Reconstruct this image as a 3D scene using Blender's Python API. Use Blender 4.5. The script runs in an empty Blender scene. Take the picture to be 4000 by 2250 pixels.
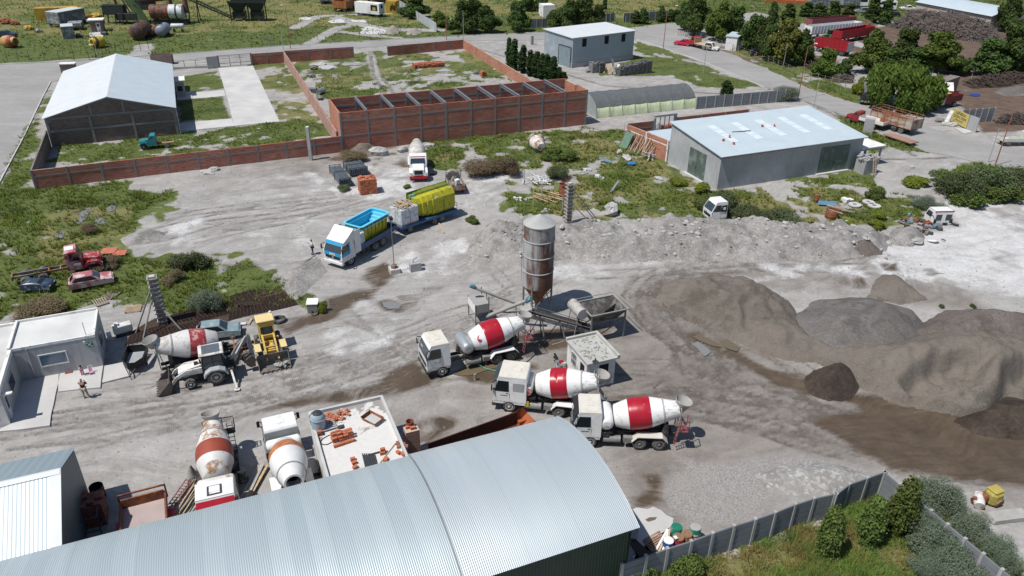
import bpy, math, random
import numpy as np
from mathutils import Vector, Matrix
PI=math.pi; rad=math.radians
RN=random.Random(11); NR=np.random.default_rng(5)
scene=bpy.context.scene; COL=scene.collection
# ---------------------------------------------------------------- camera model (solved from the lines of the walls)
F0,PT,RO,H0=2931.1,rad(28.905),rad(0.912),35.0
_fw=np.array([0,math.cos(PT),-math.sin(PT)]);_up=np.array([0,math.sin(PT),math.cos(PT)]);_rt=np.array([1.,0,0])
CR=_rt*math.cos(RO)+_up*math.sin(RO);CU=-_rt*math.sin(RO)+_up*math.cos(RO)
def ray(p): return CR*((p[0]-2000)/F0)+CU*((1125-p[1])/F0)+_fw
def W(p,z=0.):
 d=ray(p);t=(z-H0)/d[2];return np.array([d[0]*t,d[1]*t,z])
def PX(w):
 d=np.asarray(w,float)-np.array([0,0,H0]);k=d@_fw
 return (2000+F0*(d@CR)/k,1125-F0*(d@CU)/k)
def HZ(base,top,z0=0.):
 b=W(base,z0);lo,hi=z0,33.
 for _ in range(40):
  m=(lo+hi)/2
  if PX((b[0],b[1],m))[1]>top[1]: lo=m
  else: hi=m
 return lo
AZ=rad(22.93)
A=np.array([math.cos(AZ),math.sin(AZ),0]);B=np.array([-math.sin(AZ),math.cos(AZ),0])
def AB(a,b,z=0.): return A*a+B*b+np.array([0,0,z])
_y0=(0,560,1120,1690)
def _t(c,r): return lambda x,y:(1000*c+x/2.576,_y0[r]+y/2.576)
a0,a1,a2,a3=[_t(c,0) for c in range(4)];b0,b1,b2,b3=[_t(c,1) for c in range(4)]
c0,c1,c2,c3=[_t(c,2) for c in range(4)];d0,d1,d2,d3=[_t(c,3) for c in range(4)]
def ov(x,y): return (x*1.552795,y*1.552795)
cam=bpy.data.cameras.new('camera');camo=bpy.data.objects.new('camera',cam);COL.objects.link(camo)
cam.sensor_fit='HORIZONTAL';cam.sensor_width=36;cam.lens=36*F0/4000;cam.clip_start=.5;cam.clip_end=6000
_m=Matrix(((CR[0],CU[0],-_fw[0],0),(CR[1],CU[1],-_fw[1],0),(CR[2],CU[2],-_fw[2],H0),(0,0,0,1)))
camo.matrix_world=_m; scene.camera=camo
# ---------------------------------------------------------------- light
SUN_AZ=rad(31.0); SUN_EL=rad(62)      # shadows fall towards SUN_AZ (from +X)
wd=bpy.data.worlds.new('World');scene.world=wd;wd.use_nodes=True
nt=wd.node_tree;sk=nt.nodes.new('ShaderNodeTexSky');sk.sky_type='NISHITA';sk.sun_disc=False
sk.sun_elevation=SUN_EL
_sd=np.array([-math.cos(SUN_AZ),-math.sin(SUN_AZ)])     # horizontal direction towards the sun
sk.sun_rotation=math.atan2(_sd[0],_sd[1])
sk.air_density=1.0;sk.dust_density=0.6;sk.ozone_density=1.5
bg=nt.nodes['Background'];bg.inputs['Strength'].default_value=0.09
nt.links.new(sk.outputs[0],bg.inputs['Color'])
sun=bpy.data.lights.new('sun','SUN');sun.energy=4.75;sun.angle=rad(.5);sun.color=(1,.965,.91)
so=bpy.data.objects.new('sun',sun);COL.objects.link(so)
_v=Vector((_sd[0]*math.cos(SUN_EL),_sd[1]*math.cos(SUN_EL),math.sin(SUN_EL)))
so.rotation_euler=_v.to_track_quat('Z','Y').to_euler();so.location=(0,0,80)
vs=scene.view_settings;vs.view_transform='Standard';vs.look='None';vs.gamma=1;vs.exposure=0.0;vs.use_curve_mapping=False
# ---------------------------------------------------------------- materials
MATS={}
def nmat(name):
 m=bpy.data.materials.new(name);m.use_nodes=True;MATS[name]=m
 return m,m.node_tree,m.node_tree.nodes['Principled BSDF']
def nd(nt,t,**k):
 n=nt.nodes.new('ShaderNode'+t)
 for a,b in k.items():
  if a.startswith('i_'): n.inputs[a[2:].replace('_',' ')].default_value=b
  elif a.startswith('n'): n.inputs[int(a[1:])].default_value=b
  else: setattr(n,a,b)
 return n
def rgba(c): return (c[0],c[1],c[2],1)
def noise(nt,vec,scale,detail=4,rough=.6):
 n=nd(nt,'TexNoise');n.inputs['Scale'].default_value=scale;n.inputs['Detail'].default_value=detail;n.inputs['Roughness'].default_value=rough
 if vec is not None: nt.links.new(vec,n.inputs['Vector'])
 return n.outputs['Fac']
def mapr(nt,v,a,b,c=0.,d=1.,smooth=False):
 n=nd(nt,'MapRange');n.clamp=True
 if smooth: n.interpolation_type='SMOOTHSTEP'
 nt.links.new(v,n.inputs[0])
 for i,x in enumerate((a,b,c,d)): n.inputs[i+1].default_value=x
 return n.outputs[0]
def mixc(nt,fac,a,b,blend='MIX'):
 n=nd(nt,'MixRGB',blend_type=blend)
 for i,x in ((0,fac),(1,a),(2,b)):
  if hasattr(x,'is_output'): nt.links.new(x,n.inputs[i])
  elif i==0: n.inputs[0].default_value=x
  else: n.inputs[i].default_value=rgba(x)
 return n.outputs[0]
def math_(nt,op,a,b=0.):
 n=nd(nt,'Math',operation=op)
 for i,x in ((0,a),(1,b)):
  if hasattr(x,'is_output'): nt.links.new(x,n.inputs[i])
  else: n.inputs[i].default_value=x
 return n.outputs[0]
def mapping(nt,vec,scale=(1,1,1),rot=(0,0,0)):
 n=nd(nt,'Mapping');n.inputs['Scale'].default_value=scale;n.inputs['Rotation'].default_value=rot
 nt.links.new(vec,n.inputs['Vector']);return n.outputs[0]
def bump(nt,h,bs,strength=.4,dist=.05):
 n=nd(nt,'Bump');n.inputs['Strength'].default_value=strength;n.inputs['Distance'].default_value=dist
 nt.links.new(h,n.inputs['Height']);nt.links.new(n.outputs[0],bs.inputs['Normal'])
def mk(name,col,rough=.6,metal=0.,var=.14,scale=1.6,dirt=None,damt=.35,dscale=1.1,streak=None,bmp=0.,spec=.4):
 """painted / weathered solid surface: base colour, mottling, patches of a second colour, optional vertical streaks"""
 if name in MATS: return MATS[name]
 m,nt,bs=nmat(name)
 tc=nd(nt,'TexCoord').outputs['Object']
 n1=noise(nt,tc,scale)
 c=mixc(nt,mapr(nt,n1,.3,.7),tuple(x*(1-var) for x in col),tuple(min(1,x*(1+var)) for x in col))
 r=rough
 if dirt:
  n2=noise(nt,mapping(nt,tc,(1,1,.45)) if streak else tc,dscale,6,.72)
  t=.72-damt*.5
  f=mapr(nt,n2,t-.04,t+.05)
  c=mixc(nt,f,c,dirt)
  rr=mapr(nt,f,0,1,rough,max(rough,.85));nt.links.new(rr,bs.inputs['Roughness'])
 else: bs.inputs['Roughness'].default_value=r
 bs.inputs['Metallic'].default_value=metal
 bs.inputs['Specular IOR Level'].default_value=spec
 nt.links.new(c,bs.inputs['Base Color'])
 if bmp: bump(nt,noise(nt,tc,scale*6,5),bs,bmp,.03)
 return m
def brick(name,c1,c2,mortar,row=.2,w=.4,streaks=.5,msz=.018):
 if name in MATS: return MATS[name]
 m,nt,bs=nmat(name)
 tc=nd(nt,'TexCoord').outputs['Object']
 s=nd(nt,'SeparateXYZ');nt.links.new(tc,s.inputs[0])
 u=math_(nt,'ADD',s.outputs[0],s.outputs[1])
 cb=nd(nt,'CombineXYZ');nt.links.new(u,cb.inputs[0]);nt.links.new(s.outputs[2],cb.inputs[1])
 b=nd(nt,'TexBrick');nt.links.new(cb.outputs[0],b.inputs['Vector'])
 b.inputs['Scale'].default_value=1;b.inputs['Brick Width'].default_value=w;b.inputs['Row Height'].default_value=row
 b.inputs['Mortar Size'].default_value=msz;b.inputs['Mortar Smooth'].default_value=.2
 b.inputs['Color1'].default_value=rgba(c1);b.inputs['Color2'].default_value=rgba(c2);b.inputs['Mortar'].default_value=rgba(mortar)
 st=noise(nt,mapping(nt,cb.outputs[0],(.45,1/row*.55,1)),1.,3,.6)
 c=mixc(nt,mapr(nt,st,.52,.72,0,streaks),b.outputs['Color'],mortar)
 st2=noise(nt,mapping(nt,cb.outputs[0],(.8,1/row*.8,1)),1.3,2,.5)
 c=mixc(nt,mapr(nt,st2,.5,.68,0,.6),c,tuple(x*.45 for x in c2))
 big=noise(nt,tc,.35,3)
 c=mixc(nt,mapr(nt,big,.35,.7,0,.5),c,tuple(x*.7 for x in c1))
 nt.links.new(c,bs.inputs['Base Color']);bs.inputs['Roughness'].default_value=.9
 bump(nt,b.outputs['Fac'],bs,-.5,.02)
 return m
def concrete(name,col,stain=None,amt=.5,scale=.6,rough=.88,vert=False):
 if name in MATS: return MATS[name]
 m,nt,bs=nmat(name)
 tc=nd(nt,'TexCoord').outputs['Object']
 n1=noise(nt,tc,scale,6,.65);n2=noise(nt,mapping(nt,tc,(3,3,.35)) if vert else tc,scale*4,5,.7);n3=noise(nt,tc,24,3)
 c=mixc(nt,mapr(nt,n1,.3,.7),tuple(x*.8 for x in col),tuple(min(1,x*1.14) for x in col))
 st=stain or tuple(x*.55 for x in col)
 c=mixc(nt,mapr(nt,n2,.5,.75,0,amt),c,st)
 c=mixc(nt,mapr(nt,n3,.35,.65,0,.18),c,tuple(x*.7 for x in col))
 nt.links.new(c,bs.inputs['Base Color']);bs.inputs['Roughness'].default_value=rough
 bump(nt,n2,bs,.25,.02)
 return m
def rusty(name,paint,rust=(.16,.055,.025),amt=.5,scale=1.2,rough=.6,rust2=(.33,.12,.04),stretch=(1,1,.4)):
 if name in MATS: return MATS[name]
 m,nt,bs=nmat(name)
 tc=nd(nt,'TexCoord').outputs['Object'];mp=mapping(nt,tc,stretch)
 n1=noise(nt,mp,scale,8,.72);n2=noise(nt,tc,scale*3.2,5,.6);n3=noise(nt,tc,scale*.6,3)
 rc=mixc(nt,mapr(nt,n2,.4,.66),rust,rust2)
 pc=mixc(nt,mapr(nt,n3,.3,.7),tuple(x*.82 for x in paint),tuple(min(1,x*1.1) for x in paint))
 t=.75-.5*amt
 f=mapr(nt,n1,t-.05,t+.07)
 nt.links.new(mixc(nt,f,pc,rc),bs.inputs['Base Color'])
 nt.links.new(mapr(nt,f,0,1,rough,.9),bs.inputs['Roughness'])
 bump(nt,n1,bs,.2,.02)
 return m
def glass(name,col=(.02,.03,.035),rough=.08):
 if name in MATS: return MATS[name]
 m,nt,bs=nmat(name);bs.inputs['Base Color'].default_value=rgba(col);bs.inputs['Roughness'].default_value=rough
 bs.inputs['Specular IOR Level'].default_value=.8;return m
def leafmat(name,c1,c2,c3=None,scale=.5,trans=.25):
 if name in MATS: return MATS[name]
 m,nt,bs=nmat(name)
 g=nd(nt,'NewGeometry');oi=nd(nt,'ObjectInfo');tc=nd(nt,'TexCoord').outputs['Object']
 n1=noise(nt,tc,scale,3)
 c=mixc(nt,mapr(nt,n1,.35,.65),c1,c2)
 c=mixc(nt,mapr(nt,g.outputs['Random Per Island'],0,1,0,.55),c,c3 or tuple(min(1,x*1.7) for x in c2))
 hs=nd(nt,'HueSaturation');nt.links.new(c,hs.inputs['Color'])
 nt.links.new(mapr(nt,oi.outputs['Random'],0,1,.78,1.25),hs.inputs['Value'])
 nt.links.new(mapr(nt,oi.outputs['Random'],0,1,.485,.515),hs.inputs['Hue'])
 nt.links.new(hs.outputs[0],bs.inputs['Base Color']);bs.inputs['Roughness'].default_value=.75
 bs.inputs['Specular IOR Level'].default_value=.15
 tr=nd(nt,'BsdfTranslucent');nt.links.new(hs.outputs[0],tr.inputs['Color'])
 mx=nd(nt,'MixShader');mx.inputs[0].default_value=trans
 nt.links.new(bs.outputs[0],mx.inputs[1]);nt.links.new(tr.outputs[0],mx.inputs[2])
 nt.links.new(mx.outputs[0],nt.nodes['Material Output'].inputs['Surface'])
 return m
# ---------------------------------------------------------------- mesh builder
class MB:
 def __init__(s,M=None): s.v=[];s.f=[];s.sm=[];s.M=M
 def at(s,x=0,y=0,z=0,rz=0,ry=0,rx=0,sc=1):
  s.M=Matrix.Translation((x,y,z))@Matrix.Rotation(rz,4,'Z')@Matrix.Rotation(ry,4,'Y')@Matrix.Rotation(rx,4,'X')@Matrix.Scale(sc,4);return s
 def home(s): s.M=None;return s
 def add(s,vs,fs,sm=False):
  o=len(s.v)
  for p in vs:
   p=Vector(p)
   s.v.append(tuple(s.M@p) if s.M is not None else tuple(p))
  for f in fs: s.f.append([i+o for i in f]);s.sm.append(sm)
  return s
 def box(s,x,y,z,a,b,c,bev=0.):
  """box by its minimum corner-free form: centre x,y; bottom z; sizes a,b,c"""
  x0,x1,y0,y1,z0,z1=x-a/2,x+a/2,y-b/2,y+b/2,z,z+c
  if bev<=0:
   return s.add([(x0,y0,z0),(x1,y0,z0),(x1,y1,z0),(x0,y1,z0),(x0,y0,z1),(x1,y0,z1),(x1,y1,z1),(x0,y1,z1)],
   [(0,3,2,1),(4,5,6,7),(0,1,5,4),(1,2,6,5),(2,3,7,6),(3,0,4,7)])
  e=min(bev,a*.49,b*.49,c*.49);vs=[];ix={}
  X=(x0,x1);Y=(y0,y1);Z=(z0,z1)
  for i in (0,1):
   for j in (0,1):
    for k in (0,1):
     sx,sy,sz=(1-2*i)*e,(1-2*j)*e,(1-2*k)*e
     for d,p in (('x',(X[i],Y[j]+sy,Z[k]+sz)),('y',(X[i]+sx,Y[j],Z[k]+sz)),('z',(X[i]+sx,Y[j]+sy,Z[k]))):
      ix[i,j,k,d]=len(vs);vs.append(p)
  fs=[]
  for i in (0,1):
   q=[(0,0),(1,0),(1,1),(0,1)]
   if i==0: q=q[::-1]
   fs.append([ix[i,j,k,'x'] for j,k in q]);fs.append([ix[k,i,j,'y'] for j,k in q]);fs.append([ix[j,k,i,'z'] for j,k in q])
  for j in (0,1):
   for k in (0,1):
    f=[ix[0,j,k,'y'],ix[1,j,k,'y'],ix[1,j,k,'z'],ix[0,j,k,'z']];fs.append(f if j==k else f[::-1])
    f=[ix[j,0,k,'z'],ix[j,1,k,'z'],ix[j,1,k,'x'],ix[j,0,k,'x']];fs.append(f if j==k else f[::-1])
    f=[ix[j,k,0,'x'],ix[j,k,1,'x'],ix[j,k,1,'y'],ix[j,k,0,'y']];fs.append(f if j==k else f[::-1])
  for i in (0,1):
   for j in (0,1):
    for k in (0,1):
     f=[ix[i,j,k,'x'],ix[i,j,k,'y'],ix[i,j,k,'z']];fs.append(f if (i+j+k)%2 else f[::-1])
  return s.add(vs,fs)
 def bb(s,x0,x1,y0,y1,z0,z1,bev=0.): return s.box((x0+x1)/2,(y0+y1)/2,z0,x1-x0,y1-y0,z1-z0,bev)
 def ring(s,rings,closed=True,sm=True,caps=(True,True)):
  n=len(rings[0]);vs=[p for r in rings for p in r];fs=[]
  for i in range(len(rings)-1):
   for j in range(n if closed else n-1):
    k=(j+1)%n;fs.append((i*n+j,i*n+k,(i+1)*n+k,(i+1)*n+j))
  s.add(vs,fs,sm)
  if closed and caps[0]: s.add(rings[0],[tuple(range(n))[::-1]])
  if closed and caps[1]: s.add(rings[-1],[tuple(range(n))])
  return s
 def lathe(s,prof,o=(0,0,0),d=(0,0,1),n=16,caps=(True,True),a0=0.,a1=2*PI):
  d=Vector(d).normalized();o=Vector(o);u=d.orthogonal().normalized();w=d.cross(u)
  full=abs(a1-a0-2*PI)<1e-6;k=n if full else n+1
  rings=[[o+d*h+(u*math.cos(a0+(a1-a0)*j/n)+w*math.sin(a0+(a1-a0)*j/n))*r for j in range(k)] for h,r in prof]
  return s.ring(rings,full,True,caps)
 def cyl(s,p,q,r,r2=None,n=10,caps=(True,True)):
  p=Vector(p);q=Vector(q);L=(q-p).length
  if L<1e-6: return s
  return s.lathe([(0,r),(L,r if r2 is None else r2)],p,q-p,n,caps)
 def tube(s,pts,r,n=6):
  for a,b in zip(pts,pts[1:]): s.cyl(a,b,r,None,n)
  return s
 def bar(s,p,q,w,h=None):
  """square bar from p to q"""
  h=h or w;p=Vector(p);q=Vector(q);d=(q-p);L=d.length
  if L<1e-6: return s
  d/=L;u=d.cross(Vector((0,0,1)))
  u=Vector((1,0,0)) if u.length<1e-4 else u.normalized()
  v=u.cross(d).normalized();r=lambda c:[c-u*w/2-v*h/2,c+u*w/2-v*h/2,c+u*w/2+v*h/2,c-u*w/2+v*h/2]
  return s.ring([r(p),r(q)],True,False)
 def prism(s,poly,y0,y1,ax='y'):
  """polygon in the x-z plane (ax='y'), y-z plane (ax='x') or x-y plane (ax='z') swept along ax"""
  f={'y':lambda a,b,t:(a,t,b),'x':lambda a,b,t:(t,a,b),'z':lambda a,b,t:(a,b,t)}[ax]
  ar=sum(poly[i][0]*poly[(i+1)%len(poly)][1]-poly[(i+1)%len(poly)][0]*poly[i][1] for i in range(len(poly)))
  if (ar>0)==(ax=='y'): poly=poly[::-1]
  r0=[f(a,b,y0) for a,b in poly];r1=[f(a,b,y1) for a,b in poly];n=len(poly)
  if y1<y0: r0,r1=r1,r0
  return s.add(r0+r1,[tuple(range(n))[::-1],tuple(range(n,2*n))]+[(j,(j+1)%n,n+(j+1)%n,n+j) for j in range(n)])
 def quad(s,*p): return s.add(p,[tuple(range(len(p)))])
 def slab(s,pts,t):
  """polygon in space given a thickness downwards along its normal"""
  P=[Vector(p) for p in pts];n=(P[1]-P[0]).cross(P[2]-P[0]).normalized()
  if n.z<0: P=P[::-1];n=-n
  k=len(P);Q=[p-n*t for p in P]
  return s.add(P+Q,[tuple(range(k)),tuple(range(k,2*k))[::-1]]+[(j,k+j,k+(j+1)%k,(j+1)%k) for j in range(k)])
 def rock(s,x,y,z,a,b,c,seed=0,n=8):
  r=random.Random(seed);rings=[]
  for i in range(1,5):
   t=PI*i/5
   rings.append([(x+a*math.sin(t)*math.cos(2*PI*j/n+i*.3)*r.uniform(.75,1.15),y+b*math.sin(t)*math.sin(2*PI*j/n+i*.3)*r.uniform(.75,1.15),z-c*math.cos(t)*r.uniform(.8,1.1)) for j in range(n)])
  return s.ring(rings,True,False)
 def mesh(s,name,mat,smooth_angle=.7):
  me=bpy.data.meshes.new(name);me.from_pydata(s.v,[],s.f)
  me.polygons.foreach_set('use_smooth',s.sm);me.update()
  if any(s.sm): me.set_sharp_from_angle(angle=smooth_angle)
  if mat is not None: me.materials.append(mat)
  return me
 def to(s,name,mat,par=None,label=None):
  o=bpy.data.objects.new(name,s.mesh(name,mat));COL.objects.link(o)
  if par is not None: o.parent=par
  if label: o['label']=label
  return o
def M(*a,**k): return MB(*a,**k)
def tag(o,label=None,cat=None,group=None,kind=None):
 if label: o['label']=label
 if cat: o['category']=cat
 if group: o['group']=group
 if kind: o['kind']=kind
 return o
def T(name,label,cat,pos=(0,0,0),rz=0.,group=None,sc=1.,ry=0.,rx=0.):
 o=bpy.data.objects.new(name,None);COL.objects.link(o);o.empty_display_size=.3
 o.location=tuple(float(x) for x in (pos if len(pos)==3 else (*pos,0)));o.rotation_euler=(rx,ry,rz)
 if sc!=1: o.scale=(sc,sc,sc) if not hasattr(sc,'__len__') else sc
 return tag(o,label,cat,group)
def solo(mb,name,mat,label,cat,group=None,pos=None,rz=0.,kind=None):
 o=mb.to(name,mat)
 if pos is not None: o.location=tuple(float(x) for x in (pos if len(pos)==3 else (*pos,0)));o.rotation_euler=(0,0,rz)
 return tag(o,label,cat,group,kind)
KIDS={}
def dup(root,pos,rz=0.,label=None,group=None,sc=None):
 """copy of a thing with its parts and their sub-parts"""
 def cp(o,par):
  c=o.copy();COL.objects.link(c)
  if par is not None: c.parent=par
  for ch in o.children: cp(ch,c)
  return c
 r=cp(root,None);r.location=tuple(float(x) for x in (pos if len(pos)==3 else (*pos,0)));r.rotation_euler=(r.rotation_euler[0],r.rotation_euler[1],rz)
 if sc is not None: r.scale=(sc,sc,sc) if not hasattr(sc,'__len__') else sc
 if label: r['label']=label
 if group: r['group']=group
 return r
def yaw(p,q): return math.atan2(q[1]-p[1],q[0]-p[0])
# ---------------------------------------------------------------- value noise on arrays
_lat=NR.random((256,256))
def vnoise(x,y,s,off=0):
 x=x/s+off*17.3;y=y/s+off*31.7
 xi=np.floor(x).astype(int);yi=np.floor(y).astype(int);fx=x-xi;fy=y-yi
 fx=fx*fx*(3-2*fx);fy=fy*fy*(3-2*fy)
 g=lambda i,j:_lat[(xi+i)%256,(yi+j)%256]
 return (g(0,0)*(1-fx)+g(1,0)*fx)*(1-fy)+(g(0,1)*(1-fx)+g(1,1)*fx)*fy
def fnoise(x,y,s,o=3,off=0):
 t=0;a=1;n=0
 for i in range(o): t=t+a*(vnoise(x,y,s/2**i,off+i)-.5)*2;n+=a;a*=.55
 return t/n
def sdf(px,py,poly):
 """signed distance to polygon (positive inside)"""
 P=np.asarray(poly)[:,:2];d=np.full(px.shape,1e9);ins=np.zeros(px.shape,bool)
 for i in range(len(P)):
  a=P[i];b=P[(i+1)%len(P)];e=b-a
  t=np.clip(((px-a[0])*e[0]+(py-a[1])*e[1])/max(e@e,1e-9),0,1)
  d=np.minimum(d,(px-a[0]-t*e[0])**2+(py-a[1]-t*e[1])**2)
  c=((a[1]>py)!=(b[1]>py))&(px<(b[0]-a[0])*(py-a[1])/((b[1]-a[1]) if abs(b[1]-a[1])>1e-9 else 1e-9)+a[0])
  ins^=c
 d=np.sqrt(d);return np.where(ins,d,-d)
def ldist(px,py,line):
 P=np.asarray(line)[:,:2];d=np.full(px.shape,1e9)
 for a,b in zip(P,P[1:]):
  e=b-a;t=np.clip(((px-a[0])*e[0]+(py-a[1])*e[1])/max(e@e,1e-9),0,1)
  d=np.minimum(d,(px-a[0]-t*e[0])**2+(py-a[1]-t*e[1])**2)
 return np.sqrt(d)
def WP(f,pts,z=0.): return [W(f(*p),z) for p in pts]
# ================================================================ GROUND
def OV(*pts): return [W(ov(*p)) for p in pts]
GRASS=[ # polygon, cap on the inner distance (low cap = patchy), noise amplitude
(OV((-900,-40),(3400,-40),(3400,38),(1720,62),(1165,92),(720,116),(430,138),(0,162),(-900,190)),3.,2.2),
(OV((1810,112),(1880,160),(2060,235),(2170,262),(2135,215),(2120,160),(1850,100)),1.2,2.),
(OV((1602,103),(1918,218),(1760,218),(1690,190),(1600,188),(1480,190),(1470,178),(1590,150)),1.2,2.2),
(OV((140,350),(440,335),(705,305),(820,292),(850,352),(140,420)),.9,2.6),
(OV((128,205),(108,300),(75,470),(0,500),(-60,560),(-60,500),(0,455),(118,210)),2.,1.2),
(OV((445,176),(548,170),(562,228),(445,236)),1.2,1.8),
(OV((447,249),(561,242),(579,297),(450,306)),3.,.4),
(OV((640,165),(715,158),(800,265),(832,312),(700,306)),.6,2.6),
(OV((735,150),(890,142),(945,128),(975,140),(1165,122),(1300,200),(1280,208),(825,248)),.9,2.6),
(OV((-200,500),(85,475),(300,446),(345,462),(430,472),(442,500),(350,530),(385,560),(285,603),(310,640),(430,660),(500,650),(640,660),(690,690),(720,710),(765,755),(700,775),(430,792),(330,788),(250,775),(0,810),(-200,850)),2.4,2.3),
(OV((560,665),(640,660),(690,690),(722,712),(768,757),(700,770),(600,760),(560,720)),6,.3),
(OV((1085,395),(1180,345),(1480,318),(1575,330),(1690,440),(1800,475),(2160,440),(2230,470),(2340,490),(2330,545),(2210,560),(2000,560),(1830,550),(1700,560),(1560,565),(1340,560),(1280,520),(1275,470),(1180,440),(1085,440)),.8,2.8),
(OV((1060,350),(1180,345),(1160,440),(1085,430)),1.2,2),
(OV((2380,440),(2450,400),(2700,385),(2700,500),(2500,510),(2400,505)),2.5,1.2),
(OV((2080,268),(2200,330),(2365,378),(2290,388),(2230,362),(2190,400),(2165,345)),1.5,1.2),
(OV((1590,1460),(1700,1420),(1830,1362),(2100,1280),(2235,1225),(2420,1449),(2500,1560),(1400,1560)),3.,1.2),
(OV((2330,1290),(2420,1290),(2530,1400),(2600,1500),(2480,1500)),.6,2.0),
(OV((2130,880),(2400,880),(2400,890),(2130,890)),-2,.3),
]
MUD=[
(OV((2150,1010),(2330,1030),(2500,1035),(2700,1040),(2700,1110),(2300,1080),(2180,1050)),1.5),
(WP(c1,[(0,1240),(430,1112),(730,1052),(1080,985),(1290,930),(1300,890),(1230,865),(1300,845),(1450,785),(1640,712),(1700,850),(1990,900),(2300,830),(2576,770),(2700,760),(2800,800),(2576,860),(2400,1000),(2250,960),(1970,950),(1500,1080),(1290,1112),(700,1182),(430,1200),(0,1262)]),.5),
(WP(c1,[(740,110),(940,70),(1150,30),(1250,-60),(1400,-90),(1190,90),(1210,130),(1050,128),(960,150),(880,210),(760,290),(640,332),(400,440),(340,480),(210,420),(170,370),(60,400),(-80,330),(0,300),(290,300),(500,290),(640,250),(740,200)]),.3),
(WP(c1,[(1240,150),(1340,130),(1460,155),(1420,90),(1640,60),(1680,0),(1880,0),(1860,50),(1650,130),(1630,180),(1480,260),(1300,240)]),.25),
(OV((1985,1045),(2130,1040),(2230,1040),(2330,1010),(2450,1010),(2700,1000),(2700,1215),(2420,1212),(2250,1182),(2130,1112),(2050,1075)),1.2),
(OV((1870,905),(1960,945),(2050,955),(2120,990),(2230,1000),(2230,1040),(2120,1010),(2020,990),(1960,965),(1890,925)),.4),
(OV((1725,838),(1760,832),(1800,860),(1850,880),(1950,940),(1930,950),(1840,905),(1790,880)),.3),
(WP(d2,[(1310,430),(1450,440),(1500,660),(1400,720),(1210,790),(1200,650),(1330,600),(1390,540)]),.3),
(WP(c1,[(1550,1420),(1700,1320),(1900,1300),(2000,1350),(1960,1440),(1750,1560),(1560,1560)]),.3),
(OV((1150,860),(1330,830),(1560,815),(1560,830),(1440,870),(1300,905),(1200,900)),.4),
(OV((120,560),(200,520),(270,520),(300,545),(240,600),(180,590)),.2),
(WP(b1,[(1050,1350),(1300,1190),(1400,1260),(1380,1350),(1200,1420)]),.3),
(WP(b3,[(1400,1240),(1640,1260),(1740,1310),(1600,1330)]),.1),(WP(b3,[(560,1370),(900,1330),(960,1440),(600,1440)]),-.2),
(WP(b3,[(1150,1220),(1260,1215),(1280,1250),(1180,1260)]),.0),
(OV((1050,585),(1110,595),(1080,620),(1020,610)),.0),
]
WHITE=[
(OV((2180,662),(2260,600),(2420,565),(2360,520),(2400,505),(2700,500),(2700,790),(2500,735),(2380,700),(2300,690)),.8,1.4),
(OV((1385,668),(1500,660),(1650,648),(1800,645),(1700,660),(1600,682),(1460,700),(1385,695)),.4,.8),
(OV((690,445),(860,430),(960,400),(1030,390),(1040,470),(1000,500),(850,510),(700,520)),.0,1.6),
(OV((1170,450),(1260,440),(1300,520),(1250,540),(1170,520)),.3,1.2),
(OV((1010,640),(1160,600),(1180,650),(1130,700),(1000,700)),.2,1.3),
(OV((850,770),(930,750),(980,790),(1000,830),(900,900),(800,870)),-.2,1.),
(WP(c0,[(1140,1050),(1400,1020),(1430,1080),(1300,1190),(1180,1190)]),-.1,.6),
(WP(d2,[(1230,790),(1450,730),(1620,800),(1500,900),(1500,1010),(1370,1080),(1250,920)]),.2,.4),
(OV((1700,655),(1900,650),(2150,660),(2250,640),(2330,700),(2000,690),(1800,700)),-.3,1.5),
(OV((2600,1290),(2470,1300),(2440,1330),(2560,1440),(2700,1500)),.0,1.),
(OV((360,620),(420,560),(600,530),(800,560),(830,620),(700,650),(480,640)),-.5,1.6),
]
GRAV=[(OV((1695,1190),(1760,1160),(1900,1142),(2080,1150),(2210,1185),(2230,1200),(1900,1300),(1740,1320),(1690,1262)),1.),
(OV((2440,215),(2700,200),(2700,250),(2500,240)),.3),(OV((1640,170),(1820,190),(1850,215),(1740,205)),.3)]
BRN=[(OV((1330,900),(1450,800),(1560,730),(1640,690),(1760,690),(1900,800),(2150,960),(2700,1000),(2700,1320),(2250,1200),(1900,1330),(1620,1340),(1500,1130),(1230,1010),(1180,930)),3.,1.6),(OV((1640,680),(1900,670),(2300,690),(2420,720),(2500,790),(2300,760),(2000,730),(1700,720)),1.,1.6),(OV((900,1000),(1230,960),(1300,1020),(1100,1120),(950,1050)),.4,1.6),(OV((430,470),(700,400),(860,370),(880,420),(700,470),(480,500)),.4,1.8)]
SOIL=[(OV((2040,140),(2230,60),(2420,60),(2700,90),(2700,330),(2480,330),(2420,270),(2330,150),(2150,100)),2.,1.4),
 (OV((2100,95),(2250,150),(2330,190),(2330,260),(2200,200)),1.,1.4),
 (OV((1700,150),(1900,90),(2100,100),(2150,160),(2050,190),(1950,170)),.3,1.4),
 (OV((1060,345),(1140,340),(1150,380),(1060,420),(860,400),(880,370)),-.3,1.6)]
DRYG=[(OV((-900,-60),(1200,-60),(1700,-60),(1700,40),(1000,60),(300,90),(-900,60)),.5,3.),
 (OV((640,170),(700,170),(790,260),(800,300),(700,300)),.8,2.),
 (OV((735,150),(890,142),(1165,122),(1300,200),(825,248)),-.4,2.),
 (OV((1810,112),(2060,235),(2170,262),(1990,200)),1,1.5),
 (OV((1700,1449),(2000,1330),(2200,1300),(2350,1449)),.4,2.4),
 (OV((120,540),(330,520),(300,640),(480,700),(460,730),(300,720),(120,640)),.1,2.),
 (OV((1090,400),(1480,330),(1700,450),(2200,480),(2300,560),(1300,540)),.1,2.4)]
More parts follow.
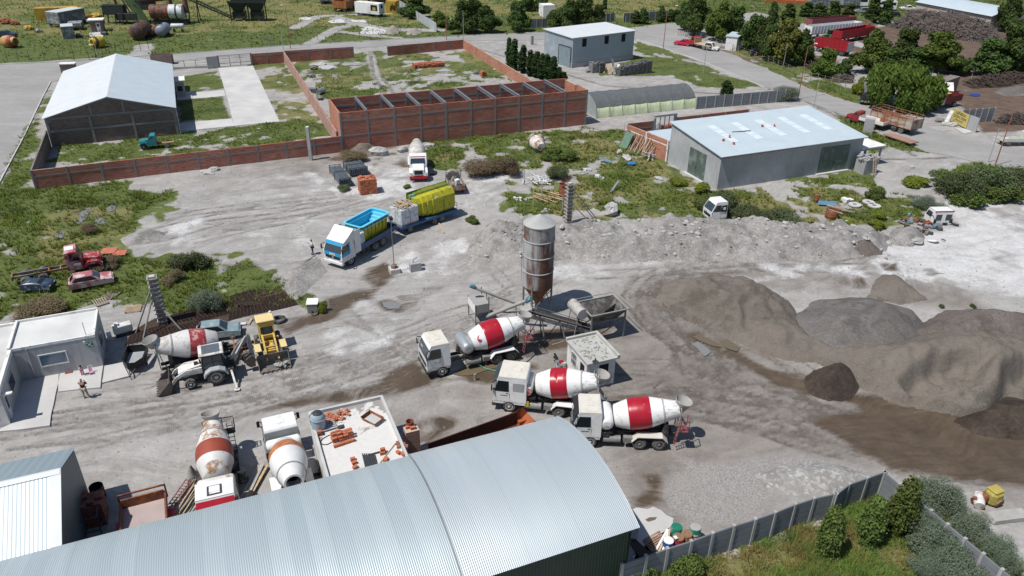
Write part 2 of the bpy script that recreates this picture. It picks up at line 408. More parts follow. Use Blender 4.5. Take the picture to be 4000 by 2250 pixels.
TRACKS=[ # tyre lines on the yard: (points, half width)
(OV((0,1090),(300,1040),(640,985),(900,915),(1060,880)),.25),(OV((0,1105),(300,1056),(640,1003),(900,935)),.25),(OV((0,1060),(300,1012),(640,950),(850,890)),.2),
(OV((0,1078),(420,1000),(780,905)),.18),(OV((300,1100),(640,1040),(850,985),(1000,955)),.25),
(OV((1700,1010),(1780,930),(1730,860),(1660,790),(1640,740),(1700,680),(1900,665),(2300,680)),.3),(OV((1740,1020),(1810,940),(1760,870),(1690,800),(1665,750),(1720,692),(1900,677),(2300,692)),.3),
(OV((1660,1000),(1720,930),(1690,870),(1620,800),(1600,740),(1660,670)),.22),(OV((1780,1040),(1850,960),(1800,890),(1740,830)),.25),
(OV((1500,680),(1800,668),(2300,660)),.22),(OV((1500,700),(1800,684),(2200,676)),.22),
(OV((1400,1010),(1700,990),(2000,1030),(2250,1110),(2576,1150)),.3),(OV((1740,1050),(2000,1090),(2200,1140),(2576,1180)),.25),(OV((1900,1000),(2100,1050),(2400,1090),(2600,1090)),.35),
(OV((1950,985),(2150,1040),(2450,1060),(2600,1040)),.3),(OV((1760,960),(1900,1000),(2000,1060),(2050,1110)),.22),
(OV((400,590),(520,555),(700,535),(850,510)),.28),(OV((410,605),(540,568),(720,545),(870,522)),.28),(OV((385,575),(500,548),(640,520)),.22),
(OV((1240,800),(1300,780),(1380,720),(1460,690)),.2),(OV((850,800),(1000,860),(1050,900)),.18),(OV((880,780),(960,850),(980,910)),.18),
(OV((1010,300),(940,190),(930,130)),.4),(OV((1035,300),(960,190),(947,130)),.4),
(OV((1100,175),(1040,200),(1000,240),(1100,235)),.3),(OV((0,185),(60,320),(20,430)),.4),(OV((40,180),(95,300),(40,420)),.4),
(OV((1700,80),(1900,160),(2100,255),(2400,380)),.5),(OV((1670,80),(1870,175),(2070,275),(2300,390)),.5),
(OV((0,172),(430,146),(1165,96)),.4),(OV((0,182),(430,156),(1165,104)),.4),
(OV((2200,400),(2300,400),(2500,390)),.4),(OV((1160,110),(1400,180),(1520,215),(1700,230),(1900,240)),.5),
]
for _p,_n,_w in (((0,1075),(350,1015),(700,945),(1000,870),(1230,810),(1400,730)),9,9.),(((1660,1060),(1790,960),(1760,880),(1670,800),(1640,740),(1720,682),(2000,668),(2350,690)),9,5.),(((1500,1000),(1720,985),(1960,1010),(2250,1090),(2600,1140)),8,8.),(((300,610),(480,570),(700,545),(900,515),(1080,470)),7,7.),(((1560,690),(1850,672),(2150,665),(2450,700)),6,4.),(((1150,640),(1300,740),(1260,800),(1050,900),(800,980),(500,1060)),5,6.),(((1700,870),(1900,930),(2100,1010),(2400,1080)),7,6.):
 _q=[W(ov(*p)) for p in _p]
 for _i in range(_n):
  _o=RN.uniform(-.5,.5)*_w;_k=RN.uniform(.4,1.8);_a=RN.uniform(0,.35);_b=RN.uniform(.6,1.)
  _l=[]
  for _j in range(25):
   u=(_a+(_b-_a)*_j/24)*(len(_q)-1);i0=min(int(u),len(_q)-2);c0_=_q[i0]+(_q[i0+1]-_q[i0])*(u-i0);d_=_q[i0+1]-_q[i0];nn_=np.array([-d_[1],d_[0],0])/np.linalg.norm(d_)
   _l.append(c0_+nn_*(_o+_k*math.sin(u*2.1+_i)))
  TRACKS.append((_l,RN.choice((.10,.14,.2))));TRACKS.append(([q+np.array([.5,1.7,0]) for q in _l],RN.choice((.10,.14))))
PILES=[]
ROADP=[OV((-900,190),(0,160),(430,136),(720,114),(1165,89),(1400,80),(1560,72),(1690,58),(1760,50),(1900,30),(1950,40),(1790,70),(1745,80),(1720,92),(1850,140),(2050,228),(2160,262),(2330,318),(2700,420),(2700,470),(2560,430),(2330,380),(2200,325),(2085,275),(1935,222),(1603,97),(1380,100),(1165,102),(720,131),(430,153),(270,160),(150,200),(128,205),(60,340),(0,452),(-60,520),(-900,560))]
def gridaxis(a,b,s,lo,hi,g=1.25):
 x=list(np.arange(a,b+1e-6,s));st=s;y=a;left=[]
 while y>lo: st*=g;y-=st;left.append(y)
 st=s;y=x[-1];right=[]
 while y<hi: st*=g;y+=st;right.append(y)
 return np.array(left[::-1]+x+right)
gx=gridaxis(-62,78,.33,-4000,4000,1.045);gy=gridaxis(20,118,.33,-300,19)
gy=gy[gy<118];st=.33;yy=gy[-1];ext=[]
while yy<5000: st*=1.02 if yy<330 else 1.25;yy+=st;ext.append(yy)
gy=np.concatenate([gy,ext])
GX,GY=np.meshgrid(gx,gy)
near=(np.abs(GX)<420)&(GY<600)
nx,ny=GX[near],GY[near]
def field(polys,amp_default=1.):
 r=np.full(nx.shape,-9.)
 for i,e in enumerate(polys):
  p,cap=e[0],e[1];amp=e[2] if len(e)>2 else amp_default
  P=np.asarray(p)[:,:2];bb=(nx>P[:,0].min()-6)&(nx<P[:,0].max()+6)&(ny>P[:,1].min()-6)&(ny<P[:,1].max()+6)
  x,y=nx[bb],ny[bb]
  v=np.minimum(sdf(x,y,P),cap)+amp*(fnoise(x,y,6.,4,i)*1.5+fnoise(x,y,1.7,3,i+7)*.9)
  r[bb]=np.maximum(r[bb],np.clip(v,-6,6))
 return r
gr=field(GRASS);md=field(MUD,.55);wh=field(WHITE);gv=field(GRAV,.9);so_=field(SOIL);dg=field(DRYG);bn=field(BRN)
rd=np.full(nx.shape,-9.)
for p in ROADP: rd=np.maximum(rd,sdf(nx,ny,np.asarray(p)))
gr=np.where(rd>-.3,np.minimum(gr,-rd-.2),gr)
for ln,w in [(OV((0,215),(200,190),(430,185),(560,165),(720,125)),3.),(OV((360,115),(345,160),(300,185)),2.),(OV((740,70),(800,40),(1030,30),(1150,55)),1.2),(OV((760,120),(850,70),(900,60)),1.2),(OV((860,80),(1000,95)),1.),(OV((850,45),(950,70),(1010,75),(1100,75)),2.0),(OV((930,128),(945,190),(1010,240),(1200,220)),.7)]:
 gr=np.minimum(gr,ldist(nx,ny,ln)-w+fnoise(nx,ny,4.,3,9)*1.2)
tk=np.full(nx.shape,-3.)
for ln,w in TRACKS: tk=np.maximum(tk,w-ldist(nx,ny,np.asarray(ln)))
hz=np.zeros(GX.shape)
yard=(nx>-62)&(nx<78)&(ny<118)
h=-.035-.035*fnoise(nx,ny,3.,4,3)-.03*fnoise(nx,ny,.9,2,5)
h=np.where(yard&(tk>-.25)&(tk<-.02),h+.03,h);h=np.where(tk>0,h-.03,h)
h=np.where(rd>-1,-.03,h);h=np.where(yard,h,-.03);h=np.minimum(h,-.004);hz[:]=-.03;hz[near]=h
nX,nY=len(gx),len(gy)
me=bpy.data.meshes.new('ground')
me.vertices.add(nX*nY);co=np.empty((nX*nY,3),np.float32);co[:,0]=GX.ravel();co[:,1]=GY.ravel();co[:,2]=hz.ravel();me.vertices.foreach_set('co',co.ravel())
idx=np.arange(nX*nY).reshape(nY,nX);fq=np.stack([idx[:-1,:-1],idx[:-1,1:],idx[1:,1:],idx[1:,:-1]],-1).reshape(-1,4)
nf=len(fq);me.loops.add(nf*4);me.polygons.add(nf);me.loops.foreach_set('vertex_index',fq.ravel().astype(np.int32))
me.polygons.foreach_set('loop_start',np.arange(0,nf*4,4,dtype=np.int32));me.polygons.foreach_set('use_smooth',np.ones(nf,bool))
me.update(calc_edges=True)
for nm,ar in (('grs',gr),('mud',md),('wht',wh),('grv',gv),('sol',so_),('dry',dg),('trk',tk),('brn',bn)):
 full=np.full(GX.shape,-9. if nm!='grs' else 3.,np.float32);full[near]=ar
 at=me.attributes.new(nm,'FLOAT','POINT');at.data.foreach_set('value',full.ravel())
GRF=np.full(GX.shape,-9.);GRF[near]=gr;DRF=np.full(GX.shape,-9.);DRF[near]=dg
def samp(F,x,y):
 i=np.clip(np.searchsorted(gx,x),0,nX-1);j=np.clip(np.searchsorted(gy,y),0,nY-1);return F[j,i]
m,nt,bs=nmat('ground_dirt_and_grass')
tc=nd(nt,'TexCoord').outputs['Object']
def attr(n): 
 a=nd(nt,'Attribute');a.attribute_name=n;return a.outputs['Fac']
nA=noise(nt,tc,.08,6,.65);nB=noise(nt,tc,.5,6,.7);nC=noise(nt,tc,3.,5,.7);nD=noise(nt,tc,11.,3,.7)
rotd=mapping(nt,tc,(1,1,1),(0,0,-AZ))
wn_=nd(nt,'TexNoise');wn_.inputs['Scale'].default_value=.045;wn_.inputs['Detail'].default_value=3;nt.links.new(tc,wn_.inputs['Vector'])
vm=nd(nt,'VectorMath',operation='MULTIPLY_ADD');nt.links.new(wn_.outputs['Color'],vm.inputs[0]);vm.inputs[1].default_value=(22,22,0);nt.links.new(rotd,vm.inputs[2]);wrp=vm.outputs[0]
nS=noise(nt,mapping(nt,wrp,(.12,.7,1)),1.,6,.7);nS2=noise(nt,mapping(nt,wrp,(.3,2.2,1)),1.,5,.7)
dirt=mixc(nt,mapr(nt,nA,.34,.66),(.245,.231,.22),(.35,.336,.322))
dirt=mixc(nt,mapr(nt,nB,.45,.62,0,.7),dirt,(.40,.388,.372))
dirt=mixc(nt,mapr(nt,nS,.48,.66,0,.45),dirt,(.16,.145,.132))
dirt=mixc(nt,mapr(nt,nS2,.52,.66,0,.38),dirt,(.45,.435,.42));nF=noise(nt,mapping(nt,tc,(1.,1.,1)),1.3,8,.8);dirt=mixc(nt,mapr(nt,nF,.54,.68,0,.4),dirt,(.14,.128,.118))
dirt=mixc(nt,mapr(nt,nC,.52,.75,0,.35),dirt,(.17,.155,.142))
dirt=mixc(nt,mapr(nt,nD,.55,.8,0,.5),dirt,(.42,.40,.385))
wv=nd(nt,'TexWave');wv.wave_type='BANDS';wv.bands_direction='X';nt.links.new(rotd,wv.inputs['Vector']);wv.inputs['Scale'].default_value=2.2;wv.inputs['Distortion'].default_value=2.;wv.inputs['Detail'].default_value=2
tf=mapr(nt,math_(nt,'ADD',attr('trk'),math_(nt,'MULTIPLY',math_(nt,'SUBTRACT',nC,.5),.5)),-.12,.12)
tf=math_(nt,'MULTIPLY',tf,mapr(nt,nB,.38,.56,.1,.9))
tf2=math_(nt,'MULTIPLY',tf,mapr(nt,wv.outputs[0],.2,.8,.8,1.))
dirt=mixc(nt,tf2,dirt,(.115,.10,.088))
jit=math_(nt,'ADD',math_(nt,'MULTIPLY',math_(nt,'SUBTRACT',nC,.5),1.1),math_(nt,'MULTIPLY',math_(nt,'SUBTRACT',nB,.5),1.6))
def mk_(n,lo,hi,k=1.):
 return mapr(nt,math_(nt,'ADD',attr(n),math_(nt,'MULTIPLY',jit,k)),lo,hi)
dirt=mixc(nt,math_(nt,'MULTIPLY',mapr(nt,math_(nt,'ADD',attr('brn'),jit),-1.,2.2),.85),dirt,mixc(nt,1.,dirt,(.62,.575,.535),'MULTIPLY'))
white=mixc(nt,mapr(nt,nB,.3,.7),(.46,.455,.45),(.60,.60,.60));white=mixc(nt,mapr(nt,nS,.5,.7,0,.6),white,(.33,.31,.295))
c=mixc(nt,math_(nt,'MULTIPLY',mk_('wht',-.2,.9),mapr(nt,nC,.3,.6,.45,1)),dirt,white)
vo=nd(nt,'TexVoronoi');nt.links.new(tc,vo.inputs['Vector']);vo.inputs['Scale'].default_value=15.
grav=mixc(nt,mapr(nt,vo.outputs['Color'],.2,.9),(.19,.18,.172),(.36,.35,.34));grav=mixc(nt,mapr(nt,nB,.35,.65,0,.5),grav,(.27,.245,.225))
c=mixc(nt,mk_('grv',-.2,.7),c,grav)
soil=mixc(nt,mapr(nt,nB,.3,.7),(.075,.05,.036),(.17,.12,.09));soil=mixc(nt,mapr(nt,nC,.5,.7,0,.6),soil,(.045,.032,.026))
c=mixc(nt,mk_('sol',-.4,.6),c,soil)
mudc=mixc(nt,mapr(nt,nB,.3,.7),(.068,.049,.033),(.125,.092,.064));mudc=mixc(nt,mapr(nt,nS2,.45,.7,0,.7),mudc,(.055,.042,.031))
mf=mapr(nt,math_(nt,'ADD',math_(nt,'ADD',attr('mud'),math_(nt,'MULTIPLY',jit,.35)),math_(nt,'MULTIPLY',math_(nt,'SUBTRACT',nS2,.42),1.3)),-.22,.45);c=mixc(nt,mf,c,mudc)
gg=mixc(nt,mapr(nt,nB,.3,.7),(.068,.092,.022),(.13,.16,.042));gg=mixc(nt,mapr(nt,nC,.45,.7,0,.7),gg,(.04,.048,.018));gg=mixc(nt,mapr(nt,noise(nt,tc,.28,5,.7),.5,.62,0,.6),gg,(.036,.046,.016))
dr=mixc(nt,mapr(nt,nC,.3,.7),(.17,.145,.06),(.27,.235,.11));gg=mixc(nt,math_(nt,'MULTIPLY',mk_('dry',-.6,1.),.62),gg,dr)
gf=mk_('grs',-.12,.4,1.);c=mixc(nt,gf,c,gg)
nt.links.new(c,bs.inputs['Base Color'])
nt.links.new(mapr(nt,mf,0,1,.95,.42),bs.inputs['Roughness']);bs.inputs['Specular IOR Level'].default_value=.3
hh=math_(nt,'ADD',math_(nt,'MULTIPLY',nC,.5),math_(nt,'MULTIPLY',nD,.3));hh=math_(nt,'ADD',hh,math_(nt,'MULTIPLY',nS2,.4))
bump(nt,hh,bs,.55,.16)
me.materials.append(m)
g=bpy.data.objects.new('ground',me);COL.objects.link(g);tag(g,'pale dirt yard with tyre tracks, mud and weedy grass','ground',None,'structure')
# ---------------------------------------------------------------- sheets laid on the ground
def sheet(name,pts,mat,label,cat,z=.012,wob=.25,step=.8,kind='structure',t=0):
 P=[np.array(p)[:2] for p in pts];out=[]
 for i,a in enumerate(P):
  b=P[(i+1)%len(P)];L=np.linalg.norm(b-a);k=max(1,int(L/step)) if wob else 1
  n=np.array([-(b-a)[1],(b-a)[0]])/max(L,1e-6)
  for j in range(k):
   q=a+(b-a)*j/k
   if wob: q=q+n*wob*float(fnoise(np.array([q[0]]),np.array([q[1]]),2.5,3,7)[0])*2
   out.append((q[0],q[1]))
 if t: mb=M().prism(out,z-t,z,'z')
 else: mb=M().add([(x,y,z) for x,y in out],[tuple(range(len(out)))])
 o=mb.to(name,mat);return tag(o,label,cat,None,kind)
m,nt,bs=nmat('road_gravel');tc=nd(nt,'TexCoord').outputs['Object']
nA=noise(nt,tc,.12,6,.65);nC=noise(nt,tc,1.6,6,.72);nS=noise(nt,mapping(nt,tc,(.07,.5,1),(0,0,.25)),1.,5,.7)
c=mixc(nt,mapr(nt,nA,.3,.7),(.235,.228,.22),(.32,.312,.302));c=mixc(nt,mapr(nt,nC,.45,.75,0,.5),c,(.19,.18,.172));c=mixc(nt,mapr(nt,nS,.5,.75,0,.5),c,(.38,.37,.36))
nt.links.new(c,bs.inputs['Base Color']);bs.inputs['Roughness'].default_value=.92;bump(nt,nC,bs,.3,.04)
sheet('road',ROADP[0],m,'grey gravel surfaced street running past the walled plots','road',.008,.5,2.)
CONC=concrete('concrete_pad',(.50,.49,.475),(.34,.325,.31),.5,.35)
CONW=concrete('concrete_pale',(.50,.495,.48),(.44,.43,.41),.45,.3)
kerb=lambda pts,nm='kerb',lb='low concrete kerb along the street':tag(M().tube([(p[0],p[1],.06) for p in pts],.11,4).to(nm,CONW),lb,'kerb',None,'structure')
kerb(OV((128,206),(110,240),(60,345),(0,458),(-60,560)))
kerb(OV((1600,98),(1760,152),(1923,220)))
kerb(OV((0,163),(160,155),(430,137),(720,115),(1165,90),(1370,82)))
m,nt,bs=nmat('muddy_water');bs.inputs['Base Color'].default_value=(.14,.11,.07,1);bs.inputs['Roughness'].default_value=.06;bs.inputs['Specular IOR Level'].default_value=.6
tc=nd(nt,'TexCoord').outputs['Object'];bump(nt,noise(nt,tc,2.,3),bs,.06,.02)
WATER=m
m,nt,bs=nmat('grey_water');bs.inputs['Base Color'].default_value=(.20,.20,.20,1);bs.inputs['Roughness'].default_value=.08;tc=nd(nt,'TexCoord').outputs['Object'];bump(nt,noise(nt,tc,2.,3),bs,.05,.02);GWATER=m
sheet('puddle',WP(c1,[(1960,880),(2150,800),(2330,740),(2576,690),(2700,720),(2576,770),(2300,840),(2080,890)]),WATER,'murky brown puddle under the mixer truck being filled','puddle',.02,.2)
sheet('puddle',WP(c1,[(1270,160),(1340,150),(1450,175),(1440,220),(1340,230),(1280,200)]),GWATER,'grey puddle inside the wet ground near the lamp pole','puddle',.02,.12)
sheet('puddle',WP(c2,[(1800,500),(1890,470),(2110,600),(1990,585),(1880,545)]),WATER,'long brown puddle in the wheel ruts beside the sand pile','puddle',.02,.35,.4)
sheet('puddle',WP(c2,[(2090,555),(2170,525),(2280,610),(2270,645),(2150,610)]),WATER,'short brown puddle at the foot of the sand pile','puddle',.02,.35,.4)
sheet('puddle',WP(c2,[(1810,580),(1870,550),(1990,650),(1950,700),(1870,640)]),GWATER,'pale shallow puddle next to the wheel ruts','puddle',.02,.35,.4)
sheet('puddle',WP(b0,[(760,800),(790,720),(850,660),(900,640),(910,700),(870,760),(800,810)]),GWATER,'grey pool among the reeds near the long brick wall','puddle',.02,.25)
sheet('puddle',WP(b0,[(1060,650),(1130,610),(1170,620),(1150,680),(1090,690)]),GWATER,'small grey pool at the edge of the reeds','puddle',.02,.15)
sheet('puddle',WP(b0,[(940,770),(1020,750),(1060,800),(980,820)]),GWATER,'small pool beside the tan reeds','puddle',.02,.15)
sheet('puddle',WP(b0,[(540,920),(600,870),(650,900),(620,970),(560,960)]),GWATER,'grey pool below the tan reeds','puddle',.02,.15)
sheet('puddle',WP(d2,[(1340,880),(1380,855),(1460,852),(1440,880),(1370,900)]),WATER,'little brown puddle on the slab beside the vaulted shed','puddle',.03,.05)
# ---------------------------------------------------------------- heaps of sand, gravel and rubble
def heap(name,poly,h,slope,mat,label,cat,step=.35,rough=.25,ns=2.5,peak=None,kind=None,off=1,base=-.06,scarp=None):
 P=np.asarray(poly)[:,:2];x0,y0=P.min(0)-.8;x1,y1=P.max(0)+.8
 xs=np.arange(x0,x1,step);ys=np.arange(y0,y1,step);X,Y=np.meshgrid(xs,ys)
 d=sdf(X,Y,P)+.5*fnoise(X,Y,3.,3,off)
 Z=np.minimum(d*slope,h+h*.45*fnoise(X,Y,7.,2,off+3))
 if peak:
  for (qx,qy,ph,pr) in peak: Z=np.where(d>0,Z+ph*np.clip(1-np.hypot(X-qx,Y-qy)/pr,0,1),Z)
 if scarp:
  for sp,depth in scarp:
   e=sdf(X,Y,np.asarray(sp)[:,:2])+.35*fnoise(X,Y,1.6,3,off+8);Z=np.where(e>0,np.maximum(Z-np.minimum(e*2.2,depth),.03),Z)
 Z=Z+np.clip(d,0,1)*rough*(fnoise(X,Y,ns,4,off+5)*.9+fnoise(X,Y,.9,2,off+6)*.5-.5*np.abs(fnoise(X,Y,3.5,3,off+9)))
 Z=np.where(d>0,np.maximum(Z,base*.3),base+d*.2)
 keep=d>-.5;fi=keep[:-1,:-1]&keep[1:,:-1]&keep[:-1,1:]&keep[1:,1:]
 n=len(xs);ii=np.arange(X.size).reshape(X.shape)
 F=np.stack([ii[:-1,:-1],ii[:-1,1:],ii[1:,1:],ii[1:,:-1]],-1)[fi]
 u,inv=np.unique(F,return_inverse=True);F=inv.reshape(F.shape)
 V_=np.stack([X.ravel(),Y.ravel(),Z.ravel()],-1)[u]
 me=bpy.data.meshes.new(name);me.from_pydata(V_.tolist(),[],F.tolist());me.polygons.foreach_set('use_smooth',np.ones(len(F),bool));me.materials.append(mat)
 o=bpy.data.objects.new(name,me);COL.objects.link(o);tag(o,label,cat,None,kind)
 HEAPS.append((X,Y,Z,xs,ys));return o
HEAPS=[]
def hz_at(x,y):
 z=0.
 for X,Y,Z,xs,ys in HEAPS:
  if xs[0]<x<xs[-1] and ys[0]<y<ys[-1]: z=max(z,float(Z[np.searchsorted(ys,y)-1,np.searchsorted(xs,x)-1]))
 return z
def granular(name,c1,c2,spot,big=.25,vs=9.,spotamt=.35):
 m,nt,bs=nmat(name);tc=nd(nt,'TexCoord').outputs['Object']
 n1=noise(nt,tc,big,5,.65);n2=noise(nt,tc,2.2,5,.75);vo=nd(nt,'TexVoronoi');nt.links.new(tc,vo.inputs['Vector']);vo.inputs['Scale'].default_value=vs
 c=mixc(nt,mapr(nt,n1,.32,.68),c1,c2);c=mixc(nt,mapr(nt,n2,.5,.75,0,.5),c,tuple(x*.6 for x in c1))
 s=nd(nt,'SeparateColor');nt.links.new(vo.outputs['Color'],s.inputs[0])
 c=mixc(nt,mapr(nt,s.outputs[0],.55,1.,0,spotamt),c,spot)
 nt.links.new(c,bs.inputs['Base Color']);bs.inputs['Roughness'].default_value=.95;bs.inputs['Specular IOR Level'].default_value=.2
 c2=mixc(nt,mapr(nt,noise(nt,tc,.22,7,.75),.54,.60,0,.45),c,tuple(x*.5 for x in c1));nt.links.new(c2,bs.inputs['Base Color']);bump(nt,math_(nt,'ADD',math_(nt,'ADD',n2,math_(nt,'MULTIPLY',vo.outputs['Distance'],.25)),math_(nt,'MULTIPLY',noise(nt,tc,.9,9,.82),1.5)),bs,.7,.12);return m
SAND=granular('sand',(.128,.11,.092),(.185,.16,.136),(.24,.215,.185),.2,10.,.3)
GRAVL=granular('gravel',(.112,.101,.094),(.168,.155,.146),(.26,.245,.235),.3,11.,.4)
BRSOIL=granular('brown_gravel',(.105,.087,.078),(.16,.135,.12),(.24,.215,.2),.25,9.,.4)
DKSAND=granular('wet_sand',(.042,.031,.025),(.075,.056,.044),(.15,.12,.1),.5,8.,.2)
RUBBLE=granular('rubble_earth',(.19,.175,.163),(.34,.325,.31),(.52,.51,.50),.3,7.,.35)
w=lambda x,y,z=0:W(ov(x,y),z)
heap('sand_pile',OV((1652,745),(1680,712),(1780,698),(1900,712),(1985,765),(2010,830),(2100,875),(2250,890),(2330,862),(2450,850),(2700,850),(2700,1060),(2440,1045),(2330,1030),(2235,1008),(2170,975),(2120,935),(2050,915),(1990,908),(1930,893),(1870,868),(1800,843),(1745,812),(1690,785)),1.15,.5,SAND,'broad tan sand pile with a dug out face beyond the mixer trucks','sand pile',.25,.62,peak=[(*w(1775,765)[:2],.75,6),(*w(1880,760)[:2],.5,6),(*w(1960,830)[:2],.3,6),(*w(2260,945)[:2],.8,10),(*w(2400,930)[:2],.8,9),(*w(2540,945)[:2],1.0,10)],scarp=[(OV((2235,985),(2310,950),(2400,945),(2470,965),(2470,1020),(2300,1020)),1.7),(OV((2480,990),(2540,955),(2700,960),(2700,1080),(2480,1060)),2.0),(OV((1850,800),(1900,775),(1950,800),(1930,850),(1870,850)),.5)],off=2)
heap('gravel_pile',OV((1980,800),(2060,755),(2180,750),(2300,780),(2330,830),(2330,905),(2200,925),(2060,910),(1990,850)),2.3,.5,GRAVL,'smooth dark grey gravel pile behind the sand','gravel pile',.3,.2,off=5)
heap('soil_pile',OV((2280,890),(2300,830),(2380,790),(2520,790),(2700,830),(2700,940),(2450,945)),2.4,.5,BRSOIL,'brown stony heap at the end of the sand pile','soil pile',.3,.35,off=7,peak=[(*w(2470,850)[:2],1.,7)])
heap('silt_pile',OV((2190,748),(2222,690),(2262,695),(2335,752),(2260,765)),1.3,.5,SAND,'thin peaked ridge of sand along the back of the piles','gravel pile',.3,.15,off=6)
heap('wet_sand_pile',OV(*[(2095+70*math.cos(a),962+46*math.sin(a)) for a in np.linspace(0,6.28,17)[:-1]]),2.0,.85,DKSAND,'dark brown dome of wet sand at the foot of the pile','sand pile',.25,.12,off=9)
heap('wet_mud_pile',OV((2400,1060),(2440,1020),(2520,990),(2600,1010),(2700,1040),(2700,1110),(2560,1110),(2450,1090)),1.3,.5,DKSAND,'dark ridge of wet mud below the dug out sand face','mud pile',.25,.25,off=11)
heap('rubble_bank',OV((1175,645),(1190,585),(1320,560),(1400,570),(1560,560),(1800,555),(2000,568),(2180,575),(2240,600),(2230,632),(2100,650),(1900,660),(1690,655),(1500,662),(1400,655),(1330,670),(1180,665)),1.7,.75,RUBBLE,'long bank of pale broken concrete and earth along the haul road','rubble bank',.25,.55,1.2,off=13)
heap('soil_pile',OV((2128,640),(2130,605),(2165,580),(2200,600),(2222,640),(2180,645)),1.9,.8,BRSOIL,'brown streak of tipped earth at the end of the rubble bank','soil pile',.25,.15,off=15)
heap('gravel_pile',OV((2230,610),(2240,575),(2310,570),(2330,600),(2300,622)),1.1,.6,RUBBLE,'small pale heap beside the scrap metal','gravel pile',.3,.2,off=17)
heap('gravel_pile',OV((1890,1185),(1990,1160),(2090,1165),(2190,1190),(2190,1215),(2060,1245),(1930,1240)),.8,.4,granular('pale_gravel',(.24,.225,.21),(.32,.31,.30),(.52,.51,.5),.3,5.,.6),'low spread of pale stone inside the precast fence','gravel pile',.3,.15,off=19)
heap('earth_mound',OV((870,398),(880,375),(930,362),(960,372),(950,392)),1.2,.6,granular('dry_earth',(.15,.125,.1),(.22,.19,.16),(.3,.27,.24)),'brown earth mound with dead weeds by the wall','earth mound',.3,.3,off=21)
heap('earth_mound',OV((690,700),(720,660),(800,650),(820,680),(780,720),(740,760)),.7,.4,RUBBLE,'low pale mound by the dark green weeds','earth mound',.3,.3,off=22)
heap('earth_mound',OV((300,600),(380,570),(420,585),(400,610),(320,618)),.6,.4,RUBBLE,'low spoil bank at the edge of the reeds','earth mound',.3,.25,off=24)
heap('gravel_pile',WP(a1,[(1280,340),(1340,275),(1430,280),(1450,330),(1380,345)]),1.3,.6,granular('heap_beige',(.25,.225,.19),(.33,.3,.26),(.4,.38,.35)),'beige gravel heap in the field across the street','gravel pile',.4,.15,off=25)
heap('gravel_pile',WP(a1,[(1500,345),(1560,300),(1650,305),(1670,335),(1600,350)]),1.0,.6,MATS['heap_beige'],'smaller beige heap nearer the white sheet fence','gravel pile',.4,.15,off=27)
# ================================================================ BUILDINGS AND WALLS
def wb(e):
 """mesh builder that takes world coordinates for a part of empty e"""
 return MB(e.matrix_basis.inverted())
BRICK=brick('red_hollow_brick',(.33,.092,.056),(.42,.135,.08),(.42,.34,.29))
BRICKL=brick('pale_brick',(.40,.205,.155),(.46,.25,.19),(.50,.40,.35),streaks=.3)
BRICKD=brick('dull_brown_brick',(.16,.112,.095),(.205,.15,.13),(.23,.20,.185),streaks=.35)
BRICKO=brick('orange_brick',(.40,.13,.065),(.47,.17,.09),(.50,.40,.33),streaks=.35)
POST=concrete('wall_concrete',(.22,.215,.21),None,.5,1.2)
POSTL=concrete('grey_render',(.36,.36,.36),(.24,.24,.245),.55,.5)
RENDER=concrete('hall_render',(.40,.405,.41),(.22,.225,.235),.65,.35,.9,True)
WHITE_=mk('white_plaster',(.70,.70,.68),.85,0,.08,1.,(.42,.40,.37),.3,.8)
ROOFW=mk('white_roof_sheet',(.60,.62,.63),.42,0,.05,.6,(.58,.58,.57),.12,.3)
ROOFB=mk('blue_grey_roof_sheet',(.52,.60,.64),.42,.15,.05,.5,(.44,.50,.53),.2,.25)
STEEL=mk('dark_steel',(.06,.062,.065),.6,.3,.2,3)
GALV=mk('galvanised_steel',(.42,.44,.46),.4,.7,.12,.8)
DGREEN=mk('green_sheet_door',(.11,.15,.13),.55,.2,.1,.6,(.22,.25,.23),.3,.6)
DARK=mk('dark_opening',(.012,.012,.013),.9)
GLASSD=glass('window_glass',(.03,.045,.06));GLASSB=glass('blue_window',(.10,.16,.22),.15)
TIMBER=mk('old_timber',(.22,.17,.125),.9,0,.3,4,(.34,.29,.24),.5,3)
TIMBERL=mk('fresh_timber',(.46,.34,.21),.85,0,.25,4)
REDB=mk('clay_block',(.42,.135,.07),.9,0,.22,5,(.5,.3,.2),.25,3)
def post_wall(name,label,p0,p1,h,mat,n,thick=.18,beams=(.62,),h1=None,proud=.03,ends=True,cat='brick wall',grp=None,pm=POST,cap=None,hb=.16):
 p0=np.array(p0);p1=np.array(p1);L=float(np.linalg.norm((p1-p0)[:2]));e=T(name,label,cat,(p0[0],p0[1],0),yaw(p0,p1),grp);h1=h1 or h
 M().prism([(0,-.1),(L,-.1),(L,h1),(0,h)],-thick/2,thick/2).to('brick_panel',mat,e)
 for i in range(n+1):
  if not ends and i in (0,n): continue
  x=L*i/n;hh=h+(h1-h)*i/n
  M().bb(x-.11,x+.11,-thick/2-proud,thick/2+proud,-.1,hh+.03).to('concrete_post',pm,e)
 for f in beams:
  for i in range(n):
   xa,xb=L*i/n+.113,L*(i+1)/n-.113
   za=(h+(h1-h)*i/n)*f;zb=(h+(h1-h)*(i+1)/n)*f
   M().prism([(xa,za-hb/2),(xb,zb-hb/2),(xb,zb+hb/2),(xa,za+hb/2)],-thick/2-proud+.008,thick/2+proud-.008).to('tie_beam',pm,e)
 if cap: M().prism([(0,h+.002),(L,h1+.002),(L,h1+.05),(0,h+.05)],-thick/2-.04,thick/2+.04).to('coping',cap,e)
 return e
e=T('gabled_workshop','large workshop with a wide white gable roof and a brown brick end wall','building',AB(-20.6,120.45),AZ)
Wd,Ln,Eh,Rh=16.9,30.2,4.15,6.45
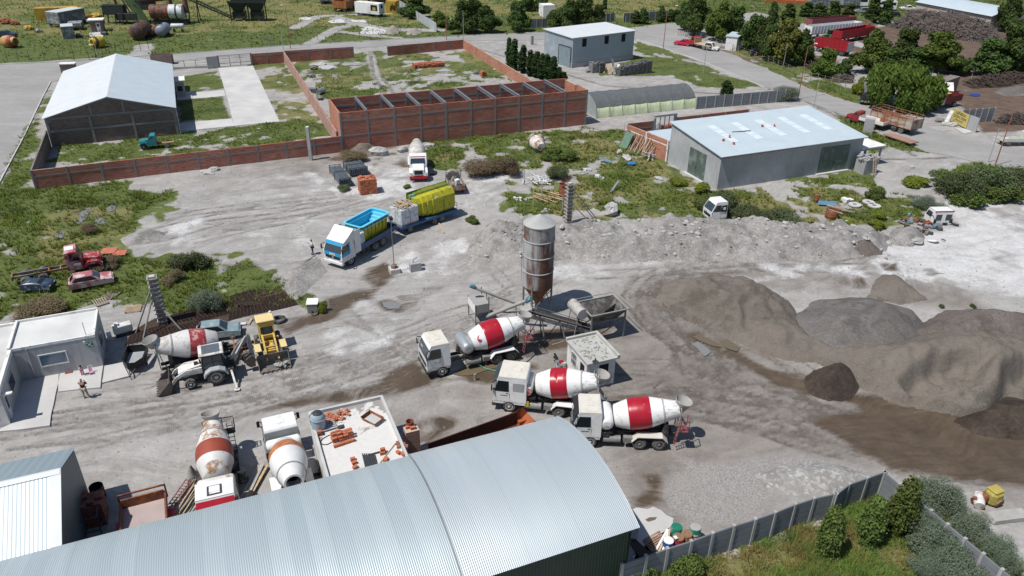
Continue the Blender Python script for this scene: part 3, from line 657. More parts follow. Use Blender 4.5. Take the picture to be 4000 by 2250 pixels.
M().bb(.12,Wd-.12,.13,.3,-.1,2.0).bb(.12,Wd-.12,.13,.3,2.25,4.1).prism([(.3,4.1),(Wd-.3,4.1),(Wd/2,Rh-.12)],.13,.3).bb(.1,.28,.3,Ln,-.1,Eh).bb(Wd-.28,Wd-.1,.3,Ln,-.1,Eh).bb(.28,Wd-.28,Ln-.2,Ln,-.1,Eh).to('brick_wall',BRICKD,e)
fr=M()
for x in (.17,5.6,11.1,Wd-.17): fr.bb(x-.17,x+.17,0,.34,-.1,4.0)
fr.bb(.34,Wd-.34,.02,.32,1.98,2.27).bb(.34,Wd-.34,.02,.32,3.75,4.08)
for x,z in ((5.95,5.35),(10.2,5.6)): fr.bb(x-.15,x+.15,.03,.31,4.08,z)
fr.prism([(0,4.0),(.4,4.0),(Wd/2,Rh-.35),(Wd-.4,4.0),(Wd,4.0),(Wd,Eh),(Wd/2,Rh-.04),(0,Eh)],.0,.3)
fr.prism([(.34,3.2),(.9,3.76),(.34,3.76)],.03,.31).prism([(Wd-.34,3.2),(Wd-.34,3.76),(Wd-.9,3.76)],.03,.31)
fr.to('concrete_frame',POST,e)
rf=M();ov_=.3;sl=(Rh-Eh)/(Wd/2)
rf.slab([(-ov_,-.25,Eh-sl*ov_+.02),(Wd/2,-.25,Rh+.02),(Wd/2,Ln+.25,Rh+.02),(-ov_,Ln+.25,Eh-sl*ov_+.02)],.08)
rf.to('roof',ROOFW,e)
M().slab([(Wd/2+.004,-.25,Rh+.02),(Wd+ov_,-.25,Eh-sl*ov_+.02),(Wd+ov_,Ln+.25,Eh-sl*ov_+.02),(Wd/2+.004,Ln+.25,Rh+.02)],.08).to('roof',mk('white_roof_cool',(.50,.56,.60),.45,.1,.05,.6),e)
M().prism([(Wd/2-.22,Rh-.03),(Wd/2,Rh+.06),(Wd/2+.22,Rh-.03),(Wd/2,Rh+.03)],-.26,Ln+.26).to('ridge_cap',ROOFW,e)
M().cyl((Wd+.22,-.15,-.1),(Wd+.22,-.15,Eh-.1),.06,None,6).to('downpipe',GALV,e)
x=T('porch','small rendered porch with a white flat roof beside the gabled workshop','porch',AB(-3.55,143.),AZ)
M().bb(0,1.5,0,3.,-.1,2.7).to('wall',POSTL,x);M().bb(0,1.75,-.1,3.2,2.7,2.86).to('roof',WHITE_,x);M().bb(.35,1.15,-.03,.02,1.,1.9).to('window',GLASSD,x);M().bb(0,2.4,-2.2,3.,-.1,.12).to('step',CONC,x)
solo(M().slab([(0,0,.25),(3.2,.3,.05),(3.4,.9,.05),(.2,.6,.25)],.06),'metal_sheet',GALV,'pale metal sheet lying against the foot of the brown gable wall','metal sheet',None,W((622,532)),.35)
def abpoly(*q): return [AB(*p) for p in q]
_w=lambda x,y: W((100+x/2.077,180+y/2.077))
sheet('driveway',[_w(1563,178),_w(1845,160),_w(2060,612),_w(1690,648),_w(1645,450)],CONW,'pale concrete driveway between the lawns','driveway',.03,0,t=.1)
sheet('path',[_w(1220,385),_w(1612,358),_w(1622,405),_w(1225,440)],CONW,'pale concrete path from the driveway to the porch','path',.028,0,t=.1)
sheet('path',[_w(1240,628),_w(1672,588),_w(1692,648),_w(1255,692)],CONW,'pale concrete path along the end of the lawn','path',.028,0,t=.1)
post_wall('brick_wall','long red brick wall along the yard with grey posts and tie beam',W((142,738)),W((1336,593)),2.4,BRICK,10,beams=(.66,),h1=2.3)
post_wall('brick_wall','short brick wall running back from the yard corner to the gabled workshop',W((142,738))+B*.15,AB(-20.75,120.3),2.4,BRICKD,4)
post_wall('brick_wall','pale pink brick wall between the driveway plot and the empty plot',W((1113,244)),AB(17.35,106.6),2.3,BRICKL,14,proud=.01,beams=())
post_wall('brick_wall','dark brick wall along the street at the back of the empty plot',W((1114,243)),W((1382,226)),2.3,BRICK,3,beams=(.85,))
post_wall('brick_wall','dark brick wall along the street beside the plot entrance and far corner',W((1516,218)),W((1809,190)),2.0,BRICK,5,beams=())
post_wall('brick_wall','pale orange brick wall closing the empty plot towards the poplars',W((1811,190)),AB(56.4,112.3),2.0,BRICKO,12,proud=.01,beams=())
post_wall('brick_wall','short dark brick wall between the driveway gate and the pink wall',W((984,253)),W((1110,244)),2.2,BRICK,2,beams=(.8,))
e=T('concrete_pillar','tall free standing concrete pillar in front of the long brick wall','pillar',W((1215,625)));M().box(0,0,-.1,.42,.42,4.75).to('shaft',concrete('pillar_concrete',(.36,.36,.355),None,.5,1.),e);M().box(0,0,4.65,.36,.36,.06).to('cap',WHITE_,e)
e=T('gate','wide steel bar gate standing open view at the head of the driveway','gate',W((860,264)),yaw(W((860,264)),W((982,254))))
L=6.1;fm=M()
for i in range(4): fm.bar((L*i/3,0,.1),(L*i/3,0,2.3),.09)
for z in (.15,.75,2.28): fm.bar((0,0,z),(L,0,z),.07)
fm.to('gate_frame',STEEL,e)
bars=M()
for i in range(1,30): bars.bar((L*i/30,0,.75),(L*i/30,0,2.28),.02)
bars.to('bars',STEEL,e);M().bb(-.3,-.05,-.15,.15,-.1,2.4).to('gate_post',POST,e);M().bb(L+.05,L+.3,-.15,.15,-.1,2.4).to('gate_post',POST,e)
e=T('rendered_wall','plain grey rendered wall panel beside the driveway gate','wall',W((812,268)),yaw(W((812,268)),W((856,264))));M().bb(0,2.2,-.1,.1,-.1,2.3).to('panel',POSTL,e);M().bb(.0,1.1,-.22,-.1,-.1,.5).to('plinth',POSTL,e)
def wire_fence(label,pts,h,n,mat=STEEL,grp=None,pr=.05,wires=3,base=None):
 e=T('wire_fence',label,'fence',(pts[0][0],pts[0][1],0),0,grp);o=np.array([pts[0][0],pts[0][1],0]);Pq=[]
 for a,b in zip(pts,pts[1:]):
  for i in range(n): Pq.append(a+(b-a)*i/n-o)
 Pq.append(pts[-1]-o)
 for q in Pq: M().cyl((q[0],q[1],-.1),(q[0],q[1],h),pr,None,5).to('fence_post',mat,e)
 wr=M()
 for k in range(wires):
  z=h*(k+1)/(wires+.15)
  for a,b in zip(Pq,Pq[1:]): wr.bar((a[0],a[1],z),(b[0],b[1],z),.018)
 wr.to('wire',mat,e)
 if base is not None:
  bs_=M()
  for a,b in zip(Pq,Pq[1:]): bs_.bar((a[0],a[1],.15),(b[0],b[1],.15),.16,.4)
  bs_.to('plinth',base,e)
 return e
wire_fence('wire fence on a low concrete plinth along the workshop lawn',[W((678,270)),W((812,264))],1.6,3,STEEL,None,.05,3,POSTL)
wire_fence('wire fence of thin posts along the far side of the street',[W(a0(-150,620)),W(a0(300,605)),W(a0(900,605)),W(a0(1170,523)),W(a0(1500,505))],2.0,4,STEEL,None,.05,4)
wire_fence('wire fence of pale posts along the street opposite the empty plot',[W((1045,172)),W((1070,172)),W((1405,142)),W((1725,140))],1.9,4,POST,None,.06,3)
e=T('guard_box','small brown meter box with a white slab roof behind the gabled workshop','meter box',W(a0(700,725)),.2);M().box(0,0,-.1,2.6,1.2,1.7).to('wall',BRICKD,e);M().box(0,0,1.6,2.9,1.5,.14).to('roof',WHITE_,e)
e=T('guard_box','dark brown pit box with an open top behind the gabled workshop','meter box',W(a0(1640,640)),.2);M().bb(-2,2,-.9,-.75,-.1,1.9).bb(-2,2,.75,.9,-.1,1.9).bb(-2,-1.85,-.75,.75,-.1,1.9).bb(1.85,2,-.75,.75,-.1,1.9).to('wall',BRICKD,e);M().bb(-1.85,1.85,-.75,.75,.5,.6).to('floor',CONC,e)
e=T('roofless_brick_building','long roofless red brick building with grey steel trusses across it','building',AB(17.55,104.15),AZ)
L,D,Hh=38.9,8.0,5.55;t=.2
M().bb(0,L,0,t,-.1,Hh).to('front_wall',BRICK,e)
M().bb(0,t,t,D-t,-.1,Hh).to('side_wall',BRICKO,e)
M().bb(L-t,L,t,D*.45,-.1,Hh).bb(L-t,L,D*.45+.3,D-t,-.1,Hh-.15).to('side_wall',BRICKO,e)
bk=M();y0,y1=D-t,D
for xa,xb,z0,z1 in ((0,8.1,-.1,Hh),(8.1,11.6,3.0,Hh),(11.6,27.4,-.1,Hh),(27.4,30.6,2.9,Hh),(30.6,L,-.1,Hh)): bk.bb(xa,xb,y0,y1,z0,z1)
bk.to('back_wall',BRICK,e)
nb=10
for i in range(nb+1):
 x=min(max(L*i/nb,.12),L-.12)
 M().bb(x-.13,x+.13,-.035,t+.035,-.1,Hh+.02).to('concrete_post',POST,e)
 M().bb(x-.13,x+.13,D-t-.035,D+.035,-.1,Hh-.1).to('concrete_post',POST,e)
for z in (2.25,4.4):
 for i in range(nb):
  M().bb(L*i/nb+.135,L*(i+1)/nb-.135,-.025,t+.025,z-.1,z+.1).to('tie_beam',POST,e)
for i in range(nb): M().bb(L*i/nb+.135,L*(i+1)/nb-.135,D-t-.025,D+.025,4.25,4.5).to('tie_beam',POST,e)
M().bb(8.0,11.7,D-t-.03,D+.03,2.75,3.0).to('lintel',POST,e);M().bb(t,t+.03,.3,D-.3,4.3,4.5).to('tie_beam',POST,e)
TRUSS=mk('truss_steel',(.30,.33,.36),.5,.5,.1,2)
for i in range(1,nb):
 x=L*i/nb;tr=M();n=12;zt=Hh+.1
 for s in (-.09,.09):
  tr.bar((x+s,.05,zt),(x+s,D-.05,zt),.09)
 tr.bar((x,.05,zt-.42),(x,D-.05,zt-.42),.09)
 for k in range(n):
  ya,yb=.1+(D-.2)*k/n,.1+(D-.2)*(k+1)/n
  for s in (-.09,.09): tr.bar((x+s,ya,zt),(x,(ya+yb)/2,zt-.42),.035);tr.bar((x,(ya+yb)/2,zt-.42),(x+s,yb,zt),.035)
  tr.bar((x-.09,ya,zt),(x+.09,yb,zt),.03)
 tr.to('truss',TRUSS,e)
sheet('floor_slab',abpoly((17.8,104.4),(56.2,104.4),(56.2,111.9),(17.8,111.9)),concrete('earth_floor',(.20,.185,.165)),'bare earth floor inside the roofless brick building','floor',.02,0)
def corr(mb,p0,p1,z0f,z1f,pitch=.28,amp=.03):
 """corrugated upright sheet from p0 to p1 (local x-y), bottom z0f(s) and top z1f(s)"""
 p0=Vector((*p0,0));p1=Vector((*p1,0));d=p1-p0;L=d.length;d/=L;n=Vector((d.y,-d.x,0));k=int(L/pitch*4)
 r0=[];r1=[]
 for i in range(k+1):
  s=L*i/k;o=amp*(1 if (i%4) in (1,2) else -1);q=p0+d*s+n*o
  r0.append((q.x,q.y,z0f));r1.append((q.x,q.y,z1f(s/L) if callable(z1f) else z1f))
 return mb.ring([r0,r1],False,False)
SHEETB=mk('blue_grey_sheet',(.36,.42,.46),.5,.25,.06,.7,(.42,.46,.48),.3,.5)
P0=AB(72.2,140.9);a2z=yaw(AB(72.2,140.9),AB(88.6,144.1))
e=T('metal_shed','tall blue grey corrugated shed with three dark windows under its eaves','shed',P0,a2z)
Lx,Ly,Z0,Z1=16.6,9.8,6.0,6.25
for (p,q,za,zb) in (((0,0),(Lx,0),Z0,Z0),((Lx,0),(Lx,Ly),Z0,Z1),((Lx,Ly),(0,Ly),Z1,Z1),((0,Ly),(0,0),Z1,Z0)):
 corr(M(),p,q,.9,lambda s,za=za,zb=zb:za+(zb-za)*s).to('wall',SHEETB,e)
M().bb(-.1,Lx+.1,-.1,Ly+.1,-.1,.95).to('plinth',POSTL,e)
M().slab([(-.3,-.3,Z0+.05),(Lx+.3,-.3,Z0+.05),(Lx+.3,Ly+.3,Z1+.05),(-.3,Ly+.3,Z1+.05)],.12).to('roof',ROOFW,e)
for x in (3.0,8.9,13.5): M().bb(x-.5,x+.5,-.1,.02,4.0,5.6).to('window',DARK,e)
M().bb(-.14,-.04,.5,4.4,-.05,3.9).to('door',mk('blue_door',(.22,.28,.31),.5,.2),e)
M().bb(-.16,-.1,.3,.5,-.05,4.1).bb(-.16,-.1,4.4,4.6,-.05,4.1).bb(-.16,-.1,.5,4.4,3.9,4.1).to('door_frame',STEEL,e)
p0=W(a2(850,1190));p1=W(a2(1845,1085));e=T('greenhouse_tunnel','long plastic greenhouse tunnel with grey shade net over pale green sides','greenhouse',p0,yaw(p0,p1))
L=float(np.linalg.norm(p1-p0));prof=[(0,0),(.08,.9),(.35,1.7),(1.1,2.45),(2.3,3.05),(3.6,3.3),(4.9,3.05),(6.1,2.45),(6.85,1.7),(7.12,.9),(7.2,0)]
n=8
def tun(ps,mb,lo,sag=.06,k=6):
 rings=[]
 for i in range(n*k+1):
  x=L*i/(n*k);s=1-sag/3.*math.sin(PI*(i%k)/k)
  rings.append([(x,3.6+(y-3.6)*s*lo,z*s*lo) for y,z in ps])
 return mb.ring(rings,False,True)
m,nt,bs=nmat('green_film');tc=nd(nt,'TexCoord').outputs['Object'];c=mixc(nt,mapr(nt,noise(nt,mapping(nt,tc,(2.,1,.6)),1.2,5),.35,.65),(.50,.58,.34),(.68,.73,.50));nt.links.new(c,bs.inputs['Base Color']);bs.inputs['Roughness'].default_value=.4
FILM=m
NET=mk('shade_net',(.10,.108,.115),.85,0,.15,1.5)
tun(prof[:4],M(),1.,.08).to('film_side',FILM,e);tun(prof[7:],M(),1.,.08).to('film_side',FILM,e)
tun([prof[2],(.75,2.15)]+prof[3:8]+[(6.45,2.15),prof[8]],M(),1.012,.05).to('shade_net',NET,e)
for i in range(n+1): M().tube([(L*i/n,y,z) for y,z in [(3.6+(y-3.6)*1.02,z*1.02) for y,z in prof]],.025,4).to('hoop',mk('hoop_grey',(.16,.17,.165),.7),e)
M().prism([(y,z) for y,z in prof],-.02,0.,'x').to('end_film',mk('grey_film',(.36,.40,.40),.4),e);M().prism([(y,z) for y,z in prof],L,L+.02,'x').to('end_film',FILM,e)
e=T('grey_hall','grey rendered hall with a wide pale blue mono pitch roof','building',AB(59.1,73.05),AZ)
Lx,Ly,Zf,Zb=23.4,11.4,4.45,5.6
M().prism([(.2,-.1),(Ly-.2,-.1),(Ly-.2,Zb-.1),(.2,Zf-.05)],0,.2,'x').prism([(.2,-.1),(Ly-.2,-.1),(Ly-.2,Zb-.1),(.2,Zf-.05)],Lx-.2,Lx,'x').bb(0,Lx,0,.2,-.1,Zf-.06).bb(0,Lx,Ly-.2,Ly,-.1,Zb-.12).to('wall',RENDER,e)
M().bb(.3,13.5,-.03,.1,Zf-.34,Zf-.07).to('brick_course',BRICK,e)
M().slab([(-.25,-.35,Zf),(Lx+.4,-.35,Zf),(Lx+.4,Ly+.3,Zb+.05),(-.25,Ly+.3,Zb+.05)],.09).to('roof',ROOFB,e)
sk_=lambda y:Zf+(Zb+.05-Zf)*(y+.35)/(Ly+.65)
SKYL=mk('skylight_sheet',(.60,.67,.70),.35,0,.08,2)
for i in range(5):
 x=4.0+i*3.95;mb=M()
 for k in range(4): 
  ya=3.2+k*1.45;yb=ya+1.38;mb.slab([(x,ya,sk_(ya)+.03),(x+1.05,ya,sk_(ya)+.03),(x+1.05,yb,sk_(yb)+.03),(x,yb,sk_(yb)+.03)],.03)
 mb.to('skylight',SKYL,e)
def dbl(par,x0,x1,h,y,ax='x',mat=DGREEN):
 """two leafed sheet door"""
 f=M()
 for k in (0,1):
  xa=x0+(x1-x0)*k/2+.03;xb=x0+(x1-x0)*(k+1)/2-.03
  b=M().bb(xa,xb,y-.06,y,.05,h) if ax=='x' else M().bb(y-.06,y,xa,xb,.05,h)
  d=b.to('door',mat,par)
  if k: (M().bb(xa+.08,xa+.16,y-.1,y-.06,1.1,1.5) if ax=='x' else M().bb(y-.1,y-.06,xa+.08,xa+.16,1.1,1.5)).to('handle',STEEL,d)
dbl(e,16.2,21.2,3.7,-.005);dbl(e,2.9,6.6,3.65,-.005,'y')
M().bb(15.9,21.5,-.5,-.08,-.1,.12).to('sill',CONW,e);M().bb(-.5,-.08,2.6,7.0,-.1,.12).to('sill',CONW,e)
for i,(x,y) in enumerate(((3.0,3.9),(4.5,4.6),(3.7,2.6),(11.4,6.6),(13.2,6.3))):
 solo(M().bb(-.14,.14,-.11,.11,0,.2).bb(-.1,.16,-.09,.1,.2,.38 if i==1 else .3),'brick',REDB,['pair of red bricks at the low end of the pale blue roof','bigger stack of red bricks on the pale blue roof','single red bricks nearest the eaves of the pale blue roof','red bricks between the second and third skylights','red bricks over the third skylight of the pale blue roof'][i],'bricks','bricks weighing down the pale blue roof',e.matrix_basis@Vector((x,y,sk_(y)+.01)),AZ+i)
solo(M().bar((-1.4,0,0),(1.4,0,0),.09),'steel_bar',STEEL,'thin dark bar lying on the pale blue hall roof','bar',None,e.matrix_basis@Vector((7.4,5.9,sk_(5.9)+.06)),AZ-.15)
HALL=e
e=T('white_roof_annex','low annex with a white slab roof behind the grey hall','annex',AB(76.2,84.6),AZ);M().bb(0,7,0,5,-.1,3.2).to('wall',POSTL,e);M().bb(-.2,7.2,-.1,5.2,3.2,3.4).to('roof',WHITE_,e)
e=T('white_roof_annex','small porch with a white slab roof at the end of the grey hall','annex',AB(82.55,72.9),AZ);M().bb(0,4.2,.3,3.3,2.3,2.6).bb(3.9,4.15,.4,.6,-.1,2.3).bb(3.9,4.15,2.9,3.15,-.1,2.3).to('wall',POSTL,e);M().bb(0,4.4,.1,3.5,2.6,2.75).to('roof',WHITE_,e)
q=lambda x,y:(2400+x/2.3852,340+y/2.3852)
pA=W(q(98,530));pB=AB(58.9,84.2)
post_wall('brick_wall','orange brick wall with a white band running into the grey hall',pA,AB(58.95,84.6),3.0,BRICKO,2,beams=(.75,),proud=.02,pm=WHITE_)
pC=pA+(W(q(315,262),3.0)-W(q(115,272),3.0));
post_wall('brick_wall','dark brick wall behind the plank stack beside the window frame',pA+B*.2,pA+A*4.6+B*.2,3.0,BRICK,1,beams=(.7,))
pD=pA+A*8.9+B*.2
post_wall('brick_wall','long dark red brick wall behind the grey hall roof',pD,pD+A*13.2,3.1,BRICK,3,beams=(.6,),hb=.4,pm=POSTL)
e=T('concrete_window_frame','bare concrete window frame standing between two brick walls','window frame',pA+A*4.75+B*.2,AZ);fm=M().bb(0,.35,-.15,.15,-.1,3.3).bb(3.6,3.95,-.15,.15,-.1,3.5).bb(0,3.95,-.2,.2,3.5,3.8).bb(.35,3.6,-.1,.1,-.1,.9);
for k in (1,2,3): fm.bb(.35+.8*k-.05,.35+.8*k+.05,-.05,.05,.9,3.5)
fm.to('frame',POSTL,e)
for k in (0,1):
 x=T('concrete_pipe',['grey concrete pipe standing beside the bare window frame','paler concrete pipe standing next to the red block stack'][k],'pipe',pA+A*(5.6+1.2*k)+B*1.5,0,'concrete pipes behind the window frame');M().lathe([(0,.45),(1.9,.45),(1.9,.36),(.3,.36)],(0,0,0),(0,0,1),14,(True,True)).to('pipe_shell',POSTL,x)
def block_stack(name,label,cat,pos,rz,nx,ny,nz,sx=.33,sy=.18,sz=.18,mat=REDB,grp=None,jit=.02,drop=.12,seed=0):
 r=random.Random(seed);mb=M()
 for k in range(nz):
  for i in range(nx):
   for j in range(ny):
    if k>=nz-2 and r.random()<drop*(1+(k==nz-1)*3): continue
    mb.box((i-(nx-1)/2)*sx+r.uniform(-jit,jit),(j-(ny-1)/2)*sy+r.uniform(-jit,jit),k*sz,sx*.96,sy*.95,sz*.95)
 return solo(mb,name,mat,label,cat,grp,pos,rz)
block_stack('block_stack','stack of red clay blocks behind the bare window frame','block stack',pA+A*8.2+B*1.6,AZ,5,5,9,seed=3)
for i,(sx,n_) in enumerate(((0,1),(1,1),(2,9),(3,6))): pass
r=random.Random(4);base=pA+(AB(58.95,84.6)-pA)*.22
for i in range(16):
 t=.18+.6*i/16;b0_=pA+(AB(58.95,84.6)-pA)*t;n=-A
 a=b0_+n*(1.1+r.uniform(-.1,.35))+B*r.uniform(-.5,.3);c_=b0_+n*.14;hh=2.0+r.uniform(-.5,.5)
 solo(M().bar((0,0,.04),tuple(c_-a+np.array([0,0,hh])),.13,.07),'timber_plank',TIMBER if i%3 else TIMBERL,'weathered timber leaning against the orange brick wall','plank','timbers leaning on the orange wall',a)
b0_=pA+(AB(58.95,84.6)-pA)*.12
solo(M().slab([(0,0,.05),(1.0,-.9,.05),(1.9,-.55,2.3),(.9,.35,2.3)],.06),'green_board',mk('faded_green',(.13,.22,.16),.7),'faded green panel leaning with the timbers on the orange wall','panel',None,b0_-A*1.8)
e=T('rusty_cot','rusty metal frame leaning on the orange brick wall','frame',b0_-A*1.1+B*.9,AZ);M().bar((0,0,.05),(.9,.1,2.3),.07).bar((0,-1.2,.05),(.9,-1.1,2.3),.07).bar((.9,.1,2.3),(.9,-1.1,2.3),.07).bar((.4,.05,1.2),(.4,-1.15,1.2),.05).bar((.0,0,.1),(.0,-1.2,.1),.06).to('frame',rusty('rusty_bar',(.2,.12,.1),amt=.7),e)
r=random.Random(9);b0_=pA+(AB(58.95,84.6)-pA)*.72-A*1.3
for i in range(7): solo(M().bar((-r.uniform(.7,1.3),0,0),(r.uniform(.7,1.3),0,r.uniform(0,.4)),.22,.06),'timber_plank',POSTL if i%2 else TIMBER,'loose grey board dumped at the end of the leaning timbers','plank','loose boards by the grey hall',b0_+A*r.uniform(-.7,.5)+B*r.uniform(-1,1)+np.array([0,0,.1+.1*i]),r.uniform(0,3))
p=W(q(2350,800));e=T('rubble_plinth','grey block plinth heaped with broken concrete beside the hall','plinth',p,AZ);M().box(0,.4,-.1,2.2,1.7,1.9).to('base',POSTL,e)
mb=M();r=random.Random(2)
for i in range(46): mb.box(r.uniform(-1.2,1.2),.4+r.uniform(-.9,.9),1.75+.5*r.random(),.5,.28,.16)
mb.to('rubble',concrete('rubble_grey',(.40,.40,.40)),e)
p=W(q(2420,830));e=T('ladder','pale ladder leaning on the heaped grey block plinth','ladder',p,AZ)
M().bar((-.22,0,0),(-.22,.75,2.8),.07).bar((.22,0,0),(.22,.75,2.8),.07).to('rail',TIMBERL,e)
mb=M()
for k in range(8): mb.bar((-.2,.09*(k+.8),.33*(k+.8)),(.2,.09*(k+.8),.33*(k+.8)),.05)
mb.to('rungs',TIMBERL,e)
PRE=concrete('precast_panel',(.20,.215,.23),(.12,.13,.14),.5,.8);PREP=concrete('precast_post',(.36,.36,.35),None,.4,1.)
def precast(label,pts,h=2.0,grp=None,rows=4,step=None):
 e=T('precast_fence',label,'fence',(pts[0][0],pts[0][1],0),0,grp);o=np.array([pts[0][0],pts[0][1],0])
 P=[np.array([*p[:2],0])-o for p in pts]
 for i,p in enumerate(P):
  d=(P[min(i+1,len(P)-1)]-P[max(i-1,0)]);an=math.atan2(d[1],d[0])
  M().at(p[0],p[1],0,an).bb(-.09,.09,-.1,.1,-.1,h+.07).to('fence_post',PREP,e)
 for a,b in zip(P,P[1:]):
  L=float(np.linalg.norm(b-a));an=math.atan2(b[1]-a[1],b[0]-a[0]);mb=M().at(a[0],a[1],0,an)
  for k in range(rows):
   z0=h*k/rows;z1=h*(k+1)/rows
   mb.bb(.08,L-.08,-.045,.045,z0+.03,z1-.03).bb(.08,L-.08,-.02,.02,z1-.035,z1+.035 if k<rows-1 else z1)
  mb.to('fence_panel',PRE,e)
 return e
def seg(p,q,n): return [p+(q-p)*i/n for i in range(n+1)]
precast('grey precast panel fence from the vaulted shed to the broken joint',[W(d2(x,y),2.0) for x,y in ((1108,1322),(1350,1240),(1565,1165),(1805,1090),(2020,1010),(2235,935),(2450,870))]+[W(d3(x,y),2.0) for x,y in ((75,800),(275,720),(465,660),(672,615))])
precast('grey precast panel fence past the broken joint to the sharp corner',[W(d3(x,y),2.0) for x,y in ((690,617),(820,517),(1000,455),(1170,395))])
precast('sunlit precast fence running under the grey green shrubs to the frame edge',seg(W(d3(1180,400),2.),W(d3(2560,1545),2.),8))
precast('dark precast fence behind the greenhouse tunnel and lone poplar',[W(q(757,205))]+seg(W(q(762,205)),W(q(1580,135)),10)[1:],2.1)
p=AB(59.2,84.9)
sheet('yard_slab',[p,p+A*17,p+A*17+B*5.5,p+B*5.5],ROOFB,'pale blue sheeting behind the grey hall','slab',2.6,.0,t=.15,kind=None)
# ================================================================ NEAR BUILDINGS AND THE BATCHING PLANT
def corr_roof(x0,x1,prof,pitch=.108,amp=.008,lift=0.,cols=None):
 """corrugated sheet swept along local x; prof = [(y,z)] with waves running along the profile"""
 k=int((x1-x0)/pitch*4);P=np.array(prof);n=len(P)
 d=np.gradient(P,axis=0);nn=np.stack([-d[:,1],d[:,0]],-1);nn/=np.linalg.norm(nn,axis=1)[:,None]
 nn*=np.sign(nn[:,1:2]+1e-9)
 rings=[]
 for i in range(k+1):
  o=amp*math.sin(2*PI*i/4+.4)+lift;x=x0+(x1-x0)*i/k
  Q=P+nn*o;rings.append([(x,float(a),float(b)) for a,b in Q])
 return M().ring(rings,False,True)
def galv_roof(name,c1,c2,metal,rough,w=1.0):
 m,nt,bs=nmat(name);tc=nd(nt,'TexCoord').outputs['Object']
 s=nd(nt,'SeparateXYZ');nt.links.new(tc,s.inputs[0])
 fl=math_(nt,'FLOOR',math_(nt,'MULTIPLY',s.outputs[0],1/w))
 wn=nd(nt,'TexWhiteNoise');wn.noise_dimensions='1D';nt.links.new(fl,wn.inputs['W'])
 n1=noise(nt,mapping(nt,tc,(1.2,.12,.12)),1.,5,.6)
 c=mixc(nt,mapr(nt,wn.outputs['Value'],0,1),c1,c2);c=mixc(nt,mapr(nt,n1,.35,.7,0,.55),c,tuple(x*.8 for x in c1))
 fr=math_(nt,'FRACT',math_(nt,'MULTIPLY',s.outputs[0],1/(w*3)))
 c=mixc(nt,mapr(nt,fr,.0,.03,.22,0),c,tuple(x*.5 for x in c1))
 nt.links.new(c,bs.inputs['Base Color']);bs.inputs['Metallic'].default_value=metal
 nt.links.new(mapr(nt,n1,.3,.7,rough*.85,rough*1.2),bs.inputs['Roughness']);return m
GROOF=galv_roof('galvanised_roof',(.44,.51,.535),(.52,.585,.605),.35,.45)
GROOF2=galv_roof('newer_galvanised_roof',(.55,.61,.63),(.62,.675,.69),.45,.4)
e=T('vaulted_shed','huge vaulted shed of galvanised corrugated sheet with a dark green side wall','shed',AB(17.3,23.95),AZ)
Sp=9.4
def arc(lift=0.,n=26,ov=.35):
 r=1.05;R=((Sp/2)**2+r*r)/(2*r);a=math.asin(Sp/2/R);out=[]
 for i in range(n+1):
  t=-a*(1+ov/Sp*1.6)+2*a*(1+ov/Sp*1.6)*i/n;out.append((Sp/2+(R+lift)*math.sin(t),4.93+r-R+(R+lift)*math.cos(t)))
 return out
corr_roof(-9.6,.25,arc(.09)).to('roof',GROOF2,e);corr_roof(-46,-9.55,arc()).to('roof',GROOF,e)
M().ring([[(-9.62,y,z) for y,z in arc(.14)],[(-9.52,y,z) for y,z in arc(.14)]],False,True).to('roof_seam',GALV,e)
GWALL=mk('green_wall_sheet',(.03,.055,.045),.45,.3,.12,.4,(.045,.06,.055),.3,.3)
corr(M(),(-46,.1),(0,.1),-.1,4.86,.19,.02).to('side_wall',GWALL,e);corr(M(),(0,Sp-.1),(-46,Sp-.1),-.1,4.86,.19,.02).to('side_wall',GWALL,e)
M().prism([(.1,-.1),(Sp-.1,-.1)]+[(y,z-.06) for y,z in arc(0,16,0)[::-1]],-.05,0,'x').to('gable_wall',GWALL,e)
sheet('slab',[W(d2(1180,800)),W(d2(1440,730)),W(d2(1640,870)),W(d2(1500,1030)),W(d2(1390,1180)),W(d2(1180,1330))],CONC,'worn concrete apron at the end of the vaulted shed','slab',.018,.55,.5)
e=T('gabled_sheet_shed','grey corrugated gable shed with bright white ridge and verge caps','shed',AB(-10.7,34.5),AZ)
Dp=8.1;Rz=5.75;Ez=4.0;L=34
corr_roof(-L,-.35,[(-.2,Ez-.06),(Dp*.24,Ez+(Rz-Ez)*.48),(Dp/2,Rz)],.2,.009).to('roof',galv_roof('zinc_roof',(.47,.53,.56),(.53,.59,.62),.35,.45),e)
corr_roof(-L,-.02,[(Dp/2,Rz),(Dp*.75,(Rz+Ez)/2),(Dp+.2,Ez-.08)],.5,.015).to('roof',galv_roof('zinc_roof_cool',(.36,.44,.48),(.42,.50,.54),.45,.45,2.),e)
M().prism([(Dp/2-.28,Rz-.06),(Dp/2,Rz+.06),(Dp/2+.2,Rz-.02)],-L,0,'x').to('ridge_cap',ROOFW,e)
M().slab([(-.5,-.22,Ez-.03),(.04,-.22,Ez-.03),(.04,Dp/2+.05,Rz+.05),(-.5,Dp/2+.05,Rz+.05)],.05).to('verge_cap',ROOFW,e)
M().prism([(.05,-.1),(Dp-.05,-.1),(Dp-.05,Ez-.1),(Dp/2,Rz-.09),(.05,Ez-.1)],-.12,-.06,'x').to('end_wall',mk('slate_blue_sheet',(.085,.11,.135),.5,.25,.1,.5),e)
M().bb(-L,-.15,.05,.1,-.1,Ez-.12).bb(-L,-.15,Dp-.1,Dp-.05,-.1,Ez-.12).to('side_wall',MATS['slate_blue_sheet'],e)
ROOFC=concrete('screed_roof',(.60,.60,.585),(.47,.46,.44),.45,.35)
ROOFC2=concrete('dirty_screed_roof',(.52,.515,.50),(.36,.34,.32),.6,.5)
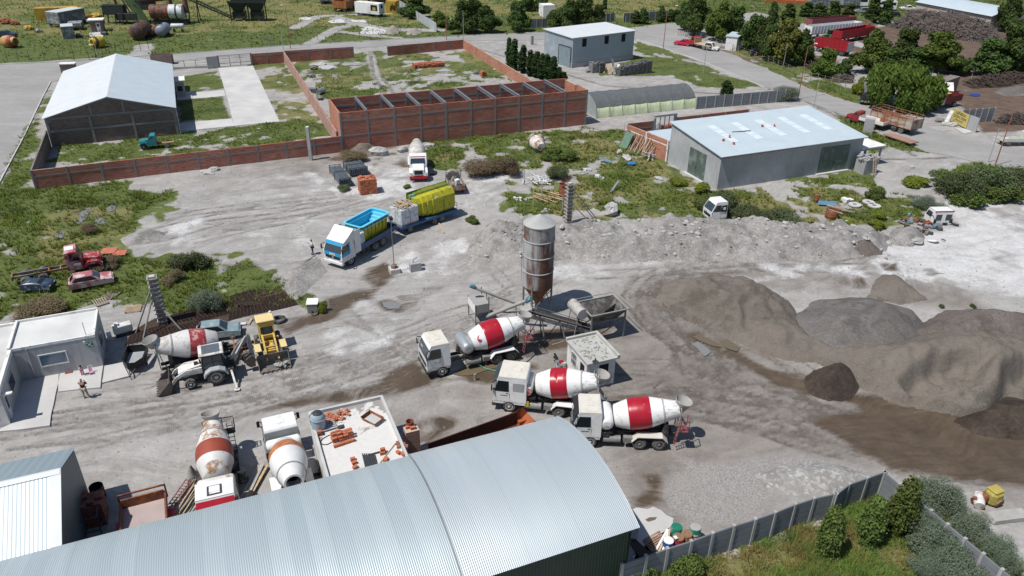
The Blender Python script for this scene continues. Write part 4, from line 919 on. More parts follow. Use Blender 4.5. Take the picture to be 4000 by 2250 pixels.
e=T('office','low grey rendered office with a pale flat roof, long window and green sign','office',AB(-16.5,58.15),AZ)
w_=M()
w_.bb(0,5.7,0,.2,-.1,2.8).bb(5.5,5.7,.2,4.3,-.1,2.8).bb(0,5.5,4.1,4.3,-.1,2.8).to('wall',RENDER,e)
M().bb(0,5.7,0,4.3,2.8,2.92).to('roof',ROOFC,e)
M().bb(-.02,5.72,-.02,.1,2.78,3.0).bb(5.6,5.72,.1,4.2,2.78,3.0).bb(-.02,5.72,4.2,4.32,2.78,3.12).bb(-.2,-.03,-.02,4.32,2.8,3.14).to('parapet',WHITE_,e)
f=M().bb(1.55,3.5,-.05,-.004,.95,1.05).bb(1.55,3.5,-.05,-.004,1.98,2.06).bb(1.55,1.63,-.05,-.004,1.05,1.98).bb(3.42,3.5,-.05,-.004,1.05,1.98).to('window',WHITE_,e)
M().bb(1.64,3.41,-.03,-.006,1.06,1.97).to('pane',GLASSB,f)
f=M().bb(5.705,5.74,1.3,2.6,.9,1.0).bb(5.705,5.74,1.3,2.6,2.0,2.1).to('window',POSTL,e);M().bb(5.703,5.72,1.35,2.55,1.0,2.0).to('pane',GLASSD,f)
s=M().bb(4.95,5.4,-.04,-.004,2.0,2.45).to('sign',mk('sign_green',(.01,.16,.075),.5),e)
m_=M().bb(5.1,5.25,-.05,-.041,2.14,2.3)
for sx,sz in ((5.0,2.05),(5.27,2.05),(5.0,2.32),(5.27,2.32)): m_.bb(sx,sx+.08,-.05,-.041,sz,sz+.08)
m_.to('pictogram',WHITE_,s)
M().cyl((5.1,.25,2.9),(5.1,.25,4.1),.03,None,5).to('aerial',GALV,e);M().lathe([(0,.1),(.06,.1)],(4.9,-.08,2.55),(0,-1,0),8).to('wall_lamp',WHITE_,e)
M().cyl((.95,-.04,-.1),(.95,-.04,2.8),.035,None,5).to('conduit',GALV,e)
e2=T('office_wing','grey office wing with a stained flat roof, white numbered front and dark side windows','office',AB(-26,52.6),AZ)
M().bb(0,9.5,0,.2,-.1,2.75).bb(9.3,9.5,.2,9.7,-.1,2.75).bb(0,9.3,9.5,9.7,-.1,2.75).to('wall',RENDER,e2)
M().bb(0,9.3,.1,9.7,2.75,2.85).to('roof',ROOFC2,e2);M().bb(-.1,9.55,-.1,.08,2.6,2.98).bb(9.32,9.55,.08,5.5,2.62,2.98).bb(0,9.32,9.6,9.8,2.7,3.05).to('parapet',WHITE_,e2)
M().bb(7.2,9.48,-.03,-.003,0,2.55).to('white_front',WHITE_,e2)
def text(s,size,mat,name,par,loc,rot=(PI/2,0,0),ext=.006,align='CENTER',scx=1.,label=None):
 c=bpy.data.curves.new(name,'FONT');c.body=s;c.size=size;c.extrude=ext;c.align_x=align;c.align_y='CENTER';c.resolution_u=2
 t=bpy.data.objects.new(name,c);me=bpy.data.meshes.new_from_object(t);bpy.data.objects.remove(t)
 me.materials.clear();me.materials.append(mat)
 o=bpy.data.objects.new(name,me);COL.objects.link(o);o.parent=par;o.location=loc;o.rotation_euler=rot;o.scale=(scx,1,1);return o
INK=mk('black_lettering',(.012,.012,.014),.6)
text('S',.62,INK,'lettering',e2,(8.45,-.045,1.75));text('1',.62,INK,'lettering',e2,(8.9,-.045,.85))
f=M().bb(9.505,9.54,2.4,4.0,.95,2.1).to('window',POSTL,e2);M().bb(9.535,9.55,2.5,3.9,1.05,2.0).to('pane',GLASSD,f)
f=M().bb(9.505,9.54,.5,1.1,.0,2.1).to('door',WHITE_,e2);M().bb(9.535,9.55,.6,1.0,.9,1.9).to('pane',GLASSD,f)
M().bb(9.4,10.2,.1,.4,2.4,2.5).to('canopy',WHITE_,e2)
pad=lambda pts,lb: sheet('paving_slab',[W(c0(*p)) for p in pts],CONC,lb,'paving',.09,.06,1.2,t=.15)
pad([(205,925),(598,882),(572,1072),(500,1410),(-60,1470),(110,1390)],'pale concrete apron in the angle of the office')
pad([(605,880),(1048,800),(1012,1022),(580,1066)],'pale concrete slab in front of the long office window')
pad([(1055,800),(1240,770),(1300,905),(1030,975)],'rough concrete slab under the black trailer drawbar')
e=T('flat_roof_block','unfinished white flat roofed block with a low parapet','building',AB(3.1,33.3),AZ)
Lx,Ly=5.05,8.8
M().bb(0,Lx,0,Ly,-.1,2.9).to('wall',WHITE_,e)
m,nt,bs=nmat('patchy_roof');tc=nd(nt,'TexCoord').outputs['Object'];s=nd(nt,'SeparateXYZ');nt.links.new(tc,s.inputs[0])
n1=noise(nt,tc,.55,6,.7);v=math_(nt,'ADD',math_(nt,'MULTIPLY',s.outputs[1],.055),math_(nt,'MULTIPLY',n1,.75))
c=mixc(nt,mapr(nt,v,.77,.80),mixc(nt,noise(nt,tc,3,5),(.50,.485,.46),(.66,.65,.63)),(.27,.25,.235));c=mixc(nt,mapr(nt,noise(nt,tc,7,5,.75),.55,.8,0,.5),c,(.4,.38,.36))
nt.links.new(c,bs.inputs['Base Color']);bs.inputs['Roughness'].default_value=.92
M().bb(.14,Lx-.14,.02,Ly-.14,2.9,2.97).to('roof',m,e)
M().bb(-.02,.16,0,Ly,2.88,3.2).bb(Lx-.16,Lx+.02,0,Ly,2.88,3.2).bb(.16,Lx-.16,Ly-.16,Ly+.02,2.88,3.2).to('parapet',concrete('parapet',(.50,.495,.485),None,.4),e)
FR=e;r2=lambda x,y:(1180+x/3.813,1520+y/3.813)
RT=2.98
t=T('water_tank','grey plastic water tank with a black lid on a pallet','water tank',W(r2(250,560),3.15));TK=mk('tank_grey_blue',(.30,.37,.42),.45,0,.06,2)
M().lathe([(0,.46),(.75,.46),(.98,.42),(1.1,.3)],(0,0,0),(0,0,1),20).to('body',TK,t);M().lathe([(0,.5),(.06,.5)],(0,0,.7),(0,0,1),20).to('rim',TK,t);M().lathe([(1.08,.3),(1.16,.31),(1.22,.2),(1.24,.02)],(0,0,0),(0,0,1),16).to('lid',mk('black_lid',(.03,.035,.04),.6),t);M().tube([(-.46,0,.1),(-.52,0,.5),(-.5,0,.9),(-.3,0,1.15)],.025,5).to('pipe',STEEL,t)
t=T('timber_pallet','grey slatted pallet under the water tank','pallet',W(r2(330,565),RT),AZ+.1)
for i in range(6): M().bb(-.75,.75,-.55+.2*i,-.42+.2*i,.1,.14).to('slat',POSTL,t)
M().bb(-.7,-.6,-.55,.6,0,.1).bb(.6,.7,-.55,.6,0,.1).to('bearer',TIMBER,t)
r=random.Random(5);mb=M()
for i in range(46):
 a=r.uniform(-.85,.85);b=r.uniform(-.45,.45);mb.at(a,b,.02+.18*r.random()*(1-abs(a)),r.uniform(0,3),r.uniform(-.3,.3),r.uniform(-.3,.3)).box(0,0,0,.3,.15,.1)
solo(mb,'brick_heap',REDB,'loose heap of red bricks beside the water tank','bricks',None,W(r2(510,425),RT),AZ)
block_stack('block_stack','main stack of hollow red blocks on the white flat roof','block stack',W(r2(600,730),RT),AZ+.1,4,3,4,.33,.2,.19,jit=.04,drop=.3,seed=8)
block_stack('block_stack','low row of hollow red blocks in front of the main stack','block stack',W(r2(630,820),RT),AZ+.12,4,1,1,.35,.2,.2,drop=0)
for i,(x,y) in enumerate(((758,1058),(782,1112),(795,1180))): solo(M().box(0,0,0,.3,.2,.19),'clay_block',REDB,['first of three red blocks in a short row on the white roof','middle one of three red blocks in a short row on the white roof','last of three red blocks in a row, by the corrugated eave'][i],'block','row of three blocks',W(r2(x,y),RT),AZ+.2*i)
for i,(x,y) in enumerate(((1200,968),(1248,1065),(1510,985),(275,672))): solo(M().box(0,0,0,.32,.22,.2).box(.36 if i==2 else .05,.1,.0 if i==2 else .2,.3,.2,.18) if i!=1 else M().box(0,0,0,.34,.24,.2),'clay_block',REDB,['red block at the end of the iron bars on the white roof','single red block near the pole end on the white roof','pair of red blocks against the roof parapet by the brick chimney','red blocks under the corner of the water tank pallet'][i],'block',None,W(r2(x,y),RT),AZ+i)
solo(M().box(-.12,0,0,.3,.2,.12).box(.2,.1,.02,.3,.2,.1).box(.1,-.3,0,.3,.2,.1).box(-.1,-.5,0,.3,.2,.1),'broken_brick',mk('dull_clay',(.27,.11,.08),.9),'dull flat tiles stacked by the parapet at the pole head','bricks',None,W(r2(1440,845),RT),AZ+1.2)
t=T('mortar_trough','rusty mortar trough half full of pale mix on the flat roof','trough',W(r2(1050,470),RT),AZ-1.0);RUSTP=rusty('rusted_plate',(.16,.06,.05),amt=.7)
M().slab([(-.55,-.35,.02),(.55,-.35,.02),(.55,.35,.02),(-.55,.35,.02)],.02).quad((-.55,-.35,0),(.55,-.35,0),(.65,-.45,.32),(-.65,-.45,.32)).quad((.55,.35,0),(-.55,.35,0),(-.65,.45,.32),(.65,.45,.32)).quad((.55,-.35,0),(.55,.35,0),(.65,.45,.32),(.65,-.45,.32)).quad((-.55,.35,0),(-.55,-.35,0),(-.65,-.45,.32),(-.65,.45,.32)).to('shell',RUSTP,t);M().slab([(-.4,-.36,.2),(.6,-.4,.1),(.6,.4,.1),(-.4,.36,.2)],.08).to('mortar',CONW,t)
for i in range(7): 
 x0,y0=900+28*i,980;x1,y1=945+27*i,1160-8*i
 solo(M().bar((0,0,.1),tuple(W(r2(x1,y1),RT+.1)-W(r2(x0,y0),RT+.0)),.07),'iron_bar',STEEL,'dark iron bar of the row laid across the white roof','bar','row of iron bars on the flat roof',W(r2(x0,y0),RT))
solo(M().bar((0,0,.02),tuple(W(r2(1245,915),RT+.05)-W(r2(985,990),RT)),.08,.12),'iron_beam',STEEL,'heavier dark iron beam across the head of the bar row','beam',None,W(r2(985,990),RT))
solo(M().cyl((0,0,.03),tuple(W(r2(1395,800),RT+.03)-W(r2(1165,1100),RT)),.035),'pole',TIMBERL,'long pale pole lying diagonally on the white roof','pole',None,W(r2(1165,1100),RT))
P=[W(r2(*p),RT+.03)-W(r2(300,820),RT) for p in ((480,655),(390,690),(300,740),(275,780),(300,825),(370,825),(440,790),(500,735))]
solo(M().tube([tuple(p) for p in P],.025,5),'hose',STEEL,'dark hose curled beside the red block stack','hose',None,W(r2(300,820),RT))
solo(M().box(0,0,0,.42,.28,.18,.03),'grey_case',STEEL,'small grey box behind the red block stack','box',None,W(r2(585,580),RT+.3),.4)
t=T('brick_pillar','brick chimney stump beside the flat roofed block','pillar',W(r2(1650,960)),AZ);M().box(0,0,-.1,.95,.7,2.3).to('shaft',BRICKL,t);M().box(.1,-.1,2.2,.34,.2,.2).box(-.2,.1,2.2,.3,.2,.18).to('loose_brick',REDB,t)
t=T('rusted_tube','open rusted steel tube standing on the brick stump','tube',W(r2(1618,700),1.3));M().lathe([(0,.27),(1.3,.27),(1.3,.25),(.1,.25)],(0,0,0),(0,0,1),16,(True,True)).to('shell',rusty('orange_rust',(.3,.1,.06),(.17,.06,.035),.6),t);M().lathe([(.7,.275),(.78,.275)],(0,0,0),(0,0,1),16).to('band',WHITE_,t)
po=W((2060,1622),.4);pb=W((1700,1752),.4)
t=T('tipper_skip','long rust red tipper skip lying behind the vaulted shed','tipper skip',(-1.75,40.15,-.15),rad(30.7),None,(1.2,.74,.95));DUMP=rusty('rust_red_body',(.085,.03,.022),(.05,.022,.016),.5,1.5,.7,(.13,.05,.03));OR_=rusty('orange_body',(.34,.085,.03),(.16,.05,.025),.4,1.4)
M().bb(-3.2,2.6,-1.1,1.1,.5,.58).bb(-3.2,2.6,-1.16,-1.1,.5,1.7).to('tray',DUMP,t);M().bb(-3.2,2.6,1.1,1.2,.5,1.75).bb(-3.26,-3.2,-1.16,1.2,.5,1.3).to('side_board',DUMP,t)
M().quad((2.6,-1.15,.55),(3.3,-1.1,1.35),(3.3,1.1,1.35),(2.6,1.2,.55)).quad((2.6,1.2,.55),(3.3,1.1,1.35),(3.0,1.2,1.95),(2.0,1.2,1.75)).quad((2.6,-1.15,.55),(3.3,-1.1,1.35),(3.0,-1.16,1.95),(2.0,-1.16,1.75)).bb(2.55,3.1,.5,.9,.8,1.1).to('tailboard',OR_,t)
M().bb(-2.8,2.4,-.5,.5,.1,.5).to('subframe',STEEL,t)
e=T('control_hut','small white control hut with a dusty slab roof and barred window','hut',AB(23.75,41.25),AZ);M().bb(0,2.5,0,3.3,-.1,2.5).to('wall',WHITE_,e)
DUST=concrete('dusty_roof',(.42,.415,.385),(.30,.29,.27),.6,1.5)
M().bb(-.15,2.65,-.35,3.4,2.5,2.62).to('roof',DUST,e);M().bb(2.45,2.68,-.36,3.42,2.6,2.82).bb(-.15,2.44,3.2,3.42,2.6,2.82).to('parapet',DUST,e)
mb=M();r=random.Random(7)
for i in range(60): mb.at(r.uniform(.1,2.3),r.uniform(-.1,3.0),2.62,r.uniform(0,3)).box(0,0,0,r.uniform(.08,.3),r.uniform(.05,.1),r.uniform(.03,.08))
tag(mb.to('roof_litter',concrete('litter',(.33,.32,.3))),'scraps of dry concrete littering the hut roof','litter',None,'stuff').matrix_world=e.matrix_basis
f=M().bb(-.03,-.002,1.7,2.5,1.05,2.0).to('window',DARK,e);mb=M()
for k in range(5): mb.bb(-.05,-.03,1.7+.19*k,1.74+.19*k,1.05,2.)
mb.bb(-.05,-.03,1.7,2.5,1.5,1.54).to('bars',WHITE_,f)
M().bb(-.03,-.002,.35,1.0,0,2.0).to('door_opening',DARK,e);M().bb(-.45,-.03,.1,.35,.5,1.6).to('door',mk('red_door',(.5,.03,.05),.5),e)
f=M().bb(1.1,1.9,-.04,-.002,1.2,2.0).to('window',DARK,e)
solo(M().tube([(1.6,-.05,2.7),(1.75,.4,2.72)],.04,5).cyl((1.7,0,2.63),(1.7,0,2.66),.25,None,10),'pan',STEEL,'dark round pan left on the hut roof','pan',None,e.matrix_basis@Vector((-1,.4,0)))
e=T('cement_silo','tall rusty cement silo with grey conical cap on steel legs','silo',AB(25.3,53.9))
SILO=rusty('rusted_silo',(.38,.385,.385),(.10,.05,.038),.54,.55,.75,(.17,.072,.04),(1,1,.16));SILOG=rusty('grey_silo',(.33,.335,.335),(.11,.07,.055),.56,.7,.75,(.20,.13,.10),(1,1,.25));CAPM=concrete('silo_cap',(.37,.375,.365),(.28,.27,.25),.5,.9)
R_=1.37
z=[2.6,4.2,5.7,7.2,8.65]
for i in range(4): M().lathe([(z[i]+.03,R_),(z[i+1]-.03,R_)],(0,0,0),(0,0,1),32,(False,False)).to('shell_ring',SILOG if i==3 else SILO,e)
for k in (4.2,5.7,7.2): M().lathe([(k-.06,R_+.005),(k-.03,R_+.05),(k+.03,R_+.05),(k+.06,R_+.005)],(0,0,0),(0,0,1),32,(False,False)).to('hoop',CAPM,e)
M().lathe([(8.58,R_+.06),(8.66,R_+.06),(9.05,.75),(9.45,.05)],(0,0,0),(0,0,1),32).to('cone_cap',CAPM,e)
M().lathe([(.75,.22),(2.6,R_)],(0,0,0),(0,0,1),24).to('hopper_cone',rusty('orange_cone',(.2,.09,.04),(.12,.05,.025),.6,1.,.8,(.3,.12,.04)),e)
for i in range(4):
 a=AZ+PI/4+i*PI/2;x,y=R_*.98*math.cos(a),R_*.98*math.sin(a);M().cyl((x,y,-.1),(x,y,3.0),.09,None,8).to('leg',STEEL2 if 'STEEL2' in globals() else mk('dusty_steel',(.20,.195,.185),.8,.1,.2,2),e)
mb=M()
for i in range(4):
 a=AZ+PI/4+i*PI/2;b=a+PI/2;mb.bar((R_*math.cos(a),R_*math.sin(a),.4),(R_*math.cos(b),R_*math.sin(b),2.4),.06)
DST=MATS['dusty_steel'];mb.to('brace',DST,e)
lad=M();
for s in (-.15,.15): lad.bar((-R_-.12,s,3.0),(-R_-.12,s,8.7),.035)
for k in range(18): lad.bar((-R_-.12,-.15,3.1+.31*k),(-R_-.12,.15,3.1+.31*k),.03)
lad.to('ladder',DST,e)
CON=concrete('cement_dust',(.33,.32,.30),(.20,.19,.18),.6,1.2)
e=T('aggregate_bin','open steel aggregate bin on braced legs','hopper',AB(28.8,48.1),AZ)
x0,x1,y0,y1=-1.75,1.75,-1.3,1.3
for k,(q0,q1) in enumerate((((x0,y0),(x1,y0)),((x1,y0),(x1,y1)),((x1,y1),(x0,y1)),((x0,y1),(x0,y0)))):
 M().quad((q0[0],q0[1],2.75),(q1[0],q1[1],2.75),(q1[0]*.55,q1[1]*.35,1.35),(q0[0]*.55,q0[1]*.35,1.35)).to('bin_wall',mk('dark_bin',(.085,.08,.075),.8,.1,.25,2,(.2,.19,.18),.4,1.5),e)
M().bar((x0,y0,2.78),(x1,y0,2.78),.09).bar((x1,y0,2.78),(x1,y1,2.78),.09).bar((x1,y1,2.78),(x0,y1,2.78),.09).bar((x0,y1,2.78),(x0,y0,2.78),.09).bar((x1+.35,y0,2.9),(x1+.35,y1,2.9),.05).bar((x0,y1+.3,2.9),(x1,y1+.3,2.9),.05).to('rim',CON,e)
M().quad((-.4,-1.1,2.9),(1.2,-.2,2.9),(1.,-.1,1.5),(-.3,-.8,1.5)).to('divider',MATS['dark_bin'],e)
for sx in (-1.6,1.6):
 for sy in (-1.15,1.15): M().bar((sx,sy,-.1),(sx,sy,2.7),.12).to('leg',DST,e)
M().bar((-1.6,-1.15,.2),(1.6,-1.15,1.9),.07).bar((1.6,-1.15,.2),(1.6,1.15,1.9),.07).bar((-1.6,1.15,.2),(1.6,1.15,1.9),.07).bar((-1.6,-1.15,1.95),(1.6,-1.15,1.95),.09).bar((-1.6,1.15,1.95),(1.6,1.15,1.95),.09).to('brace',DST,e)
p0=AB(27.6,48.2,.75);p1=AB(22.3,49.3,3.05);e=T('belt_conveyor','inclined belt conveyor rising from the aggregate bin towards the silo','conveyor',(*p0[:2],0),yaw(p0,p1))
L=float(np.linalg.norm((p1-p0)[:2]));
M().quad((0,-.35,.78),(L,-.35,3.0),(L,.35,3.0),(0,.35,.78)).quad((0,-.35,.78),(0,-.45,.95),(L,-.45,3.17),(L,-.35,3.0)).quad((0,.35,.78),(0,.45,.95),(L,.45,3.17),(L,.35,3.0)).to('belt',mk('belt_rubber',(.06,.058,.055),.8,0,.3,3),e)
M().prism([(0,.45),(L,2.55),(L,2.95),(0,.8)],-.5,-.42).prism([(0,.45),(L,2.55),(L,2.95),(0,.8)],.42,.5).to('side_frame',mk('conveyor_grey',(.11,.115,.115),.7,.2,.2,1.5,(.25,.24,.23),.4,1.2),e)
M().bar((0,-.52,1.05),(L,-.52,3.3),.05).bar((0,.52,1.05),(L,.52,3.3),.05).to('handrail',DST,e)
M().prism([(L-.3,3.4),(L+.55,3.1),(L+.75,2.0),(L+.4,1.7),(L-.1,2.2)],-.5,.5).to('head_box',CON,e)
for x in (L*.45,L*.78):
 h=.75+(x/L)*2.2
 M().bar((x,-.42,h-.3),(x-.25,-.75,-.05),.08).bar((x,.42,h-.3),(x-.25,.75,-.05),.08).bar((x,-.42,h-.3),(x+.9,-.75,-.05),.07).bar((x-.2,-.7,.5),(x-.2,.7,.5),.06).to('trestle',DST,e)
t=T('admix_tank','dented pale cylindrical tank slung beside the aggregate bin','tank',AB(26.75,48.75,2.5),AZ);M().cyl((0,-1.,0),(0,1.,0),.5,None,18).to('shell',rusty('pale_tank',(.42,.41,.39),(.24,.21,.19),.4,1.4),t);M().bar((.0,-.7,-.5),(.0,-.9,-2.5),.06).bar((-.3,-.7,-.4),(-.8,-1.0,-2.5),.06).bar((.3,.7,-.4),(.5,.7,-2.5),.06).bar((-.3,.7,-.4),(-.5,.9,-2.5),.06).to('stand',DST,t)
e=T('weigh_hopper','square dusty weigh hopper on a steel frame','hopper',AB(19.75,54.25),AZ);M().bb(-.65,.65,-.95,.95,1.1,1.95).to('box_panel',CON,e);M().bb(-.67,-.655,-.9,.9,1.15,1.9).to('white_side',WHITE_,e)
for sx in (-.62,.62):
 for sy in (-.92,.92): M().bar((sx,sy,-.1),(sx,sy,2.0 if sx<0 else 2.6),.09).to('leg',DST,e)
M().bar((-.62,-.92,.15),(.62,-.92,.15),.08).bar((-.62,.92,.15),(-.62,-.92,.15),.08).bar((.62,.92,.8),(.62,-.92,.8),.08).to('brace',DST,e);M().lathe([(1.0,.5),(.3,.15)],(0,0,0),(0,0,1),4).to('outlet',CON,e)
def screw(label,a,b,r):
 a=np.array(a);b=np.array(b);t=T('screw_conveyor',label,'screw conveyor',(a[0],a[1],0));v=lambda p:(p[0]-a[0],p[1]-a[1],p[2])
 M().cyl(v(a),v(b),r,None,10).to('tube',CON,t);d=(b-a)/np.linalg.norm(b-a);c=b+d*.05
 M().cyl(v(b),v(b+d*.55),r*1.2,None,10).box(*v(b+d*.2)[:2],b[2]+.05,.3,.3,.3).to('drive_motor',mk('motor_blue',(.10,.20,.24),.6),t)
 M().bar(v(a+(b-a)*.75),(v(a+(b-a)*.75)[0]+.2,v(a+(b-a)*.75)[1],-.1),.06).to('prop',DST,t);return t
screw('thick dusty screw conveyor tube rising from ground by the weigh hopper',AB(20.2,53.5,.5),AB(22.9,51.0,2.9),.17)
screw('thin splashed screw conveyor tube reaching over the weigh hopper',AB(23.4,53.9,.9),AB(19.6,54.6,2.95),.13)
# ================================================================ VEHICLES
TYRE=mk('tyre_rubber',(.03,.03,.031),.85,0,.25,3,(.13,.12,.11),.45,1.5)
RIM=mk('steel_rim',(.25,.245,.235),.6,.3,.2,3);RIMW=mk('pale_rim',(.45,.44,.42),.6,.1,.2,3)
CHAS=mk('chassis_dark',(.035,.034,.033),.7,.2,.3,2,(.16,.14,.12),.35,1.2)
CABW=mk('cab_white',(.70,.70,.69),.35,0,.05,1.2,(.60,.58,.54),.25,2.);CABR=mk('cab_roof_cream',(.62,.59,.53),.5,0,.07,1.5,(.56,.51,.43),.4,1.6)
DRW=mk('drum_white',(.74,.74,.73),.32,0,.05,1.,(.50,.48,.44),.22,.9)
def crusted(m,x0=.2,x1=-2.4,col=(.40,.385,.355)):
 """splashed cement towards the mouth of a drum"""
 nt=m.node_tree;bs=nt.nodes['Principled BSDF'];src=bs.inputs['Base Color'].links[0].from_socket;tc=nd(nt,'TexCoord').outputs['Object'];s=nd(nt,'SeparateXYZ');nt.links.new(tc,s.inputs[0])
 v=math_(nt,'ADD',math_(nt,'MULTIPLY',noise(nt,mapping(nt,tc,(1,2.2,2.2)),2.6,7,.75),1.),mapr(nt,s.outputs[0],x0,x1,-.12,.16))
 nt.links.new(mixc(nt,mapr(nt,v,.55,.64,0,.75),src,col),bs.inputs['Base Color'])
crusted(DRW)
RED=mk('band_red',(.36,.012,.026),.32,0,.1,1.2,(.40,.10,.10),.14,3.);REDF=mk('faded_red',(.30,.035,.04),.5,0,.12,2,(.48,.30,.28),.35,2)
DRR=rusty('rusty_white_drum',(.66,.65,.62),(.20,.10,.05),.42,1.,.5,(.35,.17,.06),(1,1,1));RSTB=rusty('rust_red_band',(.27,.05,.025),(.20,.045,.025),.4,1.2,.6,(.33,.10,.05),(1,1,1));ORB=rusty('orange_band',(.45,.19,.06),(.38,.10,.05),.5,1.5,.6,(.30,.08,.05),(1,1,1))
CEM=concrete('caked_cement',(.36,.35,.33),(.22,.21,.20),.5,2.)
BLKP=mk('black_plastic',(.02,.02,.022),.6);AMB=mk('lamp_amber',(.5,.2,.03),.3);LAMP=mk('lamp_glass',(.55,.56,.56),.15)
TANKS=mk('aluminium_tank',(.50,.52,.53),.4,.6,.08,1.5);DWIN=glass('dark_window',(.012,.016,.018),.1)
MAUVE=mk('faded_maroon',(.22,.07,.075),.7,0,.2,3);YEL=mk('loader_yellow',(.60,.40,.075),.5,0,.12,1.4,(.40,.29,.14),.35,1.5);YELP=mk('loader_cream',(.66,.52,.25),.55,0,.08,1.4)
def rot2(th,x,y): return np.array([x*math.cos(th)-y*math.sin(th),x*math.sin(th)+y*math.cos(th),0])
def org(th,wp,lx,ly): p=np.array([wp[0],wp[1],0.])-rot2(th,lx,ly);return p
def wheel(par,x,y,r=.5,w=.3,rim=None,dual=False):
 s=1 if y>0 else -1;W2=w*(1.9 if dual else 1)
 yo=y+s*W2/2;yi=y-s*W2/2
 pr=[(0,r*.58),(.0,r*.86),(.05*1,r*.97),(W2*.5,r),(W2-.05,r*.97),(W2,r*.86),(W2,r*.58)]
 o=M().lathe(pr,(x,yi,r),(0,s,0),22,(True,True))
 o=o.to('wheel',TYRE,par)
 M().lathe([(0,r*.60),(.012,r*.60),(.012,r*.52),(-.06 if dual else -.03,r*.42),(-.07 if dual else -.02,r*.24),(.03,r*.2),(.05,.03)],(x,yo,r),(0,s,0),16,(False,True)).to('rim',rim or RIM,o)
 return o
def cabover(t,x0=3.6,x1=5.6,wd=2.4,z0=.95,z1=2.95,mat=CABW,roof=None,rake=.28,win=True,sleeper=0.,mirror=True,bump=CHAS,visor=None,hatch=True):
 """flat fronted lorry cab; front at x1"""
 h=wd/2;zb=z0+(z1-z0)*.40;zt=z1-.28
 prof=[(x0,z0),(x1-.03,z0),(x1,zb),(x1-rake,zt),(x1-rake-.18,z1),(x0+.06,z1),(x0,z1-.1)]
 body=M();a=[(x,-h,z) for x,z in prof];b=[(x,h,z) for x,z in prof];n=len(prof)
 ins=lambda P,s:[(x,y-s*(.12 if z>zb+.05 else 0),z) for x,y,z in P]
 a=ins(a,-1);b=ins(b,1)
 body.add(a+b,[tuple(range(n))[::-1],tuple(range(n,2*n))]+[(j,(j+1)%n,n+(j+1)%n,n+j) for j in range(n)])
 body.bb(x0+.05,x1-.02,-h+.02,h-.02,z0-.22,z0)
 c=body.to('cab',mat,t)
 for v in c.data.polygons: pass
 g=.012
 ws=M().quad((x1+g-.01,-h+.10,zb+.06),(x1+g-.01,h-.10,zb+.06),(x1-rake+g+.015,h-.2,zt-.02),(x1-rake+g+.015,-h+.2,zt-.02)).to('windscreen',GLASSD,c)
 for s in (-1,1):
  y=s*(h+.004);yt=s*(h-.108)
  xd0=x1-.12;xd1=x1-1.25
  d=M().quad(*([(xd0,y,z0+.03),(xd1,y,z0+.03),(xd1,y,zb+.02),(xd0,y,zb+.02)] if s<0 else [(xd1,y,z0+.03),(xd0,y,z0+.03),(xd0,y,zb+.02),(xd1,y,zb+.02)])).to('door',mat,c)
  M().add([(xd0-.02,s*(h-.0),zb+.07),(xd1+.06,s*(h-.0),zb+.07),(xd1+.06,s*(h-.10),zt-.06),(xd0-rake-.0,s*(h-.10),zt-.06)],[(0,1,2,3)]).to('side_window',DWIN,d)
  M().bb(xd1+.08,xd1+.24,s*(h+.012)-.01,s*(h+.012)+.01,zb-.12,zb-.07).to('handle',BLKP,d)
  if sleeper: M().bb(x0+.2,x0+.2+sleeper,s*(h-.055)-.008,s*(h-.055)+.008,zb+.1,zt-.15).to('sleeper_panel',POSTL,c)
  if mirror:
   M().bar((x1-.3,s*(h-.12),zt-.05),(x1+.02,s*(h+.14),zt-.1),.05).bar((x1-.15,s*(h-.05),zb+.2),(x1+.02,s*(h+.14),zb+.3),.05).box(x1+.03,s*(h+.15),zb+.15,.07,.2,.5,.02).to('mirror',BLKP,c)
  M().lathe([(0,.56),(.34,.58)],(x1-1.3,s*(h-.34),.5),(0,s,0),18,(False,False),0,2*PI).to('wheel_arch',mat if False else BLKP,c)
  M().box(x1-.03,s*(h-.32),z0-.12,.1,.42,.2).to('headlight',LAMP,c)
 M().bb(x1-.3,x1+.06,-h,h,z0-.5,z0-.16,.05).to('bumper',bump,c)
 M().bb(x1-.02,x1+.012,-h+.25,h-.25,z0+.08,z0+.42).to('grille',BLKP,c)
 if roof: M().bb(x0+.1,x1-rake-.16,-h+.14,h-.14,z1-.02,z1+.02).to('roof',roof,c)
 if hatch: M().bb(x0+.55,x0+1.05,-.3,.3,z1+.02,z1+.05).to('roof_hatch',roof or mat,c)
 if visor: M().add([(x1-rake-.06,-h+.15,z1-.06),(x1-rake-.06,h-.15,z1-.06),(x1+.0,h-.12,zt-.12),(x1+.0,-h+.12,zt-.12)],[(0,1,2,3)]).to('visor',visor,c)
 return c
def fender(t,mat,x0=-1.25,x1=1.25,y=1.,w=.62,z=1.12):
 for s in (-1,1):
  y0,y1=s*y-w/2,s*y+w/2
  M().prism([(x0,z-.4),(x0+.02,z-.4),(x0+.4,z+.0),(x1-.4,z+.0),(x1-.02,z-.4),(x1,z-.4),(x1-.38,z+.05),(x0+.38,z+.05)],y0,y1).to('mudguard',mat,t)
DPROF=[(0,.2),(.03,.72),(.10,.80),(.95,1.06),(1.15,1.12),(1.6,1.14),(2.1,1.13),(2.45,1.08),(4.0,.66),(4.3,.60),(4.4,.58)]
